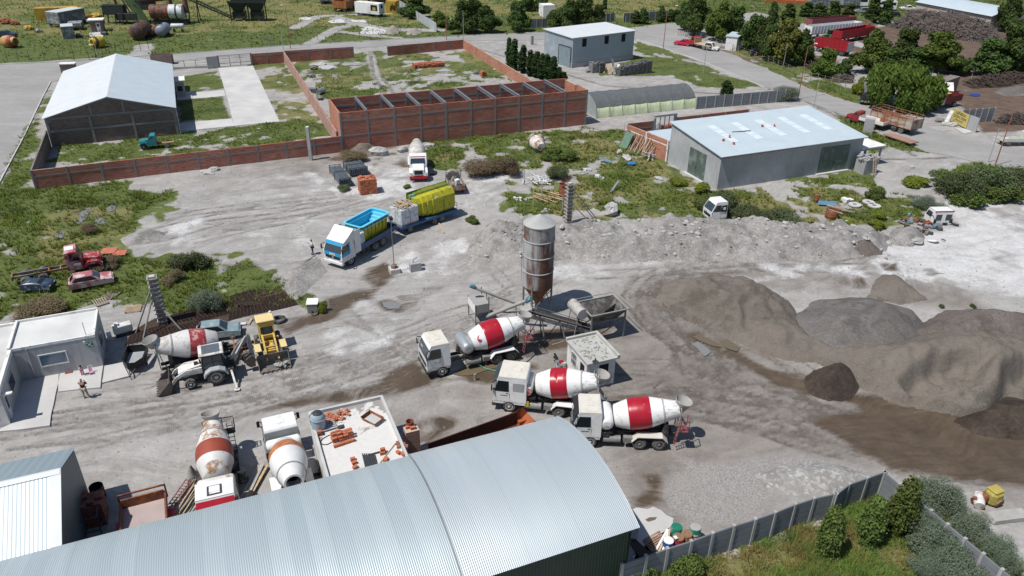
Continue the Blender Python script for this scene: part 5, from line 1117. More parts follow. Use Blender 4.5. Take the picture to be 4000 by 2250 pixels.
def drumshape(t,mat,band,f=(2.5,0,1.95),b=(-1.95,0,2.75),sc=1.,bt=(1.02,2.48),mouth=True,ring=CEM,prof=DPROF,roll=.0):
 f=Vector(f);b=Vector(b);d=(b-f).normalized();L=(b-f).length;k=L/4.4
 P=[(h*k,r*sc) for h,r in prof]
 ri=[(4.4*k,.58*sc),(4.4*k,.46*sc),(3.3*k,.5*sc)]
 o=M().lathe(P+ri[1:],f,d,32,(True,True)).to('drum',mat,t)
 def rr(x):
  for (h0,r0),(h1,r1) in zip(P,P[1:]):
   if h0<=x<=h1: return r0+(r1-r0)*(x-h0)/(h1-h0)
 if band:
  xs=sorted([bt[0]*k+(bt[1]-bt[0])*k*i/8 for i in range(9)]+[h for h,r in P if bt[0]*k<h<bt[1]*k])
  M().lathe([(x,rr(x)+.008) for x in xs],f,d,32,(False,False)).to('band',band,o)
 x=3.35*k;M().lathe([(x-.05,rr(x-.05)+.0),(x-.05,rr(x)+.05),(x+.05,rr(x)+.05),(x+.05,rr(x+.05))],f,d,32,(False,False)).to('roller_ring',ring,o)
 if mouth: M().lathe([(3.35*k,.48*sc),(3.36*k,.02)],f,d,16,(False,False)).to('mouth',DARK,o)
 return o
def mixer(label,pos,th,cab='a',drum=DRW,band=RED,tank=(TANKS,.5),bt=(1.02,2.48),rearcol=CEM,frame=CHAS,visor=None,group='concrete mixer trucks in the yard',xf=4.35,roof=CABR,steps=None,fen=None,chute=True,name='mixer_truck',sleep=0.,engine=True,drk={},hop=True):
 t=T(name,label,'mixer truck',pos,th,group)
 M().bb(-1.9,xf+.9,-.42,-.3,.72,.98).bb(-1.9,xf+.9,.3,.42,.72,.98).bb(-1.6,-1.5,-.3,.3,.75,.95).bb(2.4,2.5,-.3,.3,.75,.95).bb(-1.,2.6,-.55,.55,.98,1.1).to('chassis',frame,t)
 for x in (-.68,.68):
  for s in (-1,1): wheel(t,x,s*.96,.5,.28,RIM,True)
  M().cyl((x,-.8,.5),(x,.8,.5),.12,None,8).to('axle',frame,t)
 for s in (-1,1): wheel(t,xf,s*1.05,.5,.3,RIMW)
 fender(t,fen or CABW)
 drumshape(t,drum,band,bt=bt,**drk)
 M().prism([(2.35,1.0),(2.75,1.0),(2.6,2.0),(2.45,2.0)],-.5,.5).to('drum_cradle',frame,t);M().prism([(-1.3,1.0),(-.8,1.0),(-1.05,1.95),(-1.25,1.95)],-.75,.75).to('drum_cradle',frame,t)
 if tank:
  o=M().lathe([(0,tank[1]*.55),(.08,tank[1]*.9),(.18,tank[1]),(2.02,tank[1]),(2.12,tank[1]*.9),(2.2,tank[1]*.55)],(3.05,-1.1,1.95),(0,1,0),20).to('water_tank',tank[0],t)
  if len(tank)>2: M().lathe([(0,tank[1]*.9),(.012,tank[1]*.88)],(3.05,1.09,1.95),(0,1,0),18).to('end_cap',tank[2],o)
  M().bb(2.95,3.15,-.8,.8,1.0,1.5).to('tank_stand',frame,t)
 if engine:
  r=random.Random(int(abs(pos[0]*31+pos[1]*17)));mb=M()
  for i in range(16): mb.box(r.uniform(2.5,3.5),r.uniform(-.95,.95),r.uniform(.7,1.3),r.uniform(.15,.45),r.uniform(.15,.4),r.uniform(.12,.4))
  for i in range(8): mb.tube([(r.uniform(2.4,3.5),r.uniform(-.9,.9),r.uniform(.8,1.6)) for _ in range(3)],.035,5)
  mb.to('pump_gear',frame,t);mb=M()
  for s in (-1,1): M().cyl((2.0,s*.85,.62),(3.2,s*.85,.62),.26,None,12).to('fuel_tank',RIM,t)
  M().bb(1.2,1.8,.75,1.1,.5,.9).to('battery_box',RIM,t)
 if hop:
  M().lathe([(0,.30),(.75,.62),(.78,.6),(.1,.26)],(-2.05,0,2.75),(-.25,0,1),14,(False,False)).to('feed_hopper',rearcol,t)
  M().bar((-1.95,-.6,.95),(-2.0,-.6,3.1),.07).bar((-1.95,.6,.95),(-2.0,.6,3.1),.07).bar((-2.,-.6,3.1),(-2.,.6,3.1),.07).bar((-1.95,-.6,2.),(-1.95,.6,2.),.06).to('rear_frame',rearcol,t)
 if chute:
  M().ring([[(-2.1,-.25,2.2),(-2.1,-.12,2.02),(-2.1,.12,2.02),(-2.1,.25,2.2)],[(-2.75,-.05,1.35),(-2.75,.1,1.2),(-2.75,.32,1.2),(-2.75,.45,1.35)]],False,False).to('chute',rearcol,t)
 sm=steps or rearcol;mb=M();y=1.0
 for yy in (.85,1.2): mb.bar((-1.7,yy,.5),(-2.0,yy,2.6),.045)
 for k in range(7): mb.bar((-1.72-.04*k,.85,.62+.29*k),(-1.72-.04*k,1.2,.62+.29*k),.04)
 mb.to('ladder',sm,t)
 if steps:
  M().bb(-2.5,-1.9,.55,1.3,1.75,1.79).bar((-2.5,.55,1.8),(-2.5,.55,2.7),.045).bar((-2.5,1.3,1.8),(-2.5,1.3,2.7),.045).bar((-1.95,1.3,1.8),(-1.95,1.3,2.7),.045).bar((-2.5,.55,2.7),(-2.5,1.3,2.7),.045).bar((-2.5,1.3,2.7),(-1.95,1.3,2.7),.045).bar((-2.5,1.3,2.25),(-1.95,1.3,2.25),.045).to('platform',steps,t)
 if cab=='a': cabover(t,xf-.7,xf+1.25,roof=roof,visor=visor)
 elif cab=='s': cabover(t,xf-1.25,xf+1.25,z1=3.05,roof=roof,visor=visor,sleeper=.8)
 elif cab=='old': cabover(t,xf-.6,xf+1.2,2.35,.95,2.7,CABW,roof,.12,visor=visor)
 return t
def lettering(t,s,size,xyz,side=1,mat=INK,scx=1.):
 """text on the left (side=1) or right flank"""
 return text(s,size,mat,'lettering',t,xyz,(PI/2,0,PI if side>0 else 0),.004,'CENTER',scx)
th=AZ+PI
t=mixer('white mixer truck with a red banded drum and silver tank under the loading conveyor',org(th,W(c1(1880,905)),5.3,1.2),th,'a',steps=MAUVE,xf=5.3)
o=M().prism([(.22*math.cos(a),.28*math.sin(a)) for a in np.linspace(0,2*PI,17)[:-1]],0,.02).to('round_badge',RED,t);o.location=(1.98,.77,2.56);o.rotation_mode='QUATERNION';o.rotation_quaternion=Vector((.27,.78,.56)).to_track_quat('Y','Z')
text('TZR',.2,WHITE_,'lettering',o,(0,.024,0),(PI/2,rad(-15),PI),.004)
lettering(t,'HORMIGON',.1,(5.65,1.215,1.45),1);text('CANBA',.16,WHITE_,'lettering',t,(6.57,0,2.56),(rad(68),0,PI/2),.004)
T1=t
th=rad(171)
t=mixer('white sleeper cab mixer truck with a red banded drum and red ended tank',org(th,W(c1(2545,1262)),4.35,1.2),th,'s',tank=(DRR,.38,REDF),roof=CABR,bt=(1.15,2.35),visor=mk('dark_blue_visor',(.03,.045,.06),.4))
M().bb(2.9,3.2,1.1,1.14,.65,1.1).to('yellow_plate',mk('plate_yellow',(.6,.42,.02),.5),t)
lettering(t,'HORMIGON',.1,(4.75,1.215,1.5),1)
th=rad(178)
t=mixer('white mixer truck with a red banded drum and maroon rear steps, nearest to the gravel',org(th,W((2534,1760)),0,1.25),th,'a',tank=(DRW,.5),xf=4.1,bt=(1.0,2.5),steps=MAUVE,visor=BLKP,fen=mk('dull_white_guard',(.55,.52,.47),.6,0,.1,2))
text('CANBA',.16,WHITE_,'lettering',t,(5.35,0,2.62),(rad(60),0,PI/2),.004);lettering(t,'HORMIGON',.1,(4.5,1.215,1.45),1);lettering(t,'LPX',.22,(3.05,1.14,1.85),1)
a=W(c0(1690,590),2.6);b=W(c0(2190,545),1.95);th=yaw(a,b)
t=mixer('cabless mixer chassis with a faded red banded drum behind the backhoe',org(th,b,2.5,0),th,None,drum=mk('drum_offwhite',(.62,.61,.59),.5,0,.08,1.2,(.42,.38,.34),.35,1.2),band=REDF,tank=None,bt=(.95,2.1),fen=CHAS,ring=None if False else CHAS) if False else mixer('cabless mixer chassis with a faded red banded drum behind the backhoe',org(th,b,2.5,0),th,None,drum=mk('drum_offwhite',(.62,.61,.59),.5,0,.08,1.2,(.42,.38,.34),.35,1.2),band=REDF,tank=None,bt=(.95,2.1),fen=CHAS)
M().bar((4.4,-.8,.9),(4.4,-.8,2.0),.07).bar((3.7,-.6,.9),(3.7,.6,1.4),.08).bb(3.3,4.2,-.5,.5,.6,1.05).to('engine',RUSTP,t)
a=W((828,1660),2.9);b=W((840,1930),2.75);th=yaw(a,b)
t=mixer('rust streaked mixer truck with a brown red band, parked nose in beside the stacked scaffolding',org(th,a,-1.7,0),th,'a',drum=DRR,band=RSTB,tank=(DRR,.45),bt=(1.2,2.3),roof=CABW,visor=RED,fen=CHAS,xf=4.5,steps=CHAS)
M().bb(4.35,5.1,-.42,-.3,2.97,2.99).bb(4.35,5.1,.3,.42,2.97,2.99).bb(4.3,4.42,-.4,.4,2.97,2.995).bb(5.0,5.12,-.4,.4,2.97,2.995).to('hatch_surround',STEEL,t)
a=W(d1(380,490),2.9);b=W(c1(240,1390),2.7);th=yaw(a,b)
t=mixer('old mixer truck with an orange banded drum, its open mouth towards the vaulted shed',org(th,a,-1.95,0),th,'old',drum=DRR if False else mk('chipped_white_drum',(.66,.66,.65),.5,0,.06,1.5,(.20,.19,.18),.12,6.),band=ORB,tank=(DRW,.36),bt=(.75,1.75),roof=CABW,fen=CABW,xf=4.2,hop=False,chute=False,drk=dict(sc=1.02))
for s in (-1,1): M().bb(3.585,3.6,s*.55-.42,s*.55+.42,1.85,2.5).to('rear_window',DWIN,t)
M().bb(3.57,3.59,-1.1,1.1,1.78,2.56).to('window_surround',mk('grey_seal',(.30,.31,.31),.6),t)
def bonnet_cab(t,x0,x1,mat,wd=2.3,zb=1.0,zc=2.55,hood=1.5,roof=None,screen=True,hoodtop=1.75):
 h=wd/2;c=M().prism([(x0,zb-.2),(x1,zb-.2),(x1,zb+.75),(x1-.35,zc),(x0+.08,zc),(x0,zc-.1)],-h+.05,h-.05).to('cab',mat,t)
 if screen: M().quad((x1+.012,-h+.2,zb+.78),(x1+.012,h-.2,zb+.78),(x1-.335,h-.28,zc-.06),(x1-.335,-h+.28,zc-.06)).to('windscreen',GLASSD,c)
 for s in (-1,1):
  M().add([(x1-.1,s*(h-.045),zb+.75),(x0+.35,s*(h-.045),zb+.75),(x0+.35,s*(h-.045),zc-.15),(x1-.38,s*(h-.045),zc-.15)],[(0,1,2,3)]).to('side_window',DWIN,c)
 hd=M().prism([(x1-.02,zb-.2),(x1+hood,zb-.2),(x1+hood,hoodtop-.25),(x1+hood-.12,hoodtop-.12),(x1-.02,hoodtop)],-h*.62,h*.62).to('bonnet',mat,t)
 M().bb(x1+hood,x1+hood+.03,-h*.45,h*.45,zb-.05,hoodtop-.32).to('grille',BLKP,hd)
 for s in (-1,1):
  M().prism([(x1+.0,zb-.15),(x1+.15,zb+.25),(x1+.45,zb+.42),(x1+hood-.35,zb+.42),(x1+hood-.05,zb+.2),(x1+hood+.02,zb-.25),(x1+hood-.1,zb-.25),(x1+hood-.3,zb+.15),(x1+.45,zb+.15),(x1+.2,zb-.1)],s*h*.62 if s>0 else -h,h if s>0 else -h*.62).to('wing',mat,t)
  M().lathe([(0,.13),(.06,.12)],(x1+hood-.02,s*h*.8,zb+.02),(1,0,0),10).to('headlight',LAMP,hd)
 return c
fb=W(b1(1640,392));rr_=W((1627,575));th=yaw(rr_,fb)
P=org(th,fb,6.0,0);t=T('mixer_truck','long bonneted white mixer truck with a red visor, facing out beside the brick stack','mixer truck',P,th,'concrete mixer trucks in the yard')
M().bb(-1.9,5.8,-.42,.42,.7,1.0).to('chassis',CHAS,t)
for x in (-.68,.68):
 for s in (-1,1): wheel(t,x,s*.96,.5,.28,RIM,True)
for s in (-1,1): wheel(t,4.9,s*1.0,.5,.3,RIM)
drumshape(t,mk('drum_dusty',(.56,.55,.53),.7,0,.08,1.5,(.40,.37,.33),.5,1.),None,f=(2.1,0,1.95),b=(-2.2,0,2.7));fender(t,CABW)
bonnet_cab(t,2.4,4.1,CABW,2.35,1.05,2.75,1.75,hoodtop=1.85)
M().bb(3.72,3.8,-.95,.95,2.55,2.72).to('visor',RED,t);M().bb(5.75,6.0,-1.15,1.15,.45,.72).to('bumper',RED,t);M().lathe([(0,.4),(1.9,.4)],(2.2,-.95,2.1),(0,1,0),16).to('water_tank',DRW,t)
fl=W(b1(955,1222));rl=W(b1(1285,1025));th=yaw(rl,fl)
SKY=mk('cab_sky_blue',(.035,.30,.55),.35,0,.05,1.5);BLUE=mk('flatbed_blue',(.035,.075,.17),.5,0,.15,1.5,(.10,.13,.18),.3,1.5)
P=org(th,fl,4.9,1.05);t=T('flatbed_truck','white and sky blue flatbed lorry loaded with stacked pool shells','truck',P,th)
M().bb(-2.6,5.9,-.42,.42,.75,1.0).to('chassis',CHAS,t)
for x in (-.3,.95):
 for s in (-1,1): wheel(t,x,s*.95,.5,.28,RIM,True)
for s in (-1,1): wheel(t,4.9,s*1.02,.5,.3,RIMW)
c=cabover(t,4.15,6.25,2.4,.95,2.75,CABW,None,.3,bump=CABW,hatch=False)
M().bb(6.18,6.27,-1.05,1.05,1.35,1.72).to('front_panel',SKY,c);M().quad((5.96,-1.12,2.46),(5.96,1.12,2.46),(5.78,1.06,2.76),(5.78,-1.06,2.76)).to('brow',SKY,c)
for s in (-1,1): M().prism([(6.15,1.35),(5.0,1.35),(4.9,1.75),(4.95,2.6),(5.15,2.6),(5.15,1.78),(6.1,1.78)],s*1.206,s*1.215).to('side_stripe',SKY,c)
M().ring([[(5.75,-1.1,2.74),(5.75,1.1,2.74)],[(5.2,-1.15,3.05),(5.2,1.15,3.05)],[(4.5,-1.2,3.55),(4.5,1.2,3.55)],[(4.2,-1.2,3.75),(4.2,1.2,3.75)]],False,True).ring([[(5.75,-1.1,2.74),(5.2,-1.15,3.05),(4.5,-1.2,3.55),(4.2,-1.2,3.75)],[(5.6,-1.15,2.7),(5.2,-1.18,2.7),(4.5,-1.22,2.7),(4.18,-1.22,2.7)]],False,False).ring([[(5.75,1.1,2.74),(5.2,1.15,3.05),(4.5,1.2,3.55),(4.2,1.2,3.75)],[(5.6,1.15,2.7),(5.2,1.18,2.7),(4.5,1.22,2.7),(4.18,1.22,2.7)]],False,False).bb(3.3,4.2,-1.22,-1.19,1.0,3.5).bb(3.3,4.2,1.19,1.22,1.0,3.5).to('wind_deflector',CABW,c)
M().bb(6.26,6.29,-.35,.35,1.42,1.62).to('name_plate',WHITE_,c);text('MACEIO',.14,INK,'lettering',c,(6.296,0,1.52),(PI/2,0,PI/2),.003);M().lathe([(0,.12),(.02,.1)],(6.262,0,1.15),(1,0,0),12).to('badge',GALV,c)
M().quad((6.2,.25,1.8),(6.2,.7,1.8),(6.1,.7,2.0),(6.1,.25,2.0)).to('sticker',WHITE_,c)
M().bb(-2.7,3.3,-1.2,1.2,1.0,1.12).to('deck',BLUE,t)
for s in (-1,1): M().bb(-2.7,3.3,s*1.2-.03,s*1.2+.03,1.12,1.6).to('side_board',BLUE,t)
M().bb(-2.73,-2.7,-1.2,1.2,1.12,1.6).bb(3.3,3.36,-1.2,1.2,1.12,1.9).to('end_board',BLUE,t)
for x in (1.9,2.6): M().bb(x,x+.5,.7,1.15,.5,.95).to('tool_box',CHAS,t)
FB=t
POOLB=mk('pool_blue',(.05,.42,.62),.25,0,.05,1);POOLL=mk('pool_light_blue',(.16,.56,.74),.3,0,.04,1);POOLY=mk('pool_yellow',(.42,.40,.025),.5,0,.14,1.2,(.26,.25,.03),.3,1.5)
wm=FB.matrix_basis
def pool(name,label,pos,rz,L,Wd,H,open_up=True,inner=POOLB,outer=POOLY,ry=0.,rx=0.,group=None):
 t=T(name,label,'pool shell',pos,rz,group,1.,ry,rx)
 def rr(l,w,z,k=5,r=.35):
  out=[]
  for cx,cy,a0 in ((l/2-r,w/2-r,0),(-l/2+r,w/2-r,PI/2),(-l/2+r,-w/2+r,PI),(l/2-r,-w/2+r,1.5*PI)):
   for i in range(k): a=a0+PI/2*i/(k-1);out.append((cx+r*math.cos(a),cy+r*math.sin(a),z))
  return out
 M().ring([rr(L*.86,Wd*.72,0),rr(L*.9,Wd*.8,.12),rr(L-.35,Wd-.35,H-.05)],True,True,(True,False)).to('outer_shell',outer,t)
 M().ring([rr(L-.4,Wd-.4,H),rr(L*.88,Wd*.76,.16),rr(L*.82,Wd*.68,.1)],True,True,(False,False)).add([(x,y,.1) for x,y,z in rr(L*.82,Wd*.68,.1)],[tuple(range(20))]).to('basin',inner,t)
 M().ring([rr(L-.4,Wd-.4,H),rr(L-.38,Wd-.38,H+.03),rr(L,Wd,H+.03),rr(L,Wd,H-.06)],True,True,(False,False)).to('rim',POOLL,t)
 s=M()
 for k in range(3): s.prism([(L/2-.25-.28*(k+1),0.1),(L/2-.25-.28*k,0.1),(L/2-.25-.28*k,H*(.8-.24*k)),(L/2-.25-.28*(k+1),H*(.8-.24*k))],-Wd*.3,Wd*.3)
 s.to('steps',POOLL,t)
 rb=M()
 for sg in (-1,1):
  rb=M()
  for i in range(7): x=-L*.38+L*.76*i/6;rb.bar((x,sg*Wd*.41,.1),(x,sg*(Wd*.47),H-.1),.06)
  rb.to('corrugation',outer,t)
 return t
hd=wm@Vector((0.55,0,1.16))
pool('pool_shell','upper bright blue pool shell standing open on the flatbed lorry',wm@Vector((.35,-.3,1.98)),th+PI,4.85,2.6,1.25)
pool('pool_shell','lower pool shell nested under the bright blue one on the flatbed',wm@Vector((.35,-.25,1.14)),th+PI,4.7,2.45,1.75,outer=POOLY)
def wrapped(label,pos,rz,a,b,c,grp=None):
 t=T('wrapped_pallet',label,'wrapped pallet',pos,rz,grp);M().box(0,0,.12,a,b,c,.06).to('wrapped_goods',mk('shrink_wrap',(.36,.39,.42),.3,0,.25,5,(.60,.63,.65),.5,4.),t);M().box(0,0,0,a,b,.12).to('pallet',TIMBER,t);return t
w1=wrapped('film wrapped pallet of goods behind the flatbed cab',wm@Vector((2.8,.45,1.13)),th,.8,1.2,1.5);
solo(M().box(0,0,0,.9,.6,.12).box(.05,.02,.12,.7,.5,.08),'timber_offcuts',TIMBER,'short timbers laid over the wrapped pallet by the flatbed cab','timber',None,wm@Vector((2.8,.45,2.77)),th)
a=W(b1(1455,870),.75);b=W(b1(2070,660),.75);thT=yaw(b,a)
P=np.array([a[0],a[1],0])-rot2(thT,3.6,1.1);t=T('drawbar_trailer','blue drawbar trailer carrying upturned yellow pool shells','trailer',P,thT)
M().bb(-4.4,3.6,-1.15,1.15,.85,1.02).to('deck',BLUE,t)
for s in (-1,1): M().bb(-4.4,3.6,s*1.18-.03,s*1.18+.03,.72,1.0).to('side_rail',mk('trailer_blue',(.03,.10,.24),.5,0,.15,1.5),t)
for x in (-2.2,-1.1,2.2):
 for s in (-1,1): wheel(t,x,s*.95,.42,.24,RIM,True)
M().bar((3.6,.4,.8),(5.2,0,.7),.12).bar((3.6,-.4,.8),(5.2,0,.7),.12).to('drawbar',BLUE,t)
fr=M()
for s in (-1,1): fr.bar((-4.4,s*1.15,1.0),(-4.4,s*1.15,1.75),.05)
fr.bar((-4.4,-1.15,1.75),(-4.4,1.15,1.75),.05).bar((-4.4,-1.15,1.4),(-4.4,1.15,1.4),.04).to('tail_frame',GALV,t)
wt=t.matrix_basis
wrapped('near film wrapped pallet on the trailer front',wt@Vector((2.8,.55,1.03)),thT,1.2,1.05,1.75,'wrapped pallets on the trailer')
wrapped('inner film wrapped pallet on the trailer front, against the yellow shell',wt@Vector((1.6,.55,1.03)),thT,1.1,1.05,1.8,'wrapped pallets on the trailer')
wrapped('far film wrapped pallet on the trailer front',wt@Vector((2.8,-.55,1.03)),thT,1.2,1.05,1.7,'wrapped pallets on the trailer')
r=random.Random(3)
for i in range(26):
 a_=r.uniform(-.25,.25)+(PI/2 if i%5==0 else 0)
 solo(M().bar((-r.uniform(.5,.85),0,0),(r.uniform(.5,.85),0,0),.1,.05),'timber_batten',TIMBERL if i%3 else TIMBER,'short timber batten heaped on top of the wrapped pallets','batten','battens over the wrapped pallets',wt@Vector((2.3+r.uniform(-.9,.9),r.uniform(-.9,.9),2.98+.012*i)),thT+PI/2+a_)
def tub(label,pos,rz,L,H,D,grp,mat=POOLY):
 """pool shell standing on its side: opening faces local -y, floor of the pool towards +y"""
 t=T('pool_shell',label,'pool shell',pos,rz,grp)
 def sec(x,i): 
  k=.0 if i else .10
  return [(x,-D/2,k),(x,D*.30,k+.05),(x,D/2,k+.45),(x,D/2-.02,H-.55-k),(x,D*.25,H-k),(x,-D/2,H+.02-k)]
 xs=[-L/2,-L/2+.1,L*.12,L*.13,L*.24,L*.25,L*.36,L*.37,L/2]
 dz=[.1,0,0,.14,.14,.28,.28,.44,.44]
 R_=[]
 for x,d in zip(xs,dz): R_.append([(x,y if y<=-D/2+.01 else y-d*.9,z+(d*.35 if z<H/2 else -d*.5)) for _,y,z in sec(x,1)])
 o=M().ring(R_,False,True);o.add(R_[0],[(0,1,2,3,4,5)]);o.add(R_[-1],[(5,4,3,2,1,0)]);o.to('outer_shell',mat,t,).data.set_sharp_from_angle(angle=.5)
 M().bb(-L/2-.1,L/2+.1,-D/2-.05,-D/2+.03,-.02,H+.06).to('rim',POOLL if mat is POOLY and grp else mat,t);M().bb(-.0,.3,D*.47,D*.5+.02,H*.78,H*.86).to('sticker',WHITE_,t)
 M().bar((-.9,-D/2,H+.03),(-.85,D*.3,H+.0),.04).bar((-.9,D*.3,H),(-.9,D/2+.01,H*.6),.04).bar((-.9,D/2+.01,H*.6),(-.9,D/2+.01,.3),.04).to('strap',mat if False else STEEL,t)
 return t
tub('near upturned yellow pool shell strapped on its side on the blue trailer',wt@Vector((-1.65,.35,1.04)),thT,5.2,2.55,1.5,'yellow pool shells on the trailer')
tub('second yellow pool shell nested behind the first on the blue trailer',wt@Vector((-1.6,-.35,1.04)),thT,5.4,2.75,1.0,'yellow pool shells on the trailer',mk('pool_olive',(.16,.19,.02),.5,0,.14,1.2))
# ================================================================ PLANT, CARS, PEOPLE AND YARD THINGS
z3=lambda x,y:(600+x/4.262,1220+y/4.262)
HUSH=mk('machine_white',(.66,.65,.62),.45,0,.06,1.5,(.45,.41,.35),.35,1.2);ARM=mk('machine_grey',(.22,.225,.23),.5,.2,.2,2,(.40,.38,.35),.3,2);BKT=rusty('worn_bucket',(.07,.065,.062),(.09,.055,.04),.45,1.6,.6,(.16,.10,.07))
def bucket(par,x,z,w,mat=BKT,d=.95,h=.85,name='bucket',teeth=True):
 P=[(x,z+h),(x-.12,z+h*.5),(x,z+.08),(x+.25,z),(x+d,z+.02),(x+d,z-.02),(x+.2,z-.05),(x-.06,z+.03),(x-.2,z+.5*h),(x-.06,z+h)]
 o=M().prism(P,-w/2,w/2).prism([(x,z+h),(x-.12,z+h*.5),(x,z+.05),(x+.25,z),(x+d,z)],-w/2,-w/2+.04).prism([(x,z+h),(x-.12,z+h*.5),(x,z+.05),(x+.25,z),(x+d,z)],w/2-.04,w/2)
 if teeth:
  for i in range(7): o.bb(x+d,x+d+.12,-w/2+.1+i*(w-.26)/6,-w/2+.18+i*(w-.26)/6,z-.03,z+.02)
 return o.to(name,mat,par)
f=W(z3(640,1285));r_=W(z3(1070,1195));th=yaw(r_,f);P=org(th,r_,0,1.0)
t=T('backhoe_loader','white backhoe loader with raised digging arm, standing before the cabless mixer','backhoe',P,th)
wb_=float(np.linalg.norm(f-r_))
for s in (-1,1): wheel(t,0,s*.86,.68,.42,RIMW);wheel(t,wb_,s*.84,.44,.32,RIMW)
M().bb(-.9,wb_+.5,-.35,.35,.45,1.0).bb(wb_-.1,wb_+.1,-.8,.8,.35,.55).to('chassis',CHAS,t)
c=M().prism([(-.75,1.0),(.85,1.0),(.9,1.55),(.7,2.55),(-.7,2.55)],-.74,.74).to('cab',BLKP,t)
for s in (-1,1):
 M().add([(-.62,s*.747,1.5),(.0,s*.747,1.5),(.0,s*.747,2.45),(-.6,s*.747,2.45)],[(0,1,2,3)]).to('side_window',GLASSD,c);M().add([(.06,s*.747,1.2),(.8,s*.747,1.5),(.66,s*.747,2.45),(.06,s*.747,2.45)],[(0,1,2,3)]).to('side_window',GLASSD,c)
 M().prism([(-.95,.9),(-.75,1.3),(-.35,1.5),(.3,1.5),(.7,1.25),(.85,.9),(.75,.9),(.6,1.15),(.25,1.38),(-.3,1.38),(-.68,1.2),(-.85,.9)],s*.64,s*1.3).to('rear_mudguard',mk('guard_grey',(.36,.37,.38),.5,0,.1,2),t)
M().bb(-.85,.95,-.82,.82,2.55,2.68,.05).to('cab_roof',HUSH,c);M().bb(-.6,.7,-.62,.62,2.68,2.70).to('roof_panel',mk('roof_slate',(.10,.115,.14),.5),c)
M().prism([(.9,.95),(2.6,.95),(2.62,1.25),(2.2,1.45),(.9,1.72)],-.46,.46).to('bonnet',HUSH,t);M().bb(2.6,2.66,-.4,.4,.95,1.2).to('grille',BLKP,t);text('TEREX',.17,INK,'lettering',t,(1.55,.475,1.25),(PI/2,0,PI),.004)
for s in (-1,1):
 M().prism([(.9,1.55),(2.1,1.5),(2.9,1.05),(3.35,.45),(3.2,.38),(2.7,.9),(2.0,1.3),(.9,1.38)],s*.58-.06,s*.58+.06).to('loader_arm',HUSH,t);M().cyl((1.9,s*.58,1.0),(3.0,s*.58,.85),.05,None,8).to('ram',ARM,t)
bucket(t,3.35,.08,2.2,d=.9,h=.95)
M().bb(-1.35,-.95,-.9,.9,.6,1.1).bb(-1.5,-1.2,-.2,.2,.6,1.4).to('swing_frame',CHAS,t)
bm=M().prism([(-1.3,1.2),(-1.15,1.5),(-1.9,2.6),(-2.7,3.25),(-2.95,3.1),(-2.2,2.35),(-1.6,1.2)],-.12,.12).to('boom',ARM,t)
M().prism([(-2.75,3.35),(-2.95,3.2),(-3.05,1.4),(-2.85,1.35),(-2.7,2.4)],-.1,.1).to('dipper',ARM,t);M().cyl((-1.7,.16,1.9),(-2.6,.16,3.3),.06,None,8).to('ram',HUSH,t);M().cyl((-2.62,-.15,3.1),(-2.75,-.15,1.5),.05,None,8).to('ram',HUSH,t)
M().prism([(-3.05,1.4),(-2.75,1.5),(-2.35,1.2),(-2.3,.75),(-2.6,.45),(-3.0,.5)],-.32,.32).to('digging_bucket',BKT,t)
for s in (-1,1): M().bar((-1.15,s*.9,.95),(-1.3,s*2.3 if s>0 else s*1.2,.12),.14).box(-1.3,s*2.35 if s>0 else s*1.25,.0,.4,.3,.1).to('stabiliser_leg',HUSH,t)
M().cyl((.95,.3,1.6),(.95,.3,2.1),.06,None,8).to('exhaust',BLKP,t);mb=M().box(1.25,.15,1.65,.3,.25,.18);mb.to('air_filter',BLKP,t)
a=W(z3(1830,1010));b=W(z3(2240,920));th=yaw(a,b)-PI/2;mid=(a+b)/2;P=mid-rot2(th,3.85,0)
t=T('wheel_loader','yellow wheel loader facing out with its wide bucket on the ground','loader',P,th)
for s in (-1,1): wheel(t,0,s*.85,.62,.4,YEL);wheel(t,2.1,s*.85,.62,.4,YEL)
M().bb(-1.3,.3,-.55,.55,.6,1.45,.08).bb(.3,2.4,-.35,.35,.5,1.0).to('chassis',YEL,t)
c=M().prism([(-.35,1.3),(.85,1.3),(.85,1.7),(.6,2.75),(-.3,2.75)],-.62,.62).to('cab',YEL,t);M().quad((.862,-.5,1.72),(.862,.5,1.72),(.64,.46,2.55),(.64,-.46,2.55)).to('windscreen',DWIN,c)
for s in (-1,1): M().add([(-.25,s*.627,1.75),(.7,s*.627,1.75),(.52,s*.627,2.6),(-.22,s*.627,2.6)],[(0,1,2,3)]).to('side_window',DWIN,c)
M().bb(-.5,.75,-.72,.72,2.75,2.86,.05).to('cab_roof',YELP,c);M().lathe([(0,.1),(.15,.1)],(-.45,.55,2.86),(0,0,1),8).to('work_lamp',WHITE_,c)
for s in (-1,1):
 M().prism([(.9,1.75),(1.3,1.8),(2.6,1.1),(3.0,.5),(2.8,.42),(2.4,.95),(1.2,1.5),(.9,1.5)],s*.45-.07,s*.45+.07).to('lift_arm',YEL,t);M().bb(1.5,2.7,s*1.0-.25,s*1.0+.25,1.26,1.32).to('mudguard',YELP,t);M().lathe([(0,.09),(.08,.09)],(1.2,s*.75,1.5),(1,0,0),8).to('headlight',YELP,t);M().cyl((1.2,s*.3,1.1),(2.4,s*.3,.9),.06,None,8).to('ram',ARM,t)
M().bar((2.2,-.5,1.25),(2.2,.5,1.25),.12).bar((1.1,-.5,1.7),(1.1,.5,1.7),.12).to('cross_member',YEL,t);bucket(t,2.95,.06,2.45,mk('dull_bucket',(.13,.125,.12),.7,.1,.25,2,(.22,.17,.13),.4,1.5),.95,1.0)
r=random.Random(6)
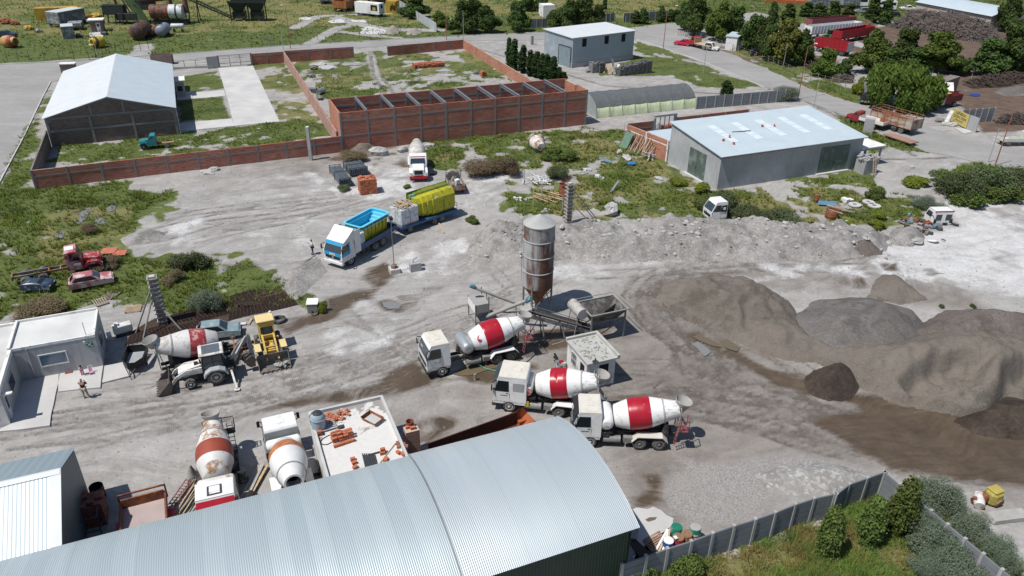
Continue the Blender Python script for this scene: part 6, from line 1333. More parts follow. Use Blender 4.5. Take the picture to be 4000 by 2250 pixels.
for i in range(8): solo(M().rock(0,0,.1,.25,.16,.1,i) if i%2 else M().box(0,0,0,.5,.14,.1),'concrete_chunk',CEM,'broken concrete piece lying in the loader bucket','chunk','chunks in the loader bucket',t.matrix_basis@Vector((3.5+r.uniform(-.2,.3),.55+r.uniform(-.45,.45),.12+.03*i)),r.uniform(0,3))
def car(name,label,pos,rz,mat,L=3.7,Wd=1.58,H=1.35,hatch=True,roofmat=None,grp=None,wheels=True,cat='car'):
 t=T(name,label,cat,pos,rz,grp);h=Wd/2;f=L/2
 lo=[(-f,.32),(f,.32),(f,.62),(f-.15,.78),(f*.42,.88),(-f+.25 if hatch else -f*.55,.92),(-f+.02,.85)]
 M().prism(lo,-h,h).to('body',mat,t)
 x=[f*.44,f*.1,-f+.55 if hatch else -f*.35,-f+.12 if hatch else -f*.62]
 b=lambda xx,z,w:[(xx,-w,z),(xx,w,z)]
 w0,w1=h-.05,h-.19
 V8=[(x[0],-w0,.87),(x[0],w0,.87),(x[3],w0,.9),(x[3],-w0,.9),(x[1],-w1,H),(x[1],w1,H),(x[2],w1,H),(x[2],-w1,H)]
 c=M().add(V8,[(4,5,6,7),(0,1,5,4),(1,2,6,5),(2,3,7,6),(3,0,4,7)]).to('cabin',roofmat or mat,t)
 def inset(i,j,k,l,nm,n):
  Q=[Vector(V8[q]) for q in (i,j,k,l)];m_=sum(Q,Vector())/4;n=Vector(n);M().add([m_+(q-m_)*.84+n*.012 for q in Q],[(0,1,2,3)]).to(nm,DWIN,c)
 inset(0,1,5,4,'windscreen',(1,0,.4));inset(2,3,7,6,'rear_window',(-1,0,.4));inset(1,2,6,5,'side_window',(0,1,.2));inset(3,0,4,7,'side_window',(0,-1,.2))
 if wheels:
  for xx in (f*.62,-f*.62):
   for s in (-1,1): wheel(t,xx,s*(h-.09),.29,.2,RIMW)
 for s in (-1,1): M().bb(f-.02,f+.012,s*h*.68-.14,s*h*.68+.14,.56,.7).to('headlight',LAMP,t);M().bb(-f-.012,-f+.02,s*h*.72-.12,s*h*.72+.12,.6,.76).to('tail_light',RED,t)
 M().bb(f-.06,f+.06,-h+.04,h-.04,.3,.46).to('bumper',BLKP,t);M().bb(-f-.06,-f+.06,-h+.04,h-.04,.3,.46).to('bumper',BLKP,t)
 return t
car('parked_car','small old pale blue hatchback wedged behind the cabless mixer',W(z3(1100,400)),AZ-.12,mk('faded_blue_car',(.20,.27,.29),.5,0,.1,1.5,(.32,.36,.36),.3,1.5),3.6,1.55,1.38)
p0=W(c0(1430,600),.3);p1=W(c0(1300,935),.3);th=yaw(p0,p1);t=T('tub_trailer','black steel tub trailer with a pale dusty floor beside the office','trailer',(p0+p1)/2*[1,1,0],th)
bx=[(-1.35,-.72),(.55,-.72),(1.15,-.3),(1.15,.3),(.55,.72),(-1.35,.72)]
M().prism([(x*.97,y*.97) for x,y in bx],.42,.48,'z').to('floor',concrete('trailer_dust',(.33,.345,.36),(.2,.2,.21),.5,1.5),t)
mb=M()
for (xa,ya),(xb,yb) in zip(bx,bx[1:]+bx[:1]): mb.quad((xa,ya,.4),(xb,yb,.4),(xb*1.06,yb*1.06,1.05),(xa*1.06,ya*1.06,1.05)).bar((xa*1.06,ya*1.06,1.05),(xb*1.06,yb*1.06,1.05),.05)
mb.to('side_wall',mk('black_tub',(.016,.016,.017),.5,.2,.2,2),t)
for s in (-1,1): wheel(t,-.2,s*.75,.32,.18,RIM)
M().bar((1.1,.25,.45),(1.9,0,.4),.07).bar((1.1,-.25,.45),(1.9,0,.4),.07).bar((1.9,0,.4),(1.95,0,.0),.05).to('drawbar',STEEL,t)
SKIN=mk('skin',(.40,.23,.16),.6,0,.05,6);HAIR=mk('dark_hair',(.018,.014,.012),.7,0,.2,20);HAIRG=mk('grey_hair',(.30,.29,.28),.8,0,.2,20)
def person(label,pos,rz,joints,h=1.72,cl=None,top=None,legs=None,shoes=None,hair=HAIR,skirt=None,bald=False):
 """one skinned body posed by joints (metres, x forward) + clothing shells grown on the same bones"""
 t=T('person',label,'person',pos,rz)
 J=joints
 def skin(name,edges,mat,par,lv=2):
  names=[];
  for a,b in edges:
   for q in (a,b):
    if q not in names: names.append(q)
  me=bpy.data.meshes.new(name);me.from_pydata([J[n][:3] for n in names],[(names.index(a),names.index(b)) for a,b in edges],[])
  o=bpy.data.objects.new(name,me);COL.objects.link(o);o.parent=par
  o.modifiers.new('skin','SKIN').use_smooth_shade=True;s=o.modifiers.new('sub','SUBSURF');s.levels=lv;s.render_levels=lv
  for i,n in enumerate(names):
   R=J[n][3];R=(R,R) if not hasattr(R,'__len__') else R
   me.skin_vertices[0].data[i].radius=(R[0],R[1]);me.skin_vertices[0].data[i].use_root=(i==0)
  me.materials.append(mat);return o
 E=[('pelvis','waist'),('waist','chest'),('chest','neck'),('neck','head'),('head','crown')]
 for s in 'LR': E+=[('chest','sh'+s),('sh'+s,'el'+s),('el'+s,'wr'+s),('wr'+s,'hd'+s),('pelvis','hip'+s),('hip'+s,'kn'+s),('kn'+s,'an'+s),('an'+s,'toe'+s)]
 body=skin('body',E,SKIN,t)
 def grow(k,names,add): 
  for n in names:
   if n in J: v=J[n];R=v[3];R=(R,R) if not hasattr(R,'__len__') else R;J[n]=(*v[:3],(R[0]+add,R[1]+add))
 base=dict(J)
 J2=dict(J)
 grow(1,list(J),.024)
 for s in 'LR':
  a,b=J['sh'+s],J['el'+s];J['slv'+s]=tuple(a[i]+(b[i]-a[i])*.85 for i in range(3))+(.072,)
  a,b=J['kn'+s],J['an'+s];J['cuf'+s]=tuple(a[i]+(b[i]-a[i])*.9 for i in range(3))+(.066,)
 skin('shirt',[('pelvis','waist'),('waist','chest')]+sum([[('chest','sh'+s),('sh'+s,'slv'+s)] for s in 'LR'],[]),top,t)
 grow(1,['pelvis'],.008)
 skin('trousers',sum([[('pelvis','hip'+s),('hip'+s,'kn'+s),('kn'+s,'cuf'+s)] for s in 'LR'],[]),legs,t)
 J.clear();J.update(base)
 hx,hy,hz=J['head'][:3];M().rock(hx-.015,hy,hz+.045,.098,.088,.105,3,12).to('hair',hair,t).data.polygons.foreach_set('use_smooth',[True]*48)
 fc=M().box(hx+.095,hy,hz-.02,.03,.025,.045,.008).box(hx+.09,hy,hz-.065,.015,.05,.012);fc.to('face',SKIN,t)
 M().box(hx+.088,hy-.035,hz+.02,.012,.025,.012).box(hx+.088,hy+.035,hz+.02,.012,.025,.012).to('eyes',BLKP,t)
 for s in 'LR':
  wx,wy,wz=J['wr'+s][:3];dx,dy,dz=[J['hd'+s][i]-J['wr'+s][i] for i in range(3)];n=math.sqrt(dx*dx+dy*dy+dz*dz);d=Vector((dx/n,dy/n,dz/n));u=d.orthogonal().normalized();b=Vector(J['hd'+s][:3]);mb=M()
  for k in range(4): q=b+u*(.028-.019*k);mb.cyl(q,q+d*(.07-.008*abs(k-1)),.010,.007,6)
  mb.cyl(b+u*.03-d*.03,b+u*.065+d*.025,.011,.008,6);mb.to('fingers',SKIN,t)
  ax,ay,az=J['an'+s][:3];tx,ty,tz=J['toe'+s][:3];M().box((ax+tx)/2-.01,(ay+ty)/2,max(0,min(az,tz)-.09),.27,.10,.09,.03).to('shoe',shoes,t)
 return t
def stand(h=1.72,**over):
 k=h/1.72
 J=dict(pelvis=(0,0,.95,(.15,.11)),waist=(.01,0,1.10,(.14,.105)),chest=(0,0,1.36,(.16,.115)),neck=(.01,0,1.50,.055),head=(.035,0,1.61,(.083,.095)),crown=(.03,0,1.685,.06))
 for s,y in (('L',1),('R',-1)):
  J.update({'sh'+s:(0,.19*y,1.40,.062),'el'+s:(-.02,.25*y,1.12,.045),'wr'+s:(.06,.26*y,.88,.032),'hd'+s:(.09,.26*y,.80,.033),'hip'+s:(0,.10*y,.90,.095),'kn'+s:(.03,.11*y,.50,.06),'an'+s:(0,.12*y,.09,.042),'toe'+s:(.15,.14*y,.045,.036)})
 J.update(over)
 return {n:(v[0]*k,v[1]*k,v[2]*k,tuple(q*k for q in v[3]) if hasattr(v[3],'__len__') else v[3]*k) for n,v in J.items()}
person('person in a dark polo shirt and tan trousers, both hands raised to the face',W(c0(868,1122)),rad(95),stand(1.75,elL=(.16,.27,1.20,.045),wrL=(.20,.13,1.44,.032),hdL=(.17,.08,1.52,.034),elR=(.16,-.27,1.20,.045),wrR=(.2,-.13,1.44,.032),hdR=(.17,-.08,1.52,.034),knR=(.06,-.13,.50,.062),anR=(.12,-.16,.09,.042),toeR=(.27,-.17,.045,.036)),top=mk('black_polo',(.012,.012,.015),.8),legs=mk('tan_cloth',(.36,.32,.25),.9),shoes=mk('grey_trainers',(.36,.37,.4),.7),hair=HAIRG)
person('person in a cream shirt and blue jeans with one arm out, by the flatbed lorry',W(b1(575,1115)),rad(205),stand(1.66,elR=(.22,-.26,1.22,.045),wrR=(.42,-.2,1.34,.032),hdR=(.5,-.18,1.38,.034),elL=(.1,.28,1.16,.045),wrL=(.24,.18,1.2,.032),hdL=(.3,.12,1.22,.034)),top=mk('cream_shirt',(.62,.55,.46),.85),legs=mk('blue_jeans',(.02,.05,.13),.85),shoes=BLKP)
PINK=mk('pink_cloth',(.55,.22,.40),.85,0,.1,6)
person('small child with dark hair in pink by the office, bending over a toy',W(c0(838,893)),rad(-60),stand(1.02,waist=(.06,0,1.10,(.14,.105)),chest=(.17,0,1.33,(.15,.11)),neck=(.25,0,1.46,.05),head=(.30,0,1.57,(.10,.11)),crown=(.31,0,1.66,.07),shL=(.17,.17,1.36,.06),shR=(.17,-.17,1.36,.06),elL=(.3,.2,1.12,.045),wrL=(.42,.16,.95,.03),hdL=(.47,.15,.9,.033),elR=(.3,-.2,1.12,.045),wrR=(.42,-.16,.95,.03),hdR=(.47,-.15,.9,.033)),top=mk('pale_pink',(.62,.42,.48),.85),legs=PINK,shoes=WHITE_)
t=T('toy_pushchair','pink toy pushchair on the slab beside the small child','toy',W(c0(925,885)),rad(-60));M().quad((-.15,-.13,.25),(.15,-.13,.25),(.15,.13,.25),(-.15,.13,.25)).quad((-.15,-.13,.25),(-.15,.13,.25),(-.28,.13,.55),(-.28,-.13,.55)).to('seat',PINK,t);M().bar((-.25,-.14,.02),(.2,-.14,.3),.02).bar((-.25,.14,.02),(.2,.14,.3),.02).bar((.2,-.14,.02),(-.35,-.14,.65),.02).bar((.2,.14,.02),(-.35,.14,.65),.02).bar((-.35,-.14,.65),(-.35,.14,.65),.025).to('frame',WHITE_,t)
for x in (-.25,.2):
 for s in (-1,1): M().cyl((x,s*.13,.04),(x,s*.16,.04),.045,None,8).to('wheel',BLKP,t)
solo(M().box(0,0,.0,.55,.3,.05,.02),'doormat',mk('mat_red',(.20,.06,.05),.95,0,.2,8),'dull red mat by the office wall near the child','mat',None,W(c0(693,862),.1),AZ)
def tyre(label,pos,r,w,rx=0.,grp=None,rz=0.):
 o=M().lathe([(0,r*.55),(0,r*.8),(w*.15,r*.97),(w*.5,r),(w*.85,r*.97),(w,r*.8),(w,r*.55),(w*.8,r*.52),(w*.2,r*.52),(0,r*.55)],(0,0,0),(0,0,1),24,(False,False)).to('tyre',TYRE);o.location=tuple(pos);o.rotation_euler=(rx,0,rz);return tag(o,label,'tyre',grp)
tyre('large worn grey tyre lying flat behind the yellow loader',W(c1(232,345)),.62,.34)
tyre('small tyre leaning at the foot of the white topped box',W(c1(590,268)),.36,.2,.3)
tyre('big grey tyre lying flat among the scrap engine parts',W(b3(1478,880)),.62,.3)
tyre('smaller tyre beside the big one in the scrap heap',W(b3(1400,840)),.36,.2)
tyre('dark tyre leaning on the scrap heap by the wrecked cab',W(b3(1358,785)),.42,.25,1.1)
tyre('black tyre lying on the verge across the street',W(a1(1742,358)),.45,.25)
t=T('utility_box','small grey block box with a white sheet lid at the edge of the weeds','utility box',W(c1(575,250)),.1);M().box(0,.2,-.1,.9,.9,.95).to('body',POST,t);M().slab([(-.52,-.3,.93),(.52,-.3,.93),(.52,.72,1.0),(-.52,.72,1.0)],.07).to('lid',WHITE_,t)
p=W(b1(1393,1290));t=T('lamp_post','slim yard lamp post with a flood lamp on a stepped concrete base','lamp post',p,AZ);M().box(0,0,-.1,1.0,1.0,.55,.03).to('base',CONC,t);M().lathe([(.45,.34),(.75,.30),(.8,.2)],(0,0,0),(0,0,1),10).to('collar',rusty('brown_collar',(.2,.15,.12),amt=.5),t);M().cyl((0,0,.7),(0,0,5.7),.045,.035,8).to('pole',DST,t);o=M().box(.0,0,5.65,.35,.5,.28,.04).to('lamp_head',BLKP,t);M().bb(-.16,.16,-.2,.2,5.62,5.655).to('lens',LAMP,o)
t=T('concrete_block','grey concrete block with an iron pipe stub near the lamp post','block',W(b1(1605,1275)),AZ);M().box(0,0,-.1,1.15,.6,.95,.03).to('body',POSTL,t);M().tube([(-.2,0,.8),(-.2,0,1.15),(.3,.2,1.3)],.03,6).to('pipe_stub',STEEL,t)
q0=W(b1(200,1390));q1=W(b1(600,1148));solo(M().cyl((0,0,.12),tuple(q1-q0+np.array([0,0,.25])),.06,None,8),'fallen_pole',DST,'long grey pole lying on the ground near the flatbed lorry','pole',None,q0)
q0=W(b1(1830,790));q1=W(b1(1890,905));solo(M().bar((0,0,.06),tuple(q1-q0+np.array([0,0,.06])),.16,.05),'timber_plank',TIMBERL,'single pale plank lying behind the trailer','plank',None,q0)
pa=W(b1(1040,525));pb=W(b1(1240,502));th=yaw(pa,pb);t_=(pa+pb)/2+rot2(th,0,1.0)
block_stack('brick_stack','tall stack of orange hollow bricks in the middle of the yard','brick stack',t_,th,7,8,10,.30,.24,.19,jit=.03,drop=.10,seed=12)
def rack(label,pa,pb,w,h,n):
 pa=np.array(pa);pb=np.array(pb);L=float(np.linalg.norm(pb-pa));t=T('formwork_rack',label,'formwork',pa,yaw(pa,pb),'racks of steel formwork')
 G=mk('slate_steel',(.13,.155,.18),.55,.3,.15,2)
 for i in range(n): y=-w/2+w*(i+.5)/n;M().bb(0,L,y-w/n*.28,y+w/n*.28,.25,h-.04*(i%3)).to('formwork_panel',G,t)
 fr=M()
 for x in (0.02,L*.5,L-.02):
  for s in (-1,1): fr.bar((x,s*w/2,0),(x,s*w/2,h+.1),.06)
  fr.bar((x,-w/2,h+.08),(x,w/2,h+.08),.06).bar((x,-w/2,.2),(x,w/2,.2),.06)
 fr.to('rack_frame',STEEL,t);return t
rack('narrow rack of slate grey formwork panels beside the brick stack',W(b1(905,440)),W(b1(800,300)),1.5,1.1,7)
rack('wider rack of slate grey formwork panels behind the brick stack',W(b1(1040,330)),W(b1(970,255)),2.4,1.1,10)
pf=W(b1(1920,260));pr=W(b1(2030,520));th=yaw(pr,pf);t=T('junk_truck','old open truck bed heaped with junk behind the yellow pool shells','truck',pr+rot2(th,.7,.0)*1,th)
PALE=mk('dusty_pickup',(.33,.33,.32),.7,0,.15,2,(.2,.16,.13),.5,1.5)
M().bb(-.6,2.6,-.95,.95,.6,.7).to('bed_floor',PALE,t)
for s in (-1,1): M().bb(-.6,2.6,s*.95-.03,s*.95+.03,.7,1.15).to('bed_side',PALE,t);wheel(t,.2,s*.8,.4,.25,RIM);wheel(t,3.6,s*.8,.4,.25,RIM)
M().bb(-.66,-.6,-.95,.95,.6,1.2).to('tailgate',rusty('rusty_tailgate',(.3,.26,.24),amt=.6),t);fr=M()
for k in range(4): fr.bar((2.65,-.95,1.1+.22*k),(2.65,.95,1.1+.22*k),.07)
fr.bar((2.65,-.95,.7),(2.65,-.95,1.9),.07).bar((2.65,.95,.7),(2.65,.95,1.9),.07).to('headboard',DST,t)
M().lathe([(0,.95),(.9,.9),(1.5,.6)],(3.0,0,.9),(1,0,.05),14,(True,True),0,2*PI).to('bonnet',PALE,t)
solo(M().box(0,0,0,.55,.5,.5,.02),'white_box',WHITE_,'white box dumped in the junk truck bed','box',None,t.matrix_basis@Vector((.8,-.2,1.0)),.6)
r=random.Random(14)
for i in range(9): solo(M().bar((-r.uniform(.3,.9),0,0),(r.uniform(.3,.9),0,r.uniform(-.1,.3)),.14,.1),'scrap_timber',[TIMBER,DST,PALE][i%3],'scrap length lying in the junk truck bed','scrap','junk in the old truck bed',t.matrix_basis@Vector((1.2+r.uniform(-1.2,1.1),r.uniform(-.6,.6),.78+.07*i)),th+r.uniform(-.5,.5))
pa=W((2085,545),1.0);pb=W((2150,612),.8);t=T('mixer_drum','derelict white mixer drum with a rusty ring lying in the weeds','mixer drum',(0,0,0));a_=Vector(pa);b_=Vector(pb);d=(b_-a_)
L=4.0;k=L/4.4;M().lathe([(0,.3),(.5,.75),(1.3,1.02),(2.1,1.05),(3.0,.92),(3.7,.7),(4.0,.55)],a_-d.normalized()*.6,d,24).to('shell',DRR,t);M().lathe([(1.25,1.04),(1.4,1.07),(1.55,1.07)],a_-d.normalized()*.6,d,24,(False,False)).to('rusty_ring',RSTB,t)
e_=a_+d.normalized()*3.0;M().box(e_.x,e_.y,.0,1.4,.6,.8).to('cradle',STEEL,t)
solo(M().lathe([(0,.65),(.5,.5),(.5,.42),(.05,.55)],(0,0,.3),(.2,.6,.8),14),'drum_hopper',rusty('rusty_hopper',(.4,.36,.33),amt=.5),'small rusty hopper beside the derelict drum','hopper',None,W((2108,548)))
def shutter(label,pb,pt,w,n,props):
 pb=W(pb);h=HZ(PX(pb),pt)*1.0;t=T('shuttered_column',label,'column form',pb,AZ)
 FORM=mk('shutter_board',(.20,.165,.13),.9,0,.25,2.5,(.33,.29,.25),.4,2)
 M().bb(-w/2,w/2,-w/2,w/2,-.1,h).to('shuttering',FORM,t);M().bb(-w/2+.1,w/2-.1,-w/2+.1,w/2-.1,h,h+.02).to('concrete_top',CONC,t)
 for k in range(n):
  z=.3+(h-.5)*k/(n-1);o=w/2+.04
  M().bb(-o-.1,o+.1,-o-.04,-o+.04,z,z+.07).bb(-o-.1,o+.1,o-.04,o+.04,z,z+.07).bb(-o-.04,-o+.04,-o-.1,o+.1,z+.072,z+.14).bb(o-.04,o+.04,-o-.1,o+.1,z+.072,z+.14).to('clamp',TIMBERL if w<.6 else POSTL,t)
 for (x,y,f) in props: M().bar((math.copysign(w/2,x) if x else 0,math.copysign(w/2,y) if y else 0,h*f),(x,y,0),.1).to('prop',DST,t)
 return t
shutter('grey timber shuttered column standing by the rusty mesh mats',(637,1262),(604,1078),.62,11,((-2.2,-1.2,.75),(-1.6,-2.4,.6),(1.5,-2.0,.3)))
shutter('pale slatted shuttered column propped at the top of the rubble bank',(2218,872),(2226,714),.6,11,((3.2,-1.2,.75),(3.6,-.6,.85),(2.4,-1.5,.5)))
MESH=rusty('rebar_rust',(.045,.026,.02),(.03,.017,.013),.6,1.5,.85,(.075,.042,.03))
def mat(label,pts,n,m_):
 P=[W(c0(*p),.12) for p in pts];mb=M();o=P[0]
 for i in range(n+1):
  a=P[0]+(P[3]-P[0])*i/n;b=P[1]+(P[2]-P[1])*i/n;mb.bar(tuple(a-o),tuple(b-o),.05)
 for i in range(m_+1):
  a=P[0]+(P[1]-P[0])*i/m_;b=P[3]+(P[2]-P[3])*i/m_;mb.bar(tuple(a-o+np.array([0,0,.04])),tuple(b-o+np.array([0,0,.04])),.04)
 return solo(mb,'rebar_mat',MESH,label,'rebar mat','rusty rebar mats',o)
mat('rusty rebar mat nearest the office end of the row',[(1270,585),(2060,400),(1900,300),(1330,480)],16,18)
mat('rusty rebar mat in the middle of the row behind the hatchback',[(1690,420),(2640,170),(2520,30),(1560,340)],18,24)
mat('rusty rebar mat at the weed end of the row',[(2300,330),(2990,170),(2860,60),(2330,190)],16,18)
sheet('rust_stain',WP(c0,[(1260,590),(1330,470),(1560,330),(2050,200),(2560,20),(2900,50),(2990,175),(2640,260),(2060,410)]),granular('rusty_earth',(.042,.028,.022),(.075,.05,.04),(.1,.07,.05)),'dark rusty earth under the rebar mats','ground patch',.013,.3)
t=T('pump_unit','dusty white pump unit standing in the weeds behind the office','pump',W(c0(1250,480)),AZ+.2);M().box(0,0,.3,1.5,.7,.75,.08).box(-.4,0,1.0,.3,.4,.25).to('housing',HUSH,t);M().lathe([(0,.26),(.35,.26),(.35,.18),(.02,.16)],(-.95,-.2,.45),(-1,0,0),12).to('outlet',HUSH,t);M().box(0,0,-.1,1.3,.6,.4).to('skid',STEEL,t)
solo(M().tube([(0,0,.1),(1.2,.35,.1)],.13,10),'white_pipe',WHITE_,'short white pipe on the ground by the hatchback nose','pipe',None,W(z3(1290,235)))
solo(M().box(0,0,0,.9,.18,.12),'timber_beam',TIMBERL,'short pale beam near the edge of the mats','beam',None,W(z3(1610,165)),AZ+1.2)
for i,(x,y) in enumerate(((1340,230),(1120,90),(1010,160))):
 mb=M()
 for k in range(6): mb.bar((-.7,-.5+.2*k,.12),(.7,-.5+.2*k,.12),.1,.03)
 mb.bar((-.6,-.5,.04),(-.6,.5,.04),.09).bar((.6,-.5,.04),(.6,.5,.04),.09)
 solo(mb,'timber_pallet',TIMBERL if i==0 else TIMBER,['pale slatted pallet lying in the weeds by the shuttered column','grey pallet in the rubble above the office roof','broken pallet next to the tan weeds behind the office'][i],'pallet',None,W(c0(x,y)),.3+i)
REDC=mk('wreck_red',(.33,.035,.04),.45,0,.12,1.2,(.48,.30,.29),.4,1.2)
pf=W(b0(1020,1300));pr=W(b0(180,1400));th=yaw(W(b0(450,1420)),W(b0(960,1325)));P=W(b0(330,1425))+rot2(th,.3,.9)
t=T('truck_wreck','wrecked red bonneted truck with bare rear chassis in the weeds','wreck',P,th)
M().bb(-1.8,5.6,-.45,-.35,.75,.95).bb(-1.8,5.6,.35,.45,.75,.95).bb(-1.85,-1.75,-.6,.6,.6,1.0).bb(1.2,1.3,-.35,.35,.75,.9).bb(2.2,2.3,-.35,.35,.75,.9).to('chassis',rusty('old_chassis',(.30,.28,.26),(.10,.07,.05),.5),t)
for x in (-.68,.75):
 for s in (-1,1): wheel(t,x,s*.9,.48,.26,RIM,True)
for s in (-1,1): wheel(t,5.0,s*.95,.45,.26,RIM)
c=bonnet_cab(t,2.9,4.3,REDC,2.2,1.0,2.65,1.6,hoodtop=1.75);M().box(3.4,0,2.6,.8,.9,.16,.05).to('roof_vent',WHITE_,c);M().quad((4.1-.6,-1.075,1.25),(4.1,-1.075,1.25),(4.1,-1.075,1.5),(3.5,-1.075,1.5)).to('white_plate',WHITE_,c)
car('car_wreck','crumpled pinkish red car wreck sunk in weeds before the red truck',W(b0(935,1430)),yaw(W(b0(760,1440)),W(b0(1130,1370))),mk('wreck_car_red',(.36,.12,.13),.5,0,.15,1.3,(.55,.42,.42),.45,1.),3.8,1.6,1.35,wheels=False)
car('car_shell','dark blue car shell lying in shade below the truck wreck',W(c0(400,30)),.1,mk('dark_blue_shell',(.03,.05,.09),.5,0,.2,1.5,(.2,.22,.26),.3,1.2),2.6,1.4,1.0,wheels=False,cat='car shell')
ORP=mk('orange_panel',(.42,.13,.08),.7,0,.15,2)
solo(M().slab([(0,0,.3),(1.5,.2,.35),(1.6,1.1,.6),(.1,.9,.55)],.08),'orange_board',ORP,'larger flat orange panel lying behind the red truck wreck','panel',None,W(b0(1000,1140)))
solo(M().slab([(0,0,.2),(1.3,.3,.2),(1.3,1.0,.45),(.1,.8,.4)],.08),'orange_board',ORP,'second flat orange panel, beside the tangle of dead stems','panel',None,W(b0(1120,1150)))
t=T('cab_shell','dumped white truck cab shell behind the rubble bank','cab shell',W(b2(2035,735),.35),rad(196));c=cabover(t,-1,1.,2.0,.2,2.1,CABW,None,.45,mirror=False,hatch=False);M().add([(-.9,1.02,.95),(-.2,1.02,.95),(-.2,1.02,1.75),(-.9,1.02,1.75)],[(0,1,2,3)]).to('rear_side_window',DWIN,c);M().box(-.55,1.03,1.2,.3,.02,.3).to('sticker',WHITE_,c)
t=T('cab_shell','stripped white cab shell with red edge above the scrap heap','cab shell',W(b3(1700,790)),rad(95));c=cabover(t,-.9,.9,2.3,.1,1.7,CABW,None,.2,mirror=False,hatch=False);M().bb(-.92,-.8,-1.15,1.15,1.62,1.72).to('red_edge',RED,c)
for s in (-1,1): M().bb(-.93,-.9,s*.6-.35,s*.6+.35,.6,1.3).to('rear_window',DWIN,c)
def barrel(label,pos,mat,r=.29,h=.88,lid=None,grp=None,open_=False,tilt=0.,rz=0.):
 t=T('barrel',label,'barrel',pos,rz,grp,1.,tilt)
 pr=[(0,r*.98),(.02,r),(h*.33,r),(h*.34,r+.015),(h*.36,r),(h*.66,r),(h*.67,r+.015),(h*.69,r),(h-.02,r),(h,r*.98)]
 if open_: pr+=[(h,r*.93),(.1,r*.93)]
 M().lathe(pr,(0,0,0),(0,0,1),18).to('shell',mat,t)
 if lid: M().lathe([(h+.002,r*.93),(h+.02,r*.92),(h+.021,.01)],(0,0,0),(0,0,1),18,(False,False)).to('lid',lid,t)
 return t
RB=rusty('rust_barrel',(.20,.06,.03),(.11,.045,.03),.6,1.6)
for i,(x,y) in enumerate(((510,520),(535,490),(535,560))): barrel(['rusty open barrel behind the slatted column, standing first','rusty open barrel farthest behind the slatted column','rusty open barrel nearest the slatted column'][i],W(b2(x,y)),RB,.48,1.5,open_=True,grp='rusty barrels by the column')
t=barrel('wide rusty cut down tank with two hoops full of sticks',W(b3(635,745)),RB,.75,1.0,open_=True)
barrel('dark rusty barrel standing in scrub above the blue sheet',W(b3(480,585)),rusty('dark_rust',(.09,.035,.03),amt=.6),.3,.9)
r=random.Random(21)
for i in range(14): solo(M().bar((-.9,0,0),(.9,0,.1),.07),'stick',TIMBERL if i%2 else POSTL,'grey stick in the heap beside the cut down tank','stick','sticks by the rusty tank',W(b3(700+r.uniform(-60,90),660+r.uniform(-20,40)),.3+.05*i),rad(150)+r.uniform(-.35,.35))
solo(M().slab([(0,0,.2),(2.2,-.2,.15),(2.4,.8,.35),(.3,1.0,.3)],.03),'blue_sheet',mk('blue_metal',(.12,.24,.38),.45,.2,.1,2),'pale blue metal sheet lying in the scrub','sheet',None,W(b3(505,630)))
for i,(x,y,rr) in enumerate(((873,622,.75),(1010,595,.72),(1068,632,.75))):
 o=M().lathe([(0,rr),(.14,rr),(.14,rr*.36),(0,rr*.36),(0,rr)],(0,0,0),(0,0,1),24,(False,False));solo(o,'concrete_ring',CONW,['pale concrete ring with a hole, beside the dumped white frames','pale concrete ring with an iron bar on it','flat pale concrete ring half sunk in scrub'][i],'ring','concrete rings in the scrub',W(b3(x,y),.12))
solo(M().box(0,0,.2,.9,.7,.12).box(-.6,.1,.0,.6,.9,.5),'white_carton',WHITE_,'white boxes dumped by the concrete rings','panel',None,W(b3(815,585)),.5)
r=random.Random(31);SC=[rusty('scrap_rust',(.1,.06,.05),amt=.7),STEEL,DST,mk('scrap_blue',(.15,.22,.28),.5),BLKP,RSTB]
for i in range(46):
 x,y=b3(1590+r.gauss(0,95),850+r.gauss(0,48));k=i%4
 mb=M().box(0,0,0,r.uniform(.25,.7),r.uniform(.2,.45),r.uniform(.15,.4),.03) if k<2 else (M().cyl((0,0,.15),(r.uniform(.4,1.1),.2,.2),r.uniform(.05,.16)) if k==2 else M().rock(0,0,.15,.3,.25,.2,i))
 solo(mb,'scrap_part',SC[r.randrange(6)],'scrap machine part in the dark heap below the stripped cab','scrap','scrap machine parts',W((x,y),.0),r.uniform(0,6))
solo(M().rock(0,0,.2,.3,.25,.15,3),'orange_can',mk('orange_plastic',(.6,.25,.03),.5),'bright orange container at the edge of the scrap heap','container',None,W(b3(1325,930)))
solo(M().lathe([(0,.5),(.12,.62),(.2,.4)],(0,0,0),(0,.3,1),16),'white_basin',WHITE_,'white basin lying below the scrap heap','basin',None,W(b3(1658,990)))
solo(M().box(0,0,.1,.55,.35,.35,.04),'battery',SC[3],'pale blue box on the scrap heap','box',None,W(b3(1680,855)),.4)
solo(M().rock(0,0,.35,.8,.55,.4,8,10),'boulder',CEM,'rounded concrete boulder below the scrap heap','boulder',None,W(b3(1500,1010)))
ROCK=concrete('pale_rock',(.42,.415,.40),(.30,.29,.275),.5,1.2)
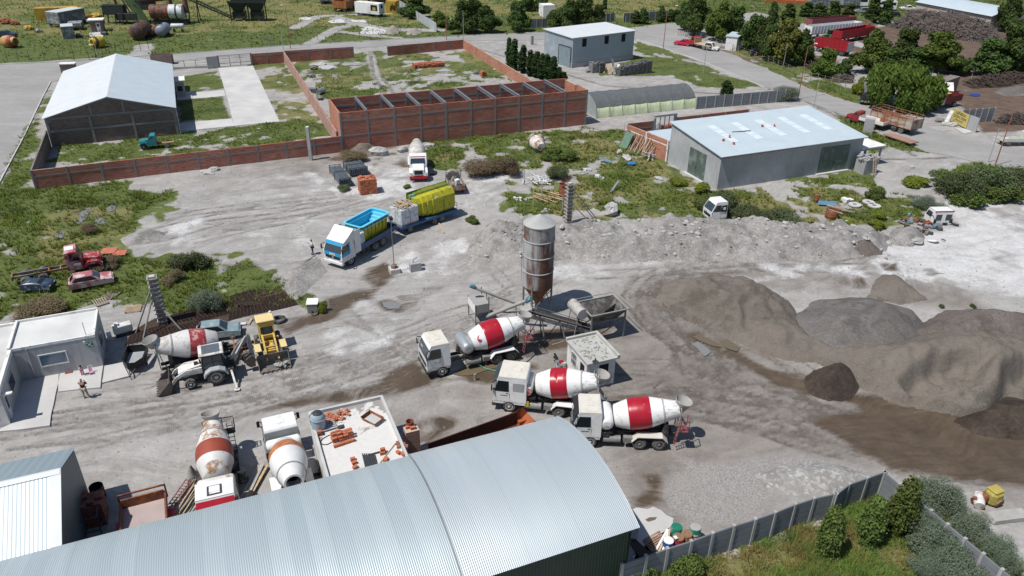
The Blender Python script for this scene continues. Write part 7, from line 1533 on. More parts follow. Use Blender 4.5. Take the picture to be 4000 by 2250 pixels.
for i,(p,a,b,c,lb) in enumerate(((b1(1240,115),1.5,.8,.95,'big broken concrete slab by the earth mound'),(b1(1480,80),.9,.6,.6,'broken slab behind the bonneted mixer truck'),(b2(1000,700),1.5,.9,.95,'largest grey boulder in the scrub above the rubble bank'),(b2(890,835),.8,.5,.45,'pale slab resting on the crest of the rubble bank'),(b0(2090,300),1.1,.6,.3,'flat broken slab at the foot of the long brick wall'),(b0(2160,270),.8,.5,.35,'smaller broken slab at the foot of the long brick wall'),(b2(1080,95),.7,.4,.35,'white lump of concrete near the leaning timbers'),(b2(1150,150),1.3,.6,.35,'flat grey slab near the leaning timbers'),(b2(1480,360),.8,.4,.25,'pale slab in the yellow weeds by the hall'),(b1(1720,25),1.3,.5,.35,'long dark slab beyond the bonneted mixer truck'),(b3(1450,240),.5,.3,.2,'stone in the turning area beside the hall'))):
 solo(M().rock(0,0,c*.4,a,b,c,40+i,10),'boulder',ROCK,lb,'boulder',None,W(p),i*.7)
r=random.Random(77)
for i in range(270):
 x=r.uniform(1180,2235);y=r.uniform(575,655) if x>1320 else r.uniform(590,660);p=W(ov(x,y));s=abs(r.gauss(0,.10))+.07
 solo(M().rock(0,0,s*.3,s*1.5,s,s*.7,i%17,7),'concrete_chunk',ROCK if i%3 else RUBBLE,'broken concrete chunk on the rubble bank','chunk','chunks on the rubble bank',(p[0],p[1],hz_at(p[0],p[1])),r.uniform(0,6))
r=random.Random(5);WR=mk('white_scrap',(.62,.63,.63),.6,0,.15,4)
for i in range(30):
 x,y=b2(290+r.gauss(0,75),375+r.gauss(0,22));solo(M().bar((-r.uniform(.3,.8),0,.05),(r.uniform(.3,.8),0,r.uniform(.05,.35)),.13,.04),'white_lath',WR,'white lath in the rubbish heap beyond the silo','lath','white laths in the rubbish heap',W((x,y),r.uniform(0,.3)),r.uniform(0,6))
for i in range(12):
 x,y=b2(360+r.gauss(0,60),530+r.gauss(0,20));solo(M().bar((-1.3,0,.06),(1.3,0,.12),.12,.05),'timber_plank',TIMBERL,'pale plank in the loose pile by the rusty barrels','plank','planks by the rusty barrels',W((x,y),.02*i),rad(-38)+r.uniform(-.15,.15))
for i,(x,y) in enumerate(((720,310),(840,330),(890,350),(760,270),(160,560),(70,570),(340,680),(2580-500,830))):
 mb=M()
 for k in range(7): mb.at(r.uniform(-.5,.5),r.uniform(-.4,.4),0,r.uniform(0,6)).box(0,0,0,r.uniform(.2,.6),r.uniform(.1,.3),r.uniform(.05,.3))
 o=mb.to('debris',WR if i%2 else ROCK);o.location=tuple(W(b2(x,y)));tag(o,'pale scattered rubbish lying in the scrub','debris','rubbish in the scrub','stuff')
solo(M().bar((0,0,.1),(1.2,2.0,.9),.25,.06),'metal_channel',GALV,'pale metal channel propped in the scrub','channel',None,W(b2(990,500)))
solo(M().slab([(0,0,.5),(1.6,-.5,.1),(1.9,.1,.2),(.2,.5,.6)],.04),'blue_tarp',mk('tarp_blue',(.14,.22,.30),.6),'folded blue grey sheet lying near the derelict drum','tarp',None,W(b2(870,190)))
solo(M().rock(0,0,.2,.7,.5,.25,4),'blue_net',mk('net_blue',(.04,.16,.38),.8,0,.3,8),'heap of bright blue netting near the leaning timbers','netting',None,W(b2(1210,215)))
for i,(x,y) in enumerate(((120,410),(300,560),(505,690),(210,690))): solo(M().cyl((0,0,-.1),(0,0,1.9 if i<3 else 3.),.06 if i<3 else .03,None,6),'stake',POSTL if i<3 else mk('yellow_pole',(.5,.5,.2),.6),['grey post beside the white rubbish heap','grey post beside the plank pile','grey post beside the slatted column','thin yellowish rod behind the silo'][i],'post',None,W(b2(x,y)))
GRN=mk('barrel_green',(.015,.17,.11),.4,0,.08,2,(.4,.5,.45),.25,2);BROWN=rusty('barrel_brown',(.25,.16,.10),amt=.5);BLU=mk('barrel_blue',(.02,.08,.32),.4)
barrel('green barrel with a white label on its lid by the precast fence',W(d2(1640,1060)),GRN,.34,.95,GRN);o=M().box(0,0,.0,.2,.25,.01);solo(o,'paper_label',WHITE_,'white paper label on the green barrel lid','label',None,W(d2(1640,1060),.975)+np.array([.05,.05,0]),.4)
t=barrel('white barrel with green ends and a red band by the precast fence',W(d2(1825,1075)),GRN,.34,1.05,CEM);M().lathe([(.38,.357),(.72,.357)],(0,0,0),(0,0,1),18,(False,False)).to('white_band',WHITE_,t);M().lathe([(.5,.362),(.6,.362)],(0,0,0),(0,0,1),18,(False,False)).to('red_band',RED,t)
barrel('brown lidded barrel between the green ones at the fence',W(d2(1745,1110)),BROWN,.34,.8,BROWN);barrel('brown lidded barrel touching the blue drum at the fence',W(d2(1660,1145)),REDF,.34,.8,BROWN)
barrel('blue plastic drum behind the pallets at the fence',W(d2(1560,1180)),BLU,.33,.8,WHITE_)
t=T('timber_pallet','reddish slatted pallet leaning by the barrels','pallet',W(d2(1440,1130)),AZ);mb=M()
for k in range(7): mb.bar((-.55,-.45+.15*k,.15),(.55,-.45+.15*k,.5),.1,.03)
mb.to('slat',mk('reddish_timber',(.30,.19,.14),.9,0,.2,4),t);M().bar((-.5,-.5,.05),(-.5,.5,.05),.1).bar((.5,-.5,.4),(.5,.5,.4),.1).to('bearer',TIMBER,t)
for i in range(4): solo(M().bar((-.7,0,.3),(.8,.1,.75),.12,.05),'timber_plank',TIMBERL if i%2 else WHITE_,'loose board propped between pallet and drum','board','boards by the pallet',W(d2(1500+20*i,1150+8*i)),AZ+.5+.1*i)
r=random.Random(3)
for i in range(6): solo(M().bar((-.1,-1.1,.05),(.0,1.1,.05),.1,.06),'timber_plank',mk('dark_timber',(.06,.05,.045),.9),'dark plank in the shade of the vaulted shed','plank','dark planks by the vaulted shed',W(d2(1260+22*i,1200)),AZ+.05*i)  # planks coloured much darker than the other timber
t=T('bulk_bag','yellow sack standing among rusty barrels beyond the shrubs','sack',W(d3(2240,700)),.4);M().box(0,0,0,1.0,.9,1.1,.22).to('bag',mk('sack_yellow',(.34,.28,.07),.85,0,.2,3),t);M().box(0,0,1.05,.8,.7,.12,.05).to('sack_top',mk('sack_yellow2',(.38,.31,.07),.8),t)
for i,(x,y,m_) in enumerate(((2080,700,RB),(2130,740,DRR),(2330,720,rusty('ochre_rust',(.25,.15,.06),amt=.5)))): barrel(['rusty barrel lying by the yellow sack','reddish barrel lying in front of the yellow sack','ochre barrel lying past the yellow sack'][i],W(d3(x,y),.3),m_,.32,.95,tilt=1.35,rz=i*.8+.4,open_=True)
solo(M().prism([(-1.2,0),(1.3,0),(1.2,.35),(-1.1,.28)],-.4,.4),'broken_slab',CEM,'broken concrete slab with a dark edge near the frame corner','slab',None,W(d3(2400,860)),.15)
barrel('black barrel in the shade of the gabled sheet shed',W(d0(1000,650)),BLKP,.42,.95,open_=True)
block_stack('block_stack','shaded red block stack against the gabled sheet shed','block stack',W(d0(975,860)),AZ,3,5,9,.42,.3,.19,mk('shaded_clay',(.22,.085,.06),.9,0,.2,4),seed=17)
t=T('steel_rack','thin steel frame standing in the shed shade','frame',W(d0(950,1000)),AZ);fr=M()
for x in (-.5,.5):
 for y in (-.6,.6): fr.bar((x,y,0),(x,y,1.6),.05)
for z in (.6,1.6): fr.bar((-.5,-.6,z),(.5,-.6,z),.05).bar((-.5,.6,z),(.5,.6,z),.05).bar((-.5,-.6,z),(-.5,.6,z),.05).bar((.5,-.6,z),(.5,.6,z),.05)
fr.to('frame',STEEL,t)
pa=W(d0(1320,990));pb=W(d0(1650,900));th=yaw(pa,pb);t=T('truck_flatbed','rusty red truck bed with a pale floor poking out behind the vaulted shed','truck bed',(pa+pb)/2,th)
M().bb(-1.25,1.25,-1.6,1.2,.75,.85).to('bed_floor',concrete('pink_dust',(.42,.34,.32)),t);M().bb(-1.3,-1.2,-1.6,1.3,.8,1.35).bb(1.2,1.3,-1.6,1.3,.8,1.35).bb(-1.2,1.2,1.15,1.25,.8,1.5).to('side_board',rusty('dark_red_board',(.13,.04,.035),amt=.5),t);M().bar((-1.3,1.4,.7),(-1.3,1.4,1.75),.09).bar((1.3,1.4,.7),(1.3,1.4,1.75),.09).bar((-1.3,1.4,1.7),(1.3,1.4,1.7),.09).to('headframe',MATS['dark_red_board'],t);M().bb(-1.6,-1.3,-1.3,.2,.5,.75).bb(1.3,1.6,-1.3,.2,.5,.75).to('mudguard',RED,t)
r=random.Random(8)
for i in range(12):
 x=1790+14*i;mb=M().bar((0,-1.4,.15+.03*(i%4)),(.15*r.uniform(-1,1),1.5,.2+.04*(i%5)),.06)
 solo(mb,'scaffold_tube',DST if i%2 else TIMBERL,'scaffold tube in the bundle beside the rusty mixer','tube','scaffold bundle by the rusty mixer',W(d0(x,690+r.uniform(-40,60)),.05*(i%3)),rad(-8)+r.uniform(-.06,.06))
t=T('scaffold','ladder like scaffold frame on the bundle beside the rusty mixer','scaffold frame',W(d0(1830,640)),rad(-6));fr=M().bar((-.2,-1.1,.4),(-.2,1.1,.4),.05).bar((.25,-1.1,.4),(.25,1.1,.4),.05)
for k in range(9): fr.bar((-.2,-1.+.25*k,.4),(.25,-1.+.25*k,.4),.035)
fr.to('frame',MAUVE,t)
solo(M().lathe([(0,.42),(.85,.05)],(0,0,0),(.12,0,1),14),'cone_hopper',CEM,'pale upturned cone by the rusty mixer wheel','cone',None,W(d0(1920,425)))
tyre('grey truck tyre lying beside the rusty mixer cab',W(d0(1975,520)),.52,.28)
barrel('dull green barrel on the far side of the rusty mixer',W(d0(2450,480)),mk('dull_green',(.06,.09,.07),.6,0,.1,2,(.4,.38,.34),.4,2),.33,.9,CEM)
for i in range(7): solo(M().bar((0,-1.6,.1+.1*(i//3)),(0.03,1.6,.1+.1*(i//3)),.16,.07),'timber_beam',TIMBERL if i%2 else POSTL,'pale beam in the stack between the two old mixers','beam','beams between the mixers',W(d1(-60+28*(i%4),520),.0),rad(-8)+.02*i)
t=T('steel_trough','grey steel trough leaning beside the flat roofed block','trough',W(d1(560,330)),AZ);M().bb(-.35,.35,-1.2,1.2,.3,.36).bb(-.38,-.33,-1.2,1.2,.3,.7).bb(.33,.38,-1.2,1.2,.3,.7).to('shell',POSTL,t);M().bar((-.3,1.1,0),(-.3,1.1,.4),.07).bar((.3,1.1,0),(.3,1.1,.4),.07).bar((-.3,-1.1,0),(-.3,-1.1,.4),.07).bar((.3,-1.1,0),(.3,-1.1,.4),.07).to('leg',STEEL,t)
t=T('dog','black dog lying on the ground beside the control hut','dog',W(c2(445,740)),rad(100))
def skinobj(par,name,verts,edges,rad_,mat):
 me=bpy.data.meshes.new(name);me.from_pydata(verts,edges,[]);o=bpy.data.objects.new(name,me);COL.objects.link(o);o.parent=par
 o.modifiers.new('skin','SKIN').use_smooth_shade=True;s=o.modifiers.new('sub','SUBSURF');s.levels=2;s.render_levels=2
 for i,q in enumerate(rad_): me.skin_vertices[0].data[i].radius=(q,q);me.skin_vertices[0].data[i].use_root=(i==0)
 me.materials.append(mat);return o
skinobj(t,'body',[(0,0,.16),(.25,0,.18),(.42,0,.24),(.56,.03,.27),(.66,.04,.22),(-.25,0,.15),(-.38,.05,.06),(-.6,.12,.04),(.35,.12,.06),(.55,.14,.04),(.35,-.12,.06),(.55,-.14,.04),(-.2,.16,.07),(.0,.2,.04),(-.2,-.16,.07),(.0,-.2,.04),(.5,.09,.36),(.5,-.05,.36)],[(0,1),(1,2),(2,3),(3,4),(0,5),(5,6),(6,7),(1,8),(8,9),(1,10),(10,11),(5,12),(12,13),(5,14),(14,15),(3,16),(3,17)],[.13,.14,.09,.08,.035,.12,.03,.015,.045,.03,.045,.03,.07,.03,.07,.03,.022,.022],mk('black_fur',(.012,.011,.011),.8))
r=random.Random(12)
for i,(x,y,m_,lb) in enumerate(((455,800,GALV,'grey metal can by the red hut door'),(520,815,CEM,'pale cement crusted can beside the hut'),(495,800,RED,'red canister among the cans beside the hut'),(470,835,POSTL,'small bucket nearest the mixer drum by the hut'))): barrel(lb,W(c2(x,y)),m_,.2,.5,open_=i==3)
solo(M().cyl((0,0,-.05),(0,0,.55),.12,.1,8),'wooden_stump',TIMBER,'short wooden stump between the two mixer trucks','stump',None,W(c1(2205,935)))
GH=mk('green_hose',(.05,.28,.17),.5);P=[W(c1(x,y),z) for x,y,z in ((2215,700,.9),(2220,770,.3),(2290,815,.06),(2420,850,.06),(2520,855,.06))]
solo(M().tube([tuple(p-P[2]) for p in P],.035,6),'hose',GH,'green hose running from the filled mixer to the next cab','hose',None,P[2])
for i,(a,b) in enumerate((((240,675),(65,815)),((530,545),(400,585)))): q0=W(c2(*a),.03);q1=W(c2(*b),.03);solo(M().tube([(0,0,0),tuple((q1-q0)*.5+np.array([.1,.05,0])),tuple(q1-q0)],.035,5),'hose' if i==0 else 'pipe',STEEL if i==0 else POSTL,['dark hose lying before the control hut','pale pipe lying behind the control hut'][i],'hose' if i==0 else 'pipe',None,q0)
pf=W(b0(1440,65));pr=W(b0(1720,40));th=yaw(pr,pf);t=T('vintage_truck','old teal bonneted truck with a bare wooden bed frame, inside the walled plot','truck',W(b0(1690,45))+rot2(th,0,-.7),th);TEAL=mk('teal_paint',(.03,.21,.24),.5,0,.12,1.5)
M().bb(-.9,3.4,-.35,.35,.5,.65).to('chassis',rusty('yellow_chassis',(.30,.24,.10),amt=.5),t)
for s in (-1,1): wheel(t,0,s*.7,.4,.22,RIM);wheel(t,3.1,s*.7,.4,.2,RIM)
c=bonnet_cab(t,1.35,2.35,TEAL,1.7,.75,1.95,1.25,hoodtop=1.35)
p=W(a1(1735,670));block_stack('brick_heap','long heap of orange blocks in the weedy empty plot','bricks',p,AZ,16,7,5,.4,.3,.2,jit=.1,drop=.35,seed=6)
block_stack('brick_heap','small stack of orange blocks near the pale wall of the empty plot','bricks',W(a1(2287,765)),AZ+.2,3,3,4,.35,.3,.25,jit=.05,drop=.1,seed=9)
solo(M().slab([(0,0,.1),(2.9,.7,.1),(3.0,1.4,.15),(.2,.7,.15)],.04),'blue_sheet',mk('pale_blue_sheet',(.42,.50,.56),.4,.2,.08,1),'pale blue sheet lying in the empty plot','sheet',None,W(a1(1805,722)))
solo(M().rock(0,0,.4,.6,.5,.5,2),'scrap_bundle',DST,'grey bundle of scrap beside the small block stack','scrap',None,W(a1(2215,745)))
for i,(x,y,m_,lb) in enumerate(((570,925,MATS['slate_steel'],'slate grey scrap panel against the pink wall'),(660,945,GALV,'pale dented tank dumped against the pink wall'),(640,1000,DST,'tangle of grey scrap at the end of the pink wall'),(560,775,DST,'small scrap frame in the weeds of the empty plot'),(580,700,DST,'grey scrap by the pale rubble in the empty plot'))):
 solo((M().box(0,0,0,1.6,.9,.7,.05) if i==0 else M().cyl((-.8,0,.5),(.8,.2,.55),.5,None,14) if i==1 else M().rock(0,0,.3,.9,.6,.45,i+5)),'scrap_sheet' if i==0 else 'scrap_tank' if i==1 else 'scrap_heap',m_,lb,'scrap',None,W(a1(x,y)),i)
for i,(x,y) in enumerate(((720,680),(640,650))): solo(M().rock(0,0,.1,2.0-.6*i,1.6,.3,i+3,10),'rubble_heap',ROCK,['pale rubble heap in the empty plot','smaller pale rubble heap near the back wall of the plot'][i],'rubble',None,W(a1(x,y)))
# ================================================================ VEGETATION
def crown_mesh(name,blobs,n,size,mat,seed,shell=.55,droop=0.,up=.35,asp=1.6):
 g=np.random.default_rng(seed);B_=np.array(blobs,float)
 vol=B_[:,3]*B_[:,4]*B_[:,5];k=g.choice(len(B_),n,p=vol**.75/np.sum(vol**.75))
 d=g.normal(size=(n,3));d/=np.linalg.norm(d,axis=1)[:,None]
 r=(shell+(1-shell)*g.random(n)**.7)*(1+.10*g.normal(size=n))
 p=B_[k,:3]+d*B_[k,3:6]*r[:,None]
 p[:,2]=np.maximum(p[:,2],.04)
 nn=d+g.normal(size=(n,3))*.75+np.array([0,0,up]);nn/=np.linalg.norm(nn,axis=1)[:,None]
 t=np.cross(nn,g.normal(size=(n,3)));t/=np.linalg.norm(t,axis=1)[:,None];t[:,2]-=droop;b=np.cross(nn,t)
 s=size*(.6+.9*g.random(n))
 t=t*(s*asp*.5)[:,None];b=b*(s*.5)[:,None]
 V_=np.stack([p-t,p+b*.9,p+t,p-b*.9],1).reshape(-1,3)
 me=bpy.data.meshes.new(name);me.vertices.add(4*n);me.vertices.foreach_set('co',V_.astype(np.float32).ravel())
 me.loops.add(4*n);me.polygons.add(n);me.loops.foreach_set('vertex_index',np.arange(4*n,dtype=np.int32));me.polygons.foreach_set('loop_start',np.arange(0,4*n,4,dtype=np.int32));me.update(calc_edges=True)
 me.materials.append(mat);return me
def trunk_mesh(name,h,r,mat,seed,limbs=5,spread=.35):
 rr=random.Random(seed);mb=M();pts=[(0,0,-.1)]
 for i in range(1,5): pts.append((rr.uniform(-.04,.04)*h,rr.uniform(-.04,.04)*h,h*i/4))
 for i,(a,b) in enumerate(zip(pts,pts[1:])): mb.cyl(a,b,r*(1-i*.2),r*(.8-i*.2),7)
 for i in range(limbs):
  z=h*rr.uniform(.35,.85);a=rr.uniform(0,6.28);q=(math.cos(a)*h*spread,math.sin(a)*h*spread,z+h*rr.uniform(.15,.35));mb.cyl((0,0,z),q,r*.4,r*.12,5)
 return mb.mesh(name,mat)
BARK=mk('bark',(.10,.075,.055),.95,0,.3,6)
L_DK=leafmat('leaf_dark',(0.035,0.062,0.018),(0.072,0.109,0.030),(0.119,0.171,0.047));L_MID=leafmat('leaf_mid',(0.059,0.099,0.020),(0.105,0.159,0.032),(0.164,0.227,0.049));L_THK=leafmat('leaf_thicket',(0.067,0.091,0.041),(0.111,0.139,0.061),(0.164,0.197,0.095));L_BSH=leafmat('leaf_bush',(0.063,0.097,0.024),(0.111,0.155,0.039),(0.178,0.233,0.061))
L_YEL=leafmat('leaf_yellow',(0.115,0.155,0.019),(0.189,0.230,0.030),(0.270,0.297,0.054));L_GRY=leafmat('leaf_grey',(.10,.135,.085),(.165,.205,.14),(.23,.27,.20));L_POP=leafmat('leaf_poplar',(0.019,0.043,0.014),(0.038,0.068,0.020),(0.061,0.101,0.030))
L_OLV=leafmat('leaf_olive',(0.081,0.101,0.022),(0.142,0.155,0.038),(0.203,0.203,0.054));L_DEAD=leafmat('leaf_dead',(.10,.075,.045),(.17,.13,.08),(.24,.19,.12));L_WIL=leafmat('leaf_willow',(0.053,0.101,0.020),(0.099,0.163,0.029),(0.151,0.225,0.044))
def blobs_broad(seed,n=13):
 r=random.Random(seed);o=[(0,0,.52,.26,.26,.30),(0,0,.26,.27,.27,.18),(r.uniform(-.1,.1),r.uniform(-.1,.1),.83,.13,.13,.15)]
 for i in range(n): a=r.uniform(0,6.28);z=r.uniform(.2,.86);q=r.uniform(.2,.40)*(1.25-z);s=r.uniform(.10,.20)*(1.2-.5*z);o.append((q*math.cos(a),q*math.sin(a),z,s,s,s*.85))
 return o
def blobs_cone(seed,n=9,w=.2):
 r=random.Random(seed);o=[]
 for i in range(n):
  z=.12+.8*i/(n-1);k=w*(1.05-.75*(z-.1))*(.7 if i==0 else 1);o.append((r.uniform(-.04,.04),r.uniform(-.04,.04),z,k,k,.11));a=r.uniform(0,6.28);o.append((k*.7*math.cos(a),k*.7*math.sin(a),z-.02,k*.5,k*.5,.08))
 return o
def blobs_poplar(seed):
 r=random.Random(seed);return [(r.uniform(-.02,.02),r.uniform(-.02,.02),.1+.82*i/8,.12*(1.-.85*abs(i/8-.4)**1.3),.12*(1.-.85*abs(i/8-.4)**1.3),.10) for i in range(9)]
def blobs_willow(seed):
 r=random.Random(seed);o=[(0,0,.7,.34,.34,.25)]
 for i in range(14): a=i*.45*PI+r.uniform(-.3,.3);q=r.uniform(.26,.46);o.append((q*math.cos(a),q*math.sin(a),r.uniform(.3,.6),.12,.12,.30))
 return o
def blobs_bush(seed,n=8,flat=.5):
 r=random.Random(seed);o=[]
 for i in range(n): a=r.uniform(0,6.28);q=r.uniform(0,.38);s=r.uniform(.10,.25);o.append((q*math.cos(a),q*math.sin(a),s*.9+r.uniform(0,.42-.5*q),s,s,s*1.15))
 return o
KIND={}
def reg(k,blobs,n,size,mat,th,tr,seeds=(1,2,3),**kw):
 KIND[k]=[(crown_mesh('crown',blobs(s),n,size,mat,s*7+len(k),**kw),trunk_mesh('trunk',th,tr,BARK,s) if th else None) for s in seeds]
reg('broad',blobs_broad,8000,.04,L_DK,.6,.035,droop=.2);reg('broadmid',blobs_broad,8000,.04,L_MID,.6,.035,droop=.2);reg('broadolive',blobs_broad,6500,.048,L_OLV,.6,.035,(4,5))
reg('cone',blobs_cone,3600,.045,L_DK,.6,.03,droop=.1);reg('poplar',blobs_poplar,2600,.035,L_POP,.8,.014,up=.8);reg('willow',blobs_willow,26000,.015,L_WIL,.6,.035,(1,2),droop=1.3,asp=3.2)
reg('bushdark',lambda s:blobs_bush(s,14),9000,.02,L_THK,.35,.025,asp=2.2);reg('bushmid',lambda s:blobs_bush(s,11),4500,.038,L_BSH,.35,.02);reg('bushyel',blobs_bush,3500,.042,L_YEL,.3,.012);reg('bushgrey',lambda s:blobs_bush(s,14),14000,.012,L_GRY,.5,.02,asp=3.);reg('bushdead',blobs_bush,6500,.016,L_DEAD,.4,.012,asp=3.)
reg('oval',lambda s:[(b[0],b[1],b[2]*.95,b[3]*2.1,b[4]*2.1,b[5]*1.2) for b in blobs_poplar(s)],5000,.035,L_BSH,.6,.02)
_k=[0]
def plant(kind,name,label,cat,base,top,width,group=None,z=0.):
 """base and top: where the foot and the tip are; width in source pixels"""
 _k[0]+=1;i=_k[0];p=W(base,z);h=max(.4,HZ(base,top,z));pxm=PX(p);d=abs(PX(p+np.array([1.,0,0]))[0]-pxm[0]);w=width/d
 cm,tm=KIND[kind][i%len(KIND[kind])]
 wn={'poplar':.26,'cone':.42,'oval':.5}.get(kind,.84)
 t=T(name,label,cat,p,(i*2.39996)%6.28,group,(w/wn,w/wn,h/(.97)))
 o=bpy.data.objects.new('crown',cm);COL.objects.link(o);o.parent=t
 if tm: o=bpy.data.objects.new('trunk',tm);COL.objects.link(o);o.parent=t
 return t
G1='dark trees behind the street'
for i,(f,x,y,ty,w_,k) in enumerate(((a1,1600,175,-45,270,'broad'),(a1,1440,60,-60,160,'broad'),(a1,1860,265,105,190,'broadmid'),(a1,2090,330,0,280,'broad'),(a1,2330,325,55,260,'broad'),(a1,2200,200,-40,260,'broad'),(a2,60,315,10,240,'broad'),(a2,430,290,95,210,'broad'),(a2,560,295,-30,270,'broad'),(a2,720,290,-20,280,'broad'),(a2,850,275,40,170,'broad'),(a2,300,110,-70,140,'broad'),(a2,930,90,-30,60,'cone'),(a2,160,110,-60,190,'broad'))):
 plant(k,'broad_tree','dark green broad tree in the belt across the street','tree',f(x,y),f(x,ty),w_/2.576,G1)
for f,x,y,ty,w_ in ((a2,1240,238,110,110),(a2,1320,238,85,120),(a2,1495,222,65,95),(a2,1590,216,95,90),(a2,1655,212,100,120)): plant('cone','conical_tree','small dark conical tree by the grey panel fence across the junction','tree',f(x,y),f(x,ty),w_/2.576,'conical trees by the junction')
for f,x,y,ty,w_ in ((a3,30,255,25,120),(a3,200,205,40,150),(a3,380,165,20,150),(a3,500,255,45,190),(a3,640,245,20,150),(a3,790,235,45,160),(a3,1040,235,-30,170),(a3,1165,245,-10,150)): plant('cone','conical_tree','dark conical tree in the row behind the red trailers','tree',f(x,y),f(x,ty),w_/2.576,'conical trees behind the trailers')
for f,x,y,ty,w_,k in ((a2,1730,310,10,170,'broad'),(a2,1830,355,-70,310,'broad'),(a2,2060,405,0,280,'broadmid'),(a2,2230,390,60,250,'broad'),(a2,2390,505,140,280,'broad'),(a2,2540,520,90,220,'broad'),(a3,0,600,240,220,'broad'),(a3,150,645,190,340,'broadolive'),(a3,310,650,290,240,'broad')): plant(k,'broad_tree','tall spreading tree in the clump by the red parked truck','tree',f(x,y),f(x,ty),w_/2.576,'trees by the red parked truck')
for f,x,y,ty,w_,k in ((a3,560,770,485,250,'broadmid'),(a3,750,780,590,170,'broad'),(a3,1050,720,305,430,'broadmid'),(a3,1340,660,280,310,'broad'),(a3,1690,720,320,430,'broadmid'),(a3,1920,745,560,220,'broad'),(a3,2180,750,395,440,'broad'),(a3,2430,750,200,430,'broad'),(a3,2580,760,330,300,'broad'),(a3,1200,760,480,360,'broad'),(a3,1500,700,480,330,'broad')): plant(k,'broad_tree','dense green tree in the belt around the firewood yard','tree',f(x,y),f(x,ty),w_/2.576,'trees around the firewood yard')
plant('willow','willow_tree','large drooping willow between the street and the red tipper truck','tree',a3(1280,1080),a3(1320,640),620/2.576)
plant('bushyel','round_bush','bright yellow green bush at the edge of the willow','bush',a3(920,940),a3(920,735),185/2.576)
plant('broad','tall_tree','tall dark tree at the end of the long pale warehouse','tree',a3(2370,320),a3(2370,-60),250/2.576)
for i,(x,y,ty) in enumerate(((20,710,400),(105,735,465),(185,765,515),(240,780,525),(295,795,550),(350,805,555),(410,815,575),(470,820,680),(520,822,725),(-30,690,390))): plant('poplar','poplar_tree','slim dark poplar in the row beside the empty plot wall','tree',a2(x,y),a2(x,ty),(105 if i<7 else 80)/2.576,'poplar row')
plant('poplar','poplar_tree','lone young poplar behind the grey panel fence','tree',a2(2150,1005),a2(2150,820),135/2.576)
plant('bushgrey','grey_bush','round grey green bush at the end of the panel fence by the street','bush',a3(195,1010),a3(195,815),250/2.576)
BL=[('bushdark',b3(1900,560),b3(1900,150),420,'dark bush in the thicket beside the white turning ground'),('bushdark',b3(2200,520),b3(2200,140),420,'dark bush in the thicket beside the white turning ground'),('bushdark',b3(2480,480),b3(2480,150),420,'dark bush in the thicket beside the white turning ground'),('bushmid',b3(2060,630),b3(2060,430),330,'dark bush in the thicket beside the white turning ground'),('bushmid',b3(2350,590),b3(2350,380),330,'dark bush in the thicket beside the white turning ground'),('bushmid',b3(1750,400),b3(1750,215),260,'dark bush in the thicket beside the white turning ground')]
for k,p,q_,w_,lb in BL: plant(k,'bush',lb,'bush',p,q_,w_/2.576,'thicket by the white ground')
for k,p,q_,w_,lb in (('bushyel',b3(1510,415),b3(1510,300),260,'yellow green bush at the edge of the dark thicket'),('bushdark',b2(2110,705),b2(2090,440),420,'tall dark bush behind the dumped cab'),('bushdark',b2(2380,770),b2(2380,560),380,'wide dark bush beside the dumped cab'),('bushmid',b2(1950,640),b2(1950,470),250,'green bush before the hall wall, left of the dumped cab' if 0 else 'green bush before the hall wall next to the dumped cab'),('bushdark',b3(180,820),b3(180,640),420,'low dark bush by the cut down rusty tank'),('bushdark',b2(430,350),b2(430,175),230,'round dark bush in the scrub behind the silo'),('bushgrey',b3(1590,640),b3(1590,495),280,'grey green bush by the stripped cab shell'),('bushmid',b2(480,150),b2(480,10),300,'green bush beside the derelict drum'),('bushyel',b2(1890,500),b2(1890,365),190,'yellow bush at the hall corner'),('bushyel',b2(1640,410),b2(1640,330),190,'yellow bush before the hall side door'),('bushmid',b3(1060,540),b3(1060,400),200,'green bush behind the concrete rings'),('bushyel',b3(1120,760),b3(1120,640),160,'yellow bush below the concrete rings'),('bushyel',b3(760,830),b3(760,740),170,'low yellow bush on the bank crest by the rusty tank'),('bushyel',b3(1080,840),b3(1080,750),200,'yellow bush at the end of the bank'),('bushdead',b1(1010,170),b1(1010,50),300,'brown dead brush on the earth mound'),('bushdead',b1(2300,320),b1(2300,150),500,'wide brown brush pile beyond the yellow pool shells'),('bushdead',b1(2500,300),b1(2480,80),330,'dead brush near the derelict drum'),('bushdark',b1(900,470),b1(920,400),130,'dark weeds between the racks and the brick stack'),('bushgrey',c0(2080,240),c0(2060,-60),300,'big grey green bush above the dark weeds'),('bushdark',b0(1900,1270),b0(1880,1050),330,'dark reedy bush at the edge of the dark weeds'),('bushdead',b0(1100,1230),b0(1100,1120),330,'dead brown stems around the red wreck'),('bushdead',c0(520,240),c0(520,90),500,'tan dead weeds behind the office'),('bushdead',b0(1750,1400),b0(1750,1260),240,'tan grass clump by the shuttered column'),('bushdead',b0(900,880),b0(900,790),220,'tan reeds standing in the pools'),('bushyel',c1(680,240),c1(680,100),110,'yellow weed beside the utility box'),('bushmid',b1(2190,790),b1(2200,720),140,'small bush on the dirt behind the trailer'),('bushmid',b2(1550,860),b2(1555,790),110,'small bush on the rubble bank crest'),('bushmid',b2(1830,1030),b2(1830,970),70,'small tuft on the rubble bank face'),('bushmid',b2(2090,1000),b2(2090,945),80,'small tuft near the brown end of the bank'),('bushyel',b1(1510,450),b1(1510,405),90,'small yellow tuft at the bonneted mixer bumper')):
 plant(k,'bush',lb,'bush',p,q_,w_/2.576)
for x,y in ((110,125),(185,235),(535,185),(1740,190),(2055,190),(5,150)): plant('bushdark','weed_tuft','small dark weed on the pale ground among the heaps','weed',c3(x,y+15),c3(x,y-25),60/2.576,'weeds among the heaps')
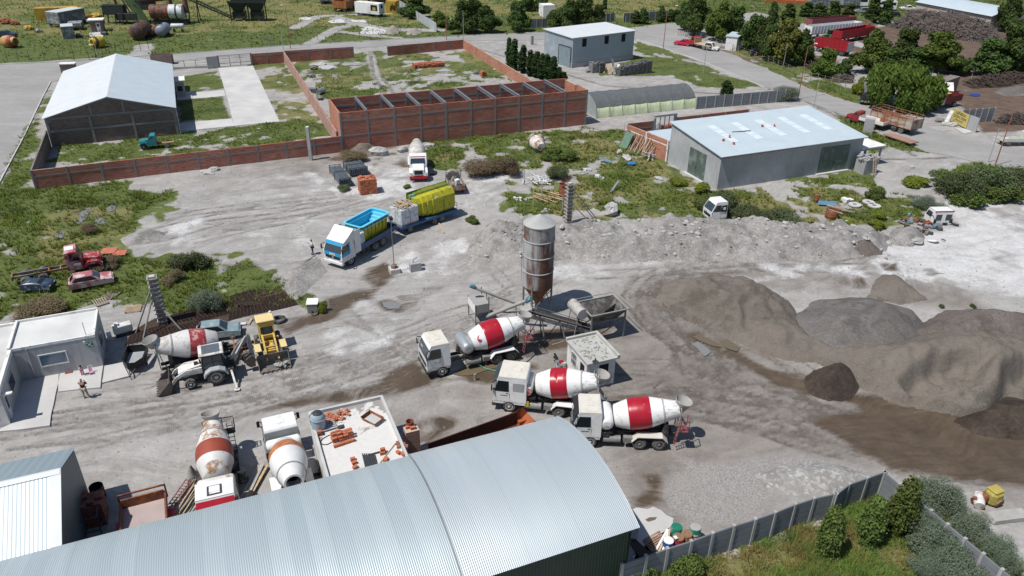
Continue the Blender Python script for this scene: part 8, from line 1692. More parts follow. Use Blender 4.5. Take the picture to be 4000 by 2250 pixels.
for k,p,q_,w_,lb in (('oval',d3(570,1230),d3(560,760),260,'slender green tree in the corner plot, first from the broken joint'),('oval',d3(990,1110),d3(985,670),260,'green tree in the corner plot, second from the broken joint'),('oval',d3(1280,1000),d3(1270,480),300,'tallest dark green tree at the sharp fence corner'),('bushmid',d2(1810,1420),d2(1800,1185),340,'round green bush in front of the precast fence'),('bushmid',d2(1300,1470),d2(1300,1290),280,'green bush by the end post of the precast fence'),('bushmid',d2(860,1500),d2(860,1400),150,'low bush at the green shed wall')):
 plant(k,'garden_tree',lb,'tree',p,q_,w_/2.576)
for x,y,ty,w_ in ((1650,760,405,480),(1850,800,520,300),(1480,1030,650,330),(2050,1010,760,380),(1700,1230,890,460),(2230,1240,970,330),(1900,1480,1120,460),(2350,1400,1150,260),(1560,1450,1180,300)): plant('bushgrey','grey_shrub','feathery grey green shrub growing over the sunlit precast fence','shrub',d3(x,y),d3(x,ty),w_/2.576,'grey shrubs along the precast fence')
tall=np.full(GX.shape,.0)
def zone(i,v):
 P=np.asarray(GRASS[i][0])[:,:2];m_=sdf(nx,ny,P)>0;a=tall[near];a[m_]=np.maximum(a[m_],v);tall[near]=a
for i,v in ((0,.55),(1,.4),(2,.22),(3,.25),(4,.35),(5,.12),(6,.22),(7,.18),(8,.38),(9,.5),(10,.4),(11,.42),(12,.4),(13,.6),(14,.55),(15,.42),(16,.5)): zone(i,v)
def scatter(name,label,n,box,mat,hmin,hmax,blades,lean,wid,thr,dense=None,seed=1,use_dry=None,quad_=False):
 g=np.random.default_rng(seed);x=g.uniform(box[0],box[1],n);y=box[2]+(box[3]-box[2])*g.random(n)**.75
 v=samp(GRF,x,y)+g.normal(size=n)*.25;tl=samp(tall,x,y);dd=samp(DRF,x,y)+g.normal(size=n)*.6
 cl=fnoise(x,y,2.2,3,13)
 k=(v>thr)&(tl>.05)&(cl>-.25+.35*g.normal(size=n))
 if use_dry is not None: k&=((dd>0)==use_dry)
 x,y,tl,cl=x[k],y[k],tl[k],cl[k];m_=len(x)
 h=tl*g.uniform(hmin,hmax,m_)*(1+.6*np.clip(cl,-.5,1));P=np.stack([x,y,np.full(m_,-.03)],-1);V_=[]
 for b in range(blades):
  a=g.uniform(0,2*PI,m_);l=g.uniform(.3,1.,m_)*lean*h;w_=wid*(.6+.8*g.random(m_))*(.5+h)
  base=P+np.stack([np.cos(a)*h*.25,np.sin(a)*h*.25,np.zeros(m_)],-1)*g.random((m_,1));tip=base+np.stack([np.cos(a)*l,np.sin(a)*l,h*g.uniform(.6,1.1,m_)],-1)
  sd=np.stack([-np.sin(a)*w_,np.cos(a)*w_,np.zeros(m_)],-1)
  V_.append(np.stack([base-sd*.5,base+sd*.5,tip+sd*.15],1))
 V_=np.concatenate(V_,0).reshape(-1,3).astype(np.float32);f=len(V_)//3
 me=bpy.data.meshes.new(name);me.vertices.add(len(V_));me.vertices.foreach_set('co',V_.ravel());me.loops.add(3*f);me.polygons.add(f);me.loops.foreach_set('vertex_index',np.arange(3*f,dtype=np.int32));me.polygons.foreach_set('loop_start',np.arange(0,3*f,3,dtype=np.int32));me.update(calc_edges=True);me.materials.append(mat)
 o=bpy.data.objects.new(name,me);COL.objects.link(o);return tag(o,label,'grass',None,'stuff')
LG=leafmat('grass_green',(.042,.062,.018),(0.175,0.255,0.051),(0.278,0.342,0.090),.25,.35);LD=leafmat('grass_dry',(0.179,0.162,0.045),(0.284,0.248,0.081),(0.378,0.335,0.135),.25,.3);LW=leafmat('weed_leaf',(.05,.066,.018),(0.183,0.233,0.042),(0.321,0.350,0.073),.2,.3)
scatter('grass','green grass and low weeds growing over the plots and field edges',170000,(-75,110,22,150),LG,.5,1.1,4,.7,.10,.05,None,1,False)
scatter('dry_grass','straw coloured dry grass mixed through the plots and field edges',80000,(-75,110,22,150),LD,.5,1.1,4,.8,.09,.05,None,2,True)
scatter('far_grass','green rough grass over the field beyond the street',100000,(-190,260,150,330),LG,.4,.9,3,.9,.3,.0,None,3,False)
scatter('far_dry_grass','pale dry grass over the field beyond the street',100000,(-190,260,150,330),LD,.4,.9,3,.9,.3,.0,None,4,True)
scatter('weeds','leafy yellow green weeds standing in the rough corners of the yard',52000,(-75,90,22,118),LW,.4,1.05,12,.9,.085,.5,None,5,None)
scatter('corner_grass','fine green grass thick in the corner plot by the precast fence',90000,(8,40,22,37),LG,.5,1.2,4,.8,.045,-.2,None,6,False)
scatter('corner_dry_grass','straw coloured grass in the corner plot by the precast fence',60000,(8,40,22,37),LD,.5,1.2,4,.8,.045,-.2,None,7,True)
def stones(n,seed):
 g=np.random.default_rng(seed);x=g.uniform(-45,50,n);y=g.uniform(30,100,n);k=(samp(GRF,x,y)<-.2)&~((x>18)&(y<58));x,y=x[k],y[k];n=len(x);s=.035+.09*g.random(n)**4
 d=np.array([(1,0,0),(-.3,.9,0),(-.7,-.6,0),(.1,.1,1.)]);P=d[None]*s[:,None,None]*(.7+.6*g.random((n,4,3)))+np.stack([x,y,np.full(n,-.03)],-1)[:,None]
 me=bpy.data.meshes.new('loose_stones');f=np.concatenate([np.arange(n)[:,None]*4+np.array(t) for t in ((0,1,3),(1,2,3),(2,0,3))]);me.from_pydata(P.reshape(-1,3).tolist(),[],f.tolist());me.materials.append(CEM)
 o=bpy.data.objects.new('loose_stones',me);COL.objects.link(o);tag(o,'loose stones scattered over the dirt yard','stones',None,'stuff')
stones(9000,3)
# ================================================================ BEYOND THE STREET
def fb_(p0,p1,d,h,name,label,cat,mat,roof=None,z0=0.,group=None,rt=.1,wheels=0,over=0.):
 """box shaped thing on the base edge p0-p1 (pixels), going back d metres"""
 a,b=W(p0),W(p1);L=float(np.linalg.norm(b-a));t=T(name,label,cat,a,yaw(a,b),group)
 M().bb(0,L,0,d,z0 if z0 else -.1,h).to('body' if wheels else 'wall',mat,t)
 if roof: M().bb(-over,L+over,-over,d+over,h,h+rt).to('roof',roof,t)
 if wheels:
  for i in range(wheels):
   x=L*(.12+.76*i/max(1,wheels-1)) if wheels>1 else L*.8
   for y in (.25,d-.25): wheel(t,x,y,.48,.25,RIM)
  M().bb(.2,L-.2,.4,d-.4,z0-.25,z0).to('chassis',CHAS,t)
 t['L']=L;return t
CONY=rusty('container_yellow',(.42,.28,.03),(.22,.10,.03),.35,.6);SHG=mk('silver_box',(.32,.34,.36),.6,.1,.12,.7,(.14,.15,.16),.5,.9)
fb_(a0(368,205),a0(805,190),2.6,2.9,'shipping_container','yellow rusty container behind the grey box trailer in the field','container',CONY)
fb_(a0(492,272),a0(618,284),8.,3.6,'box_trailer','weathered grey box trailer standing before the yellow container','trailer',SHG,mk('trailer_roof',(.5,.52,.53),.5),.9,wheels=2)
fb_(a0(690,312),a0(830,305),4.,1.7,'flat_trailer','low grey trailer bed parked behind the small grey container','trailer',SHG,None,.8,wheels=2)
fb_(a0(640,397),a0(765,388),4.2,2.7,'site_container','small grey ribbed container in the grass','container',SHG,MATS['trailer_roof'])
t=fb_(a0(918,324),a0(1052,318),2.6,2.6,'brick_guard_hut','tiny brown brick hut with a white slab roof and white door','hut',BRICKD,WHITE_,over=.3,rt=.22);L=t['L'];o=M().bb(L*.48,L*.78,-.05,-.003,0,2.1).to('door',WHITE_,t);M().bb(L*.53,L*.72,-.07,-.05,1.2,1.9).to('pane',GLASSD,o)
sheet('path',[W(a0(905,325)),W(a0(1030,322)),W(a0(1040,370)),W(a0(950,460)),W(a0(900,455))],CONC,'worn concrete path before the brick hut','path',.02,.2)
def fdrum(label,p,axis,L,r,m1,m2=None,name='mixer_drum',cat='mixer drum',z=None):
 w_=W(p);t=T(name,label,cat,w_,axis);z=z or r*.95
 M().lathe([(-L*.5,r*.6),(-L*.3,r*.95),(0,r),(L*.25,r*.92),(L*.5,r*.55),(L*.5,r*.45),(L*.3,r*.4)],(0,0,z),(1,0,.12),18).to('shell',m1,t)
 if m2: M().lathe([(L*.18,r*.97),(L*.3,r*.93),(L*.36,r*.85)],(0,0,z),(1,0,.12),18,(False,False)).to('dark_ring',m2,t)
 M().bb(-L*.3,L*.3,-r*.4,r*.4,-.1,z*.5).to('cradle',STEEL,t);return t
fdrum('yellow mixer drum lying by the path to the brick hut',a0(995,478),rad(-115),3.,1.25,mk('drum_yellow',(.50,.36,.02),.6,0,.15,1),STEEL)
fdrum('faded orange mixer drum lying at the field edge',a0(110,475),rad(-20),4.,1.3,rusty('drum_orange',(.5,.28,.10),(.2,.09,.05),.4,.8),RSTB)
car('car_wreck','dark blue saloon wreck in the grass beyond the street',W(a0(70,368)),.1,mk('navy_car',(.03,.05,.08),.4),4.3,1.7,1.35,False)
for i,(x,y,m_,s,lb) in enumerate(((290,300,CONY,1.2,'yellow machine part in the grass near the box trailer'),(975,180,CONY,1.4,'yellow machine part behind the brick hut'),(880,185,RUSTP,1.1,'rusty part behind the brick hut'),(390,325,SHG,.9,'grey drum lying near the small container'),(800,370,SHG,.9,'grey scrap beside the small container'),(1050,350,STEEL,.9,'dark scrap by the hut path'),(60,240,RUSTP,1.6,'dark rusty scrap heap at the field edge'),(150,250,RUSTP,1.2,'lower rusty scrap heap at the field edge'))): solo(M().rock(0,0,s*.4,s,s*.7,s*.6,i+2,8).box(s*.5,0,0,s,s*.5,s*.5),'scrap_part',m_,lb,'scrap',None,W(a0(x,y)))
def ftank(label,p,L,r,m1,ax,z=None):
 w_=W(p);t=T('storage_tank',label,'tank',w_,ax);z=z or r+.2
 M().lathe([(-.25*r,.05),(-.2*r,r*.55),(0,r*.9),(.12*r,r),(L-.12*r,r),(L,r*.9),(L+.2*r,r*.5)],(0,0,z),(1,0,0),22).to('shell',m1,t);M().bb(L*.1,L*.25,-r*.7,r*.7,-.1,z*.5).bb(L*.75,L*.9,-r*.7,r*.7,-.1,z*.5).to('saddle',STEEL,t);M().cyl((L*.4,0,z+r-.1),(L*.4,0,z+r+.3),r*.18,None,10).to('hatch',STEEL,t);return t
ftank('biggest dark brown tank lying end on below the asphalt plant',a0(1390,412),6.,1.75,rusty('dark_tank',(.045,.032,.028),(.06,.03,.022),.5),rad(97))
ftank('small rusty tank between the dark tank and the grey one',a0(1525,372),3.5,.95,rusty('brown_tank',(.22,.10,.075),(.13,.06,.04),.5),rad(97))
ftank('grey blue tank lying end on in the field',a0(1625,380),5.,1.25,mk('grey_tank',(.22,.25,.29),.5,.2,.1,1),rad(99))
ftank('slim white tank on a stand with a rusty end box',a0(1735,325),2.9,.55,mk('white_tank',(.55,.57,.58),.5),rad(8),1.5);
p=W(a0(1500,240));t=T('asphalt_plant','rusty asphalt plant with dryer drum, duct and green elevator','plant',p,rad(5))
k=13.6;X=lambda x:(x-1500)/2.576/k;RD=rusty('dryer_rust',(.10,.045,.035),(.07,.03,.025),.5,.6);GE=mk('elevator_green',(.05,.085,.03),.7,0,.2,.8);DKM=mk('plant_dark',(.03,.035,.032),.8,.1,.3,1)
M().lathe([(X(1540),1.75),(X(1700),1.75)],(0,0,3.0),(1,0,0),20).to('dryer_drum',RD,t);M().lathe([(X(1702),1.74),(X(1820),1.74)],(0,0,3.0),(1,0,0),20).to('drum_end',mk('plant_white',(.55,.57,.58),.5,0,.1,1,(.2,.12,.09),.3,1),t)
for x in (1575,1760): M().lathe([(X(x),1.85),(X(x)+.35,1.85)],(0,0,3.),(1,0,0),20,(True,True)).to('tyre_ring',STEEL,t)
M().cyl((X(1450),1.5,5.6),(X(1830),1.5,6.6),.75,None,14).cyl((X(1830),1.5,6.6),(X(1840),1.,2.5),.6,None,12).to('duct',RD,t)
M().bar((X(1270),3,9.5),(X(1480),-1.,.5),2.0,1.2).to('bucket_elevator',GE,t);M().cyl((X(1650),6,0),(X(1650),6,9.5),.5,None,10).to('chimney',RD,t)
M().bb(X(1120),X(1300),0,2.5,2.2,4.4).bb(X(1240),X(1420),-1.,1.5,1.,2.6).bb(X(1400),X(1560),1.,3.,3.2,5.6).bb(X(1540),X(1850),-1.2,1.2,.2,1.0).to('mixer_house',DKM,t);fr=M()
for x in (1130,1230,1290,1410,1560,1690,1840):
 for y in (-1.1,1.6): M().bar((X(x),y,-.1),(X(x)+.3,y,3.),.22).to('leg',DKM,t)
fr.bar((X(1130),0,4.6),(X(1420),0,4.6),.15).bar((X(1290),0,7.),(X(1370),0,2.),.25).to('frame',DKM,t)
M().cyl((X(1175),6,0),(X(1165),6,5.6),.35,None,8).to('stack',RD,t)
a=W(a0(1850,215));b=W(a0(2345,200));t=T('field_conveyor','long black lattice conveyor sloping down from the asphalt plant','conveyor',a,yaw(a,b));L=float(np.linalg.norm(b-a));fr=M();H1,H2=7.2,.8
for y in (-.5,.5): fr.bar((0,y,H1),(L,y,H2),.16).bar((0,y,H1-.8),(L,y,H2-.6),.14)
for i in range(16):
 for y in (-.5,.5): fr.bar((L*i/16,y,H1+(H2-H1)*i/16),(L*(i+1)/16,y,H1-.75+(H2-H1)*(i+1)/16),.08)
fr.to('lattice',DKM,t);M().quad((0,-.45,H1),(L,-.45,H2),(L,.45,H2),(0,.45,H1)).to('belt',MATS['belt_rubber'],t);M().bar((L*.32,-.5,H1-2.4),(L*.30,-1.2,0),.2).bar((L*.32,.5,H1-2.4),(L*.33,1.2,0),.2).to('leg',DKM,t)
for i,(x,lb) in enumerate(((2420,'black twin field hopper nearest the lattice conveyor'),(2600,'black field hopper at the far end of the lattice conveyor'))):
 p=W(a0(x,205));t=T('field_hopper',lb,'hopper',p,rad(4));M().ring([[(-1,-.8,2.4),(1,-.8,2.4),(1,.8,2.4),(-1,.8,2.4)],[(-2.3,-1.8,4.6),(2.3,-1.8,4.6),(2.3,1.8,4.6),(-2.3,1.8,4.6)]],True,False,(True,False)).bb(-2.3,2.3,-1.8,-1.7,4.6,5.1).bb(-2.3,2.3,1.7,1.8,4.6,5.1).to('bin',mk('black_green',(.018,.028,.024),.7),t);fr=M()
 for sx in (-1.9,1.9):
  for sy in (-1.4,1.4): M().bar((sx,sy,-.1),(sx,sy,4.4),.25).to('leg',DKM,t)
 fr.bar((-1.9,-1.4,.3),(1.9,-1.4,2.5),.15).to('brace',DKM,t);M().bb(-1.6,1.6,-1.,1.,.6,2.3).to('feeder',DKM,t)
t=fb_(a1(1000,152),a1(1243,176),2.6,3.4,'site_caravan','long white site caravan on wheels with a torn window','caravan',mk('caravan_white',(.72,.72,.71),.4,0,.04,1),WHITE_,.7,wheels=2);L=t['L']
M().bb(L*.52,L*.64,-.04,-.003,.9,2.7).to('door',mk('caravan_door',(.6,.61,.61),.4),t);M().bb(L*.66,L*.93,-.04,-.003,1.6,3.1).to('window',DARK,t);M().bb(L*.74,L*.86,-.06,-.04,1.7,2.5).to('panel',CONY,t);M().bb(L+.003,L+.04,.9,1.8,2.2,3.1).to('end_window',DARK,t)
def tipper(label,p0,p1,d,h0,h1,mat,grp=None,n=2,end=None):
 a,b=W(p0),W(p1);L=float(np.linalg.norm(b-a));t=T('tipper_trailer',label,'trailer',a,yaw(a,b),grp)
 M().bb(0,L,0,.08,h0,h1).to('side_board',mat,t);M().bb(0,L,d-.08,d,h0,h1).to('side_board',mat,t);M().bb(0,.08,.08,d-.08,h0,h1).to('front_board',end or mat,t);M().bb(L-.08,L,.08,d-.08,h0,h1).to('tailgate',end or mat,t);M().bb(.08,L-.08,.08,d-.08,h0,h0+.1).to('bed_floor',mat,t);M().bb(.2,L-.2,.5,d-.5,h0-.3,h0).to('chassis',CHAS,t)
 rb=M()
 for i in range(1,int(L/1.)): rb.bb(L*i/int(L/1.)-.04,L*i/int(L/1.)+.04,-.05,0.0,h0,h1)
 rb.to('corrugation',mat,t)
 for i in range(n):
  x=L*(.14+.72*i/max(1,n-1))
  for y in (.2,d-.2): wheel(t,x,y,.5,.28,RIM)
 return t
ORT=rusty('tipper_orange',(.34,.13,.04),(.2,.08,.03),.45,.7)
tipper('orange rusty tipper trailer end on beyond the white caravan',a1(775,118),a1(912,125),7.,1.,2.9,ORT,n=2)
tipper('low pale trailer beside the orange tipper',a1(655,45),a1(765,42),5.,.9,1.7,SHG);tipper('second orange tipper behind the white caravan',a1(1195,40),a1(1330,30),6.,1.,2.7,ORT)
t=fb_(a1(1310,130),a1(1412,135),3.,3.2,'painted_container','yellow container with black painted scrawl by the sheet fence','container',CONY);mb=M();L=t['L'];r=random.Random(4)
for i in range(8): mb.bar((L*(.4+.07*i),-.03,r.uniform(.6,1.2)),(L*(.45+.07*i),-.03,r.uniform(2.,2.9)),.16,.03)
mb.to('painted_scrawl',INK,t)
fb_(a1(1420,152),a1(1512,158),2.2,1.9,'green_trailer','small green trailer at the white sheet fence','trailer',mk('trailer_green',(.05,.11,.05),.6),None,.8,wheels=1)
pts=[W(a1(1330,20)),W(a1(1480,105)),W(a1(1640,215)),W(a1(1815,325))]
t=T('sheet_fence','pale corrugated sheet fence running from the caravans to the street','fence',pts[0]);SF=mk('fence_sheet',(.50,.53,.55),.45,.3,.12,1)
for a,b in zip(pts,pts[1:]): 
 a=a-pts[0];b=b-pts[0];corr(M(),(a[0],a[1]),(b[0],b[1]),-.05,2.3,.5,.05).to('fence_sheet',SF,t);M().bar((a[0],a[1],-.1),(a[0],a[1],2.4),.14).to('fence_post',STEEL,t)
for i,(P,lb) in enumerate(((((1060,290),(1130,265),(1310,300),(1290,345),(1080,345)),'large pale tarpaulin spread in the field'),(((430,180),(500,170),(570,180),(540,205),(440,200)),'small pale tarpaulin by the field track'),(((720,215),(860,190),(900,230),(760,235)),'pale sheet near the white caravan'),(((960,200),(1110,200),(1120,230),(970,220)),'bare pale slab in front of the white caravan'))): sheet('tarpaulin',[W(a1(*p)) for p in P],mk('pale_tarp',(.5,.5,.49),.8,0,.12,.8),lb,'tarpaulin',.03,.5,2.,kind=None)
precast('grey panel fence under the tree belt across the street',seg(W(a2(135,285)),W(a2(360,272)),4),2.2);precast('grey panel fence behind the conical trees at the junction',seg(W(a2(1120,225)),W(a2(1690,192)),9),2.4);precast('grey panel fence between tree belt and junction',seg(W(a2(900,225)),W(a2(1030,215)),3),2.2)
fb_(a2(312,172),a2(430,168),4.,3.,'small_white_hut','small white hut half hidden in the dark tree belt','hut',WHITE_,WHITE_)
DB=mk('dark_block',(.075,.075,.075),.9,0,.25,4,(.16,.16,.155),.4,3)
pa,pb=W(a2(1090,765)),W(a2(1400,735));th=yaw(pa,pb)
def crates(label,p,nx,nz,grp='stacked dark block pallets by the blue shed'): return block_stack('block_pallet',label,'pallet of blocks',p,th,3,3,nz,.42,.42,.24,DB,grp,.02,.06,seed=int(p[0]*7)%50)
for i in range(7):
 for j in range(2): crates('dark cube of concrete blocks in the big stack by the blue shed',pa+(pb-pa)*(i+.5)/7+rot2(th,0,.7+1.35*j),3,(6,7,8,8,9,9,10)[i]-j)
for i in range(2): block_stack('block_pallet','grey crate of blocks standing apart before the blue shed','pallet of blocks',W(a2(815+75*i,725)),th,3,4,8,.42,.4,.25,POST if i==0 else DB,'crates before the blue shed',seed=i)
o=M().ring([[(0,-.4,3.0),(.0,.4,3.0)],[(.9,-.4,2.6),(.9,.4,2.6)],[(1.2,-.4,1.4),(1.2,.4,1.4)],[(1.5,-.4,.6),(1.5,.4,.6)],[(2.3,-.4,.5),(2.3,.4,.5)],[(2.6,-.4,1.4),(2.6,.4,1.4)]],False,True).bb(1.2,2.7,-.45,.45,.0,.5);solo(o,'white_moulding',mk('gel_white',(.68,.71,.73),.3),'white curved moulding dumped between the block stacks','moulding',None,W(a2(960,725)),th)
for i,(x,y,m_,lb) in enumerate(((780,725,SHG,'grey tube at the foot of the crates by the blue shed'),(940,725,TIMBERL,'timber scraps before the blue shed'),(1010,745,TIMBER,'leaning boards beside the dark block stack'))): solo(M().cyl((-.8,0,.3),(.8,0,.3),.3) if i==0 else M().bar((-.8,-.4,0),(-.2,.5,1.4),.7,.1).bar((.3,-.4,0),(.7,.5,1.4),.7,.1),'scrap_tube' if i==0 else 'scrap_boards',m_,lb,'scrap',None,W(a2(x,y)),th)
t=fb_(a2(192,450),a2(218,448),.6,2.,'meter_pillar','grey meter pillar by the gravel forecourt','meter box',POSTL)
def lamp(label,base,top,mat,arm=None,r=.09,name='street_lamp',grp='street lamps'):
 p=W(base);h=HZ(base,top);t=T(name,label,'lamp' if name=='street_lamp' else 'post',p,0,grp);q=PX((p[0],p[1],h));M().cyl((0,0,-.1),(0,0,h),r,r*.6,7).to('pole',mat,t)
 if arm:
  M().bar((0,0,h-.1),(arm[0],arm[1],h+.35),.07).to('arm',mat,t);M().box(arm[0]*1.2,arm[1]*1.2,h+.28,.6,.28,.16,.05).to('lamp_head',WHITE_,t)
 return t
ORL=rusty('lamp_red_oxide',(.30,.10,.06),(.2,.08,.05),.3,1)
for b,tp,ar,lb in ((a1(348,490),a1(308,75),(-.8,.6),'red oxide street lamp at the corner of the driveway plot'),(a1(1918,405),a1(1925,40),None,'red oxide pole at the corner of the empty plot'),(a2(870,275),a2(873,120),(.4,.5),'orange street lamp under the tree belt'),(a2(1520,492),a2(1570,75),(1.8,.5),'red street lamp with a long arm at the junction'),(a3(298,1000),a3(415,470),(1.4,.9),'red street lamp leaning over the street by the grey bush'),(a3(1308,168),a3(1350,-20),None,'red lamp pole near the white saloon car'),(b3(2285,222),b3(2500,-330),None,'red pole behind the dark thicket')): lamp(lb,b,tp,ORL,ar,name='street_lamp' if ar else 'red_pole',grp=None)
for b,tp,lb in ((a1(277,500),a1(250,255),'grey concrete post beside the red lamp at the plot corner'),(a1(2088,397),a1(2070,105),'tall grey concrete post at the far corner of the empty plot'),(a2(1136,300),a2(1142,160),'grey post behind the blue shed roof'),(a2(945,262),a2(948,165),'thin post beside the tree belt'),(a2(1925,735),a2(1965,425),'slim post on the verge of the diagonal street'),(a3(455,1100),a3(503,780),'grey post at the back corner of the hall'),(a3(150,682),a3(195,440),'pale post by the trees across the street'),(b3(2215,190),b3(2290,-150),'thin grey post behind the thicket'),(a3(912,190),a3(938,20),'dark post near the conical tree row'),(a2(1311,150),a2(1325,-30),'white post behind the panel fence'),(a0(985,578),a0(915,250),'dark thin post behind the gabled workshop'),(a3(2040,805),a3(2050,740),'white bent post at the firewood trees'),(a3(2175,770),a3(2180,725),'white post at the firewood trees'),(a3(985,890),a3(1003,785),'thin pole by the dark parked car')): lamp(lb,b,tp,POSTL,None,.07,'utility_post',None)
def wires(label,pts,sag=.8):
 P=[]
 for a,b in zip(pts,pts[1:]):
  for i in range(11): u=i/10;q=np.array(a)*(1-u)+np.array(b)*u;q[2]-=sag*4*u*(1-u);P.append(tuple(q-np.array(pts[0])))
 return solo(M().tube(P,.022,4),'overhead_wire',BLKP,label,'wire',None,pts[0])
wires('thin overhead wire along the street past the empty plot',[W(a1(277,500))+np.array([0,0,7.5]),W(a1(2088,397))+np.array([0,0,8.]),W(a2(1136,300))+np.array([0,0,6.5])])
car('parked_car','bright red saloon parked on the street verge by the tall trees',W(a2(1720,455)),rad(155),mk('bright_red',(.55,.02,.06),.3),4.2,1.7,1.35,False)
pf,pr=W(a2(1800,462)),W(a2(1960,500));th=yaw(pr,pf);t=T('flatbed_lorry','red cabbed flatbed lorry nose to tail with the red saloon','truck',pr,th);TR=mk('lorry_red',(.30,.03,.03),.5,0,.1,1.5)
M().bb(-1.5,4.6,-.4,.4,.6,.85).to('chassis',CHAS,t);M().bb(-1.6,3.0,-1.15,1.15,.95,1.1).bb(2.95,3.05,-1.15,1.15,1.1,2.3).to('flat_bed',TIMBERL,t);bonnet_cab(t,3.1,4.4,TR,2.1,.9,2.4,1.2,hoodtop=1.6)
for s in (-1,1): wheel(t,0,s*.9,.45,.26,RIM,True);wheel(t,5.0,s*.9,.42,.24,RIM)
car('white_van','white van backed up behind the red flatbed lorry',W(a2(2000,505)),rad(-30),CABW,3.6,1.7,1.7)
fb_(a2(2140,500),a2(2250,512),6.,3.,'whitewashed_shed','small whitewashed shed under the street trees','shed',WHITE_,ROOFB,over=.2)
car('parked_car','dark car in the shade of the street trees',W(a2(2480,555)),rad(10),mk('black_car',(.015,.017,.02),.3),4.2,1.7,1.4)
wire_fence('low timber post fence along the tree lined verge',[W(a2(1670,362)),W(a2(1800,360)),W(a2(2160,490)),W(a2(2576,630)),W(a3(360,790)),W(a3(850,900))],1.4,7,TIMBER,None,.06,3)
RTB=mk('trailer_red',(.30,.015,.025),.45,0,.1,1.2,(.2,.02,.02),.3,1)
tipper('long red tipper trailer with a white tailgate among the trees',a3(450,510),a3(775,575),2.6,1.1,3.0,RTB,'red trailers among the trees',3,mk('dirty_white_gate',(.52,.52,.53),.5,0,.1,2))
tipper('second red trailer parked behind the long red one',a3(725,440),a3(1050,385),2.6,1.1,2.9,RTB,'red trailers among the trees',3)
tipper('white stake sided trailer behind the red trailers',a3(425,395),a3(930,345),2.6,1.2,3.0,CABW,None,3);tipper('maroon stake trailer farthest behind the red ones',a3(430,300),a3(870,265),2.6,1.2,2.6,MAUVE,None,3)
t=T('tractor','small green tractor between the red trailers','tractor',W(a3(610,400)),rad(200));GT=mk('tractor_green',(.04,.16,.04),.5);M().bb(0,1.9,-.35,.35,.7,1.3).to('bonnet',GT,t);M().bb(-.7,.3,-.7,.7,.9,1.3).bb(-.75,.35,-.75,.75,2.3,2.42).to('cab',GT,t);M().bb(-.6,.2,-.62,.62,1.3,2.3).to('side_window',DWIN,t)
for s in (-1,1): wheel(t,-.2,s*.75,.75,.35,YEL);wheel(t,1.6,s*.65,.42,.25,YEL)
pA,pB=W(a3(1470,150)),W(a3(2210,305));e=T('long_warehouse','long pale warehouse with a low white vaulted roof beyond the firewood','warehouse',pA,yaw(pA,pB));L=float(np.linalg.norm(pB-pA));D=14
M().bb(0,L,0,.2,-.1,3.6).bb(0,.2,.2,D,-.1,3.6).bb(L-.2,L,.2,D,-.1,3.6).bb(.2,L-.2,D-.2,D,-.1,3.6).prism([(.0,3.6),(D,3.6),(D*.75,4.75),(D*.5,5.1),(D*.25,4.75)],L-.2,L,'x').to('wall',mk('pink_render',(.44,.36,.33),.9,0,.1,.5),e)
pil=[M().bb(L*i/6-.15,L*i/6+.15,-.06,.26,-.1,3.62).to('pilaster',POSTL,e) for i in range(7)]
M().ring([[(-.4,y,z) for y,z in ((-.5,3.62),(D*.25,4.85),(D*.5,5.2),(D*.75,4.85),(D+.5,3.62))],[(L+.4,y,z) for y,z in ((-.5,3.62),(D*.25,4.85),(D*.5,5.2),(D*.75,4.85),(D+.5,3.62))]],False,True).to('roof',ROOFB,e)
car('parked_car','white saloon parked at the end of the long warehouse',W(a3(1400,102)),rad(175),CABW,4.4,1.75,1.4,False);car('parked_car','silver pickup car near the dark conical trees',W(a3(945,130)),rad(175),mk('silver_car',(.35,.37,.39),.35,.4),4.6,1.75,1.6)
car('parked_car','black car behind the conical pair near the warehouse',W(a3(1245,165)),rad(170),MATS['black_car'],4.2,1.7,1.4)
for i,(x,y,lb) in enumerate(((1250,105,'white minibus between conical trees and white saloon'),(1170,95,'white minibus half hidden by the conical pair'),(965,70,'white box van by the grey walls at the top edge'))): t=fb_(a3(x-55,y),a3(x+35,y+3),2.,2.7,'white_van',lb,'van',CABW,None,.4,wheels=2);L=t['L'];M().bb(.3,L-.3,-.02,-.003,1.5,2.3).to('window',DWIN,t)
for i,(x0,x1,y,m_,lb) in enumerate(((420,610,100,SHG,'grey panelled trailer at the top edge'),(745,920,85,SHG,'second grey panelled trailer by the white vans'),(600,760,40,POSTL,'plain grey wall block at the top edge'))): tipper(lb,a3(x0,y),a3(x1,y),2.5,.9,3.2,m_)
for i in range(5): solo(M().box(0,0,0,3.2,1.6,1.),'orange_block',rusty('far_orange',(.45,.13,.05),amt=.2),'orange pallet stack in the far yard row','pallet','orange stacks in the far yard',W(a3(20+100*i,20+6*i)))
def woodpile(name,label,poly,h,slope,col,n,lmin,lmax,seed,tw=.09):
 mt=granular(name+'_mass_%d'%seed,tuple(x*.35 for x in col),tuple(x*.6 for x in col),col,.8,3.,.4);heap(name,[W(f(*p)) for f,p in poly],h,slope,mt,label,'wood pile',.6,.8,1.5,off=seed)
 X,Y,Z,xs,ys=HEAPS[-1];g=random.Random(seed);mb=M();c_=0
 while c_<n:
  i=g.randrange(len(ys));j=g.randrange(len(xs))
  if Z[i,j]<.15: 
   n-=.02;continue
  c_+=1;a=g.uniform(0,6.28);l=g.uniform(lmin,lmax)/2;dz=g.uniform(-.3,.45)*l;mb.bar((xs[j]-l*math.cos(a),ys[i]-l*math.sin(a),Z[i,j]+.1-dz),(xs[j]+l*math.cos(a),ys[i]+l*math.sin(a),Z[i,j]+.15+dz),tw)
 o=mb.to('branches',leafmat('bark_%d'%seed,tuple(x*.8 for x in col),col,tuple(min(1,x*1.5) for x in col),.6,.0));return tag(o,'tangled cut branches on '+label,'branches',None,'stuff')
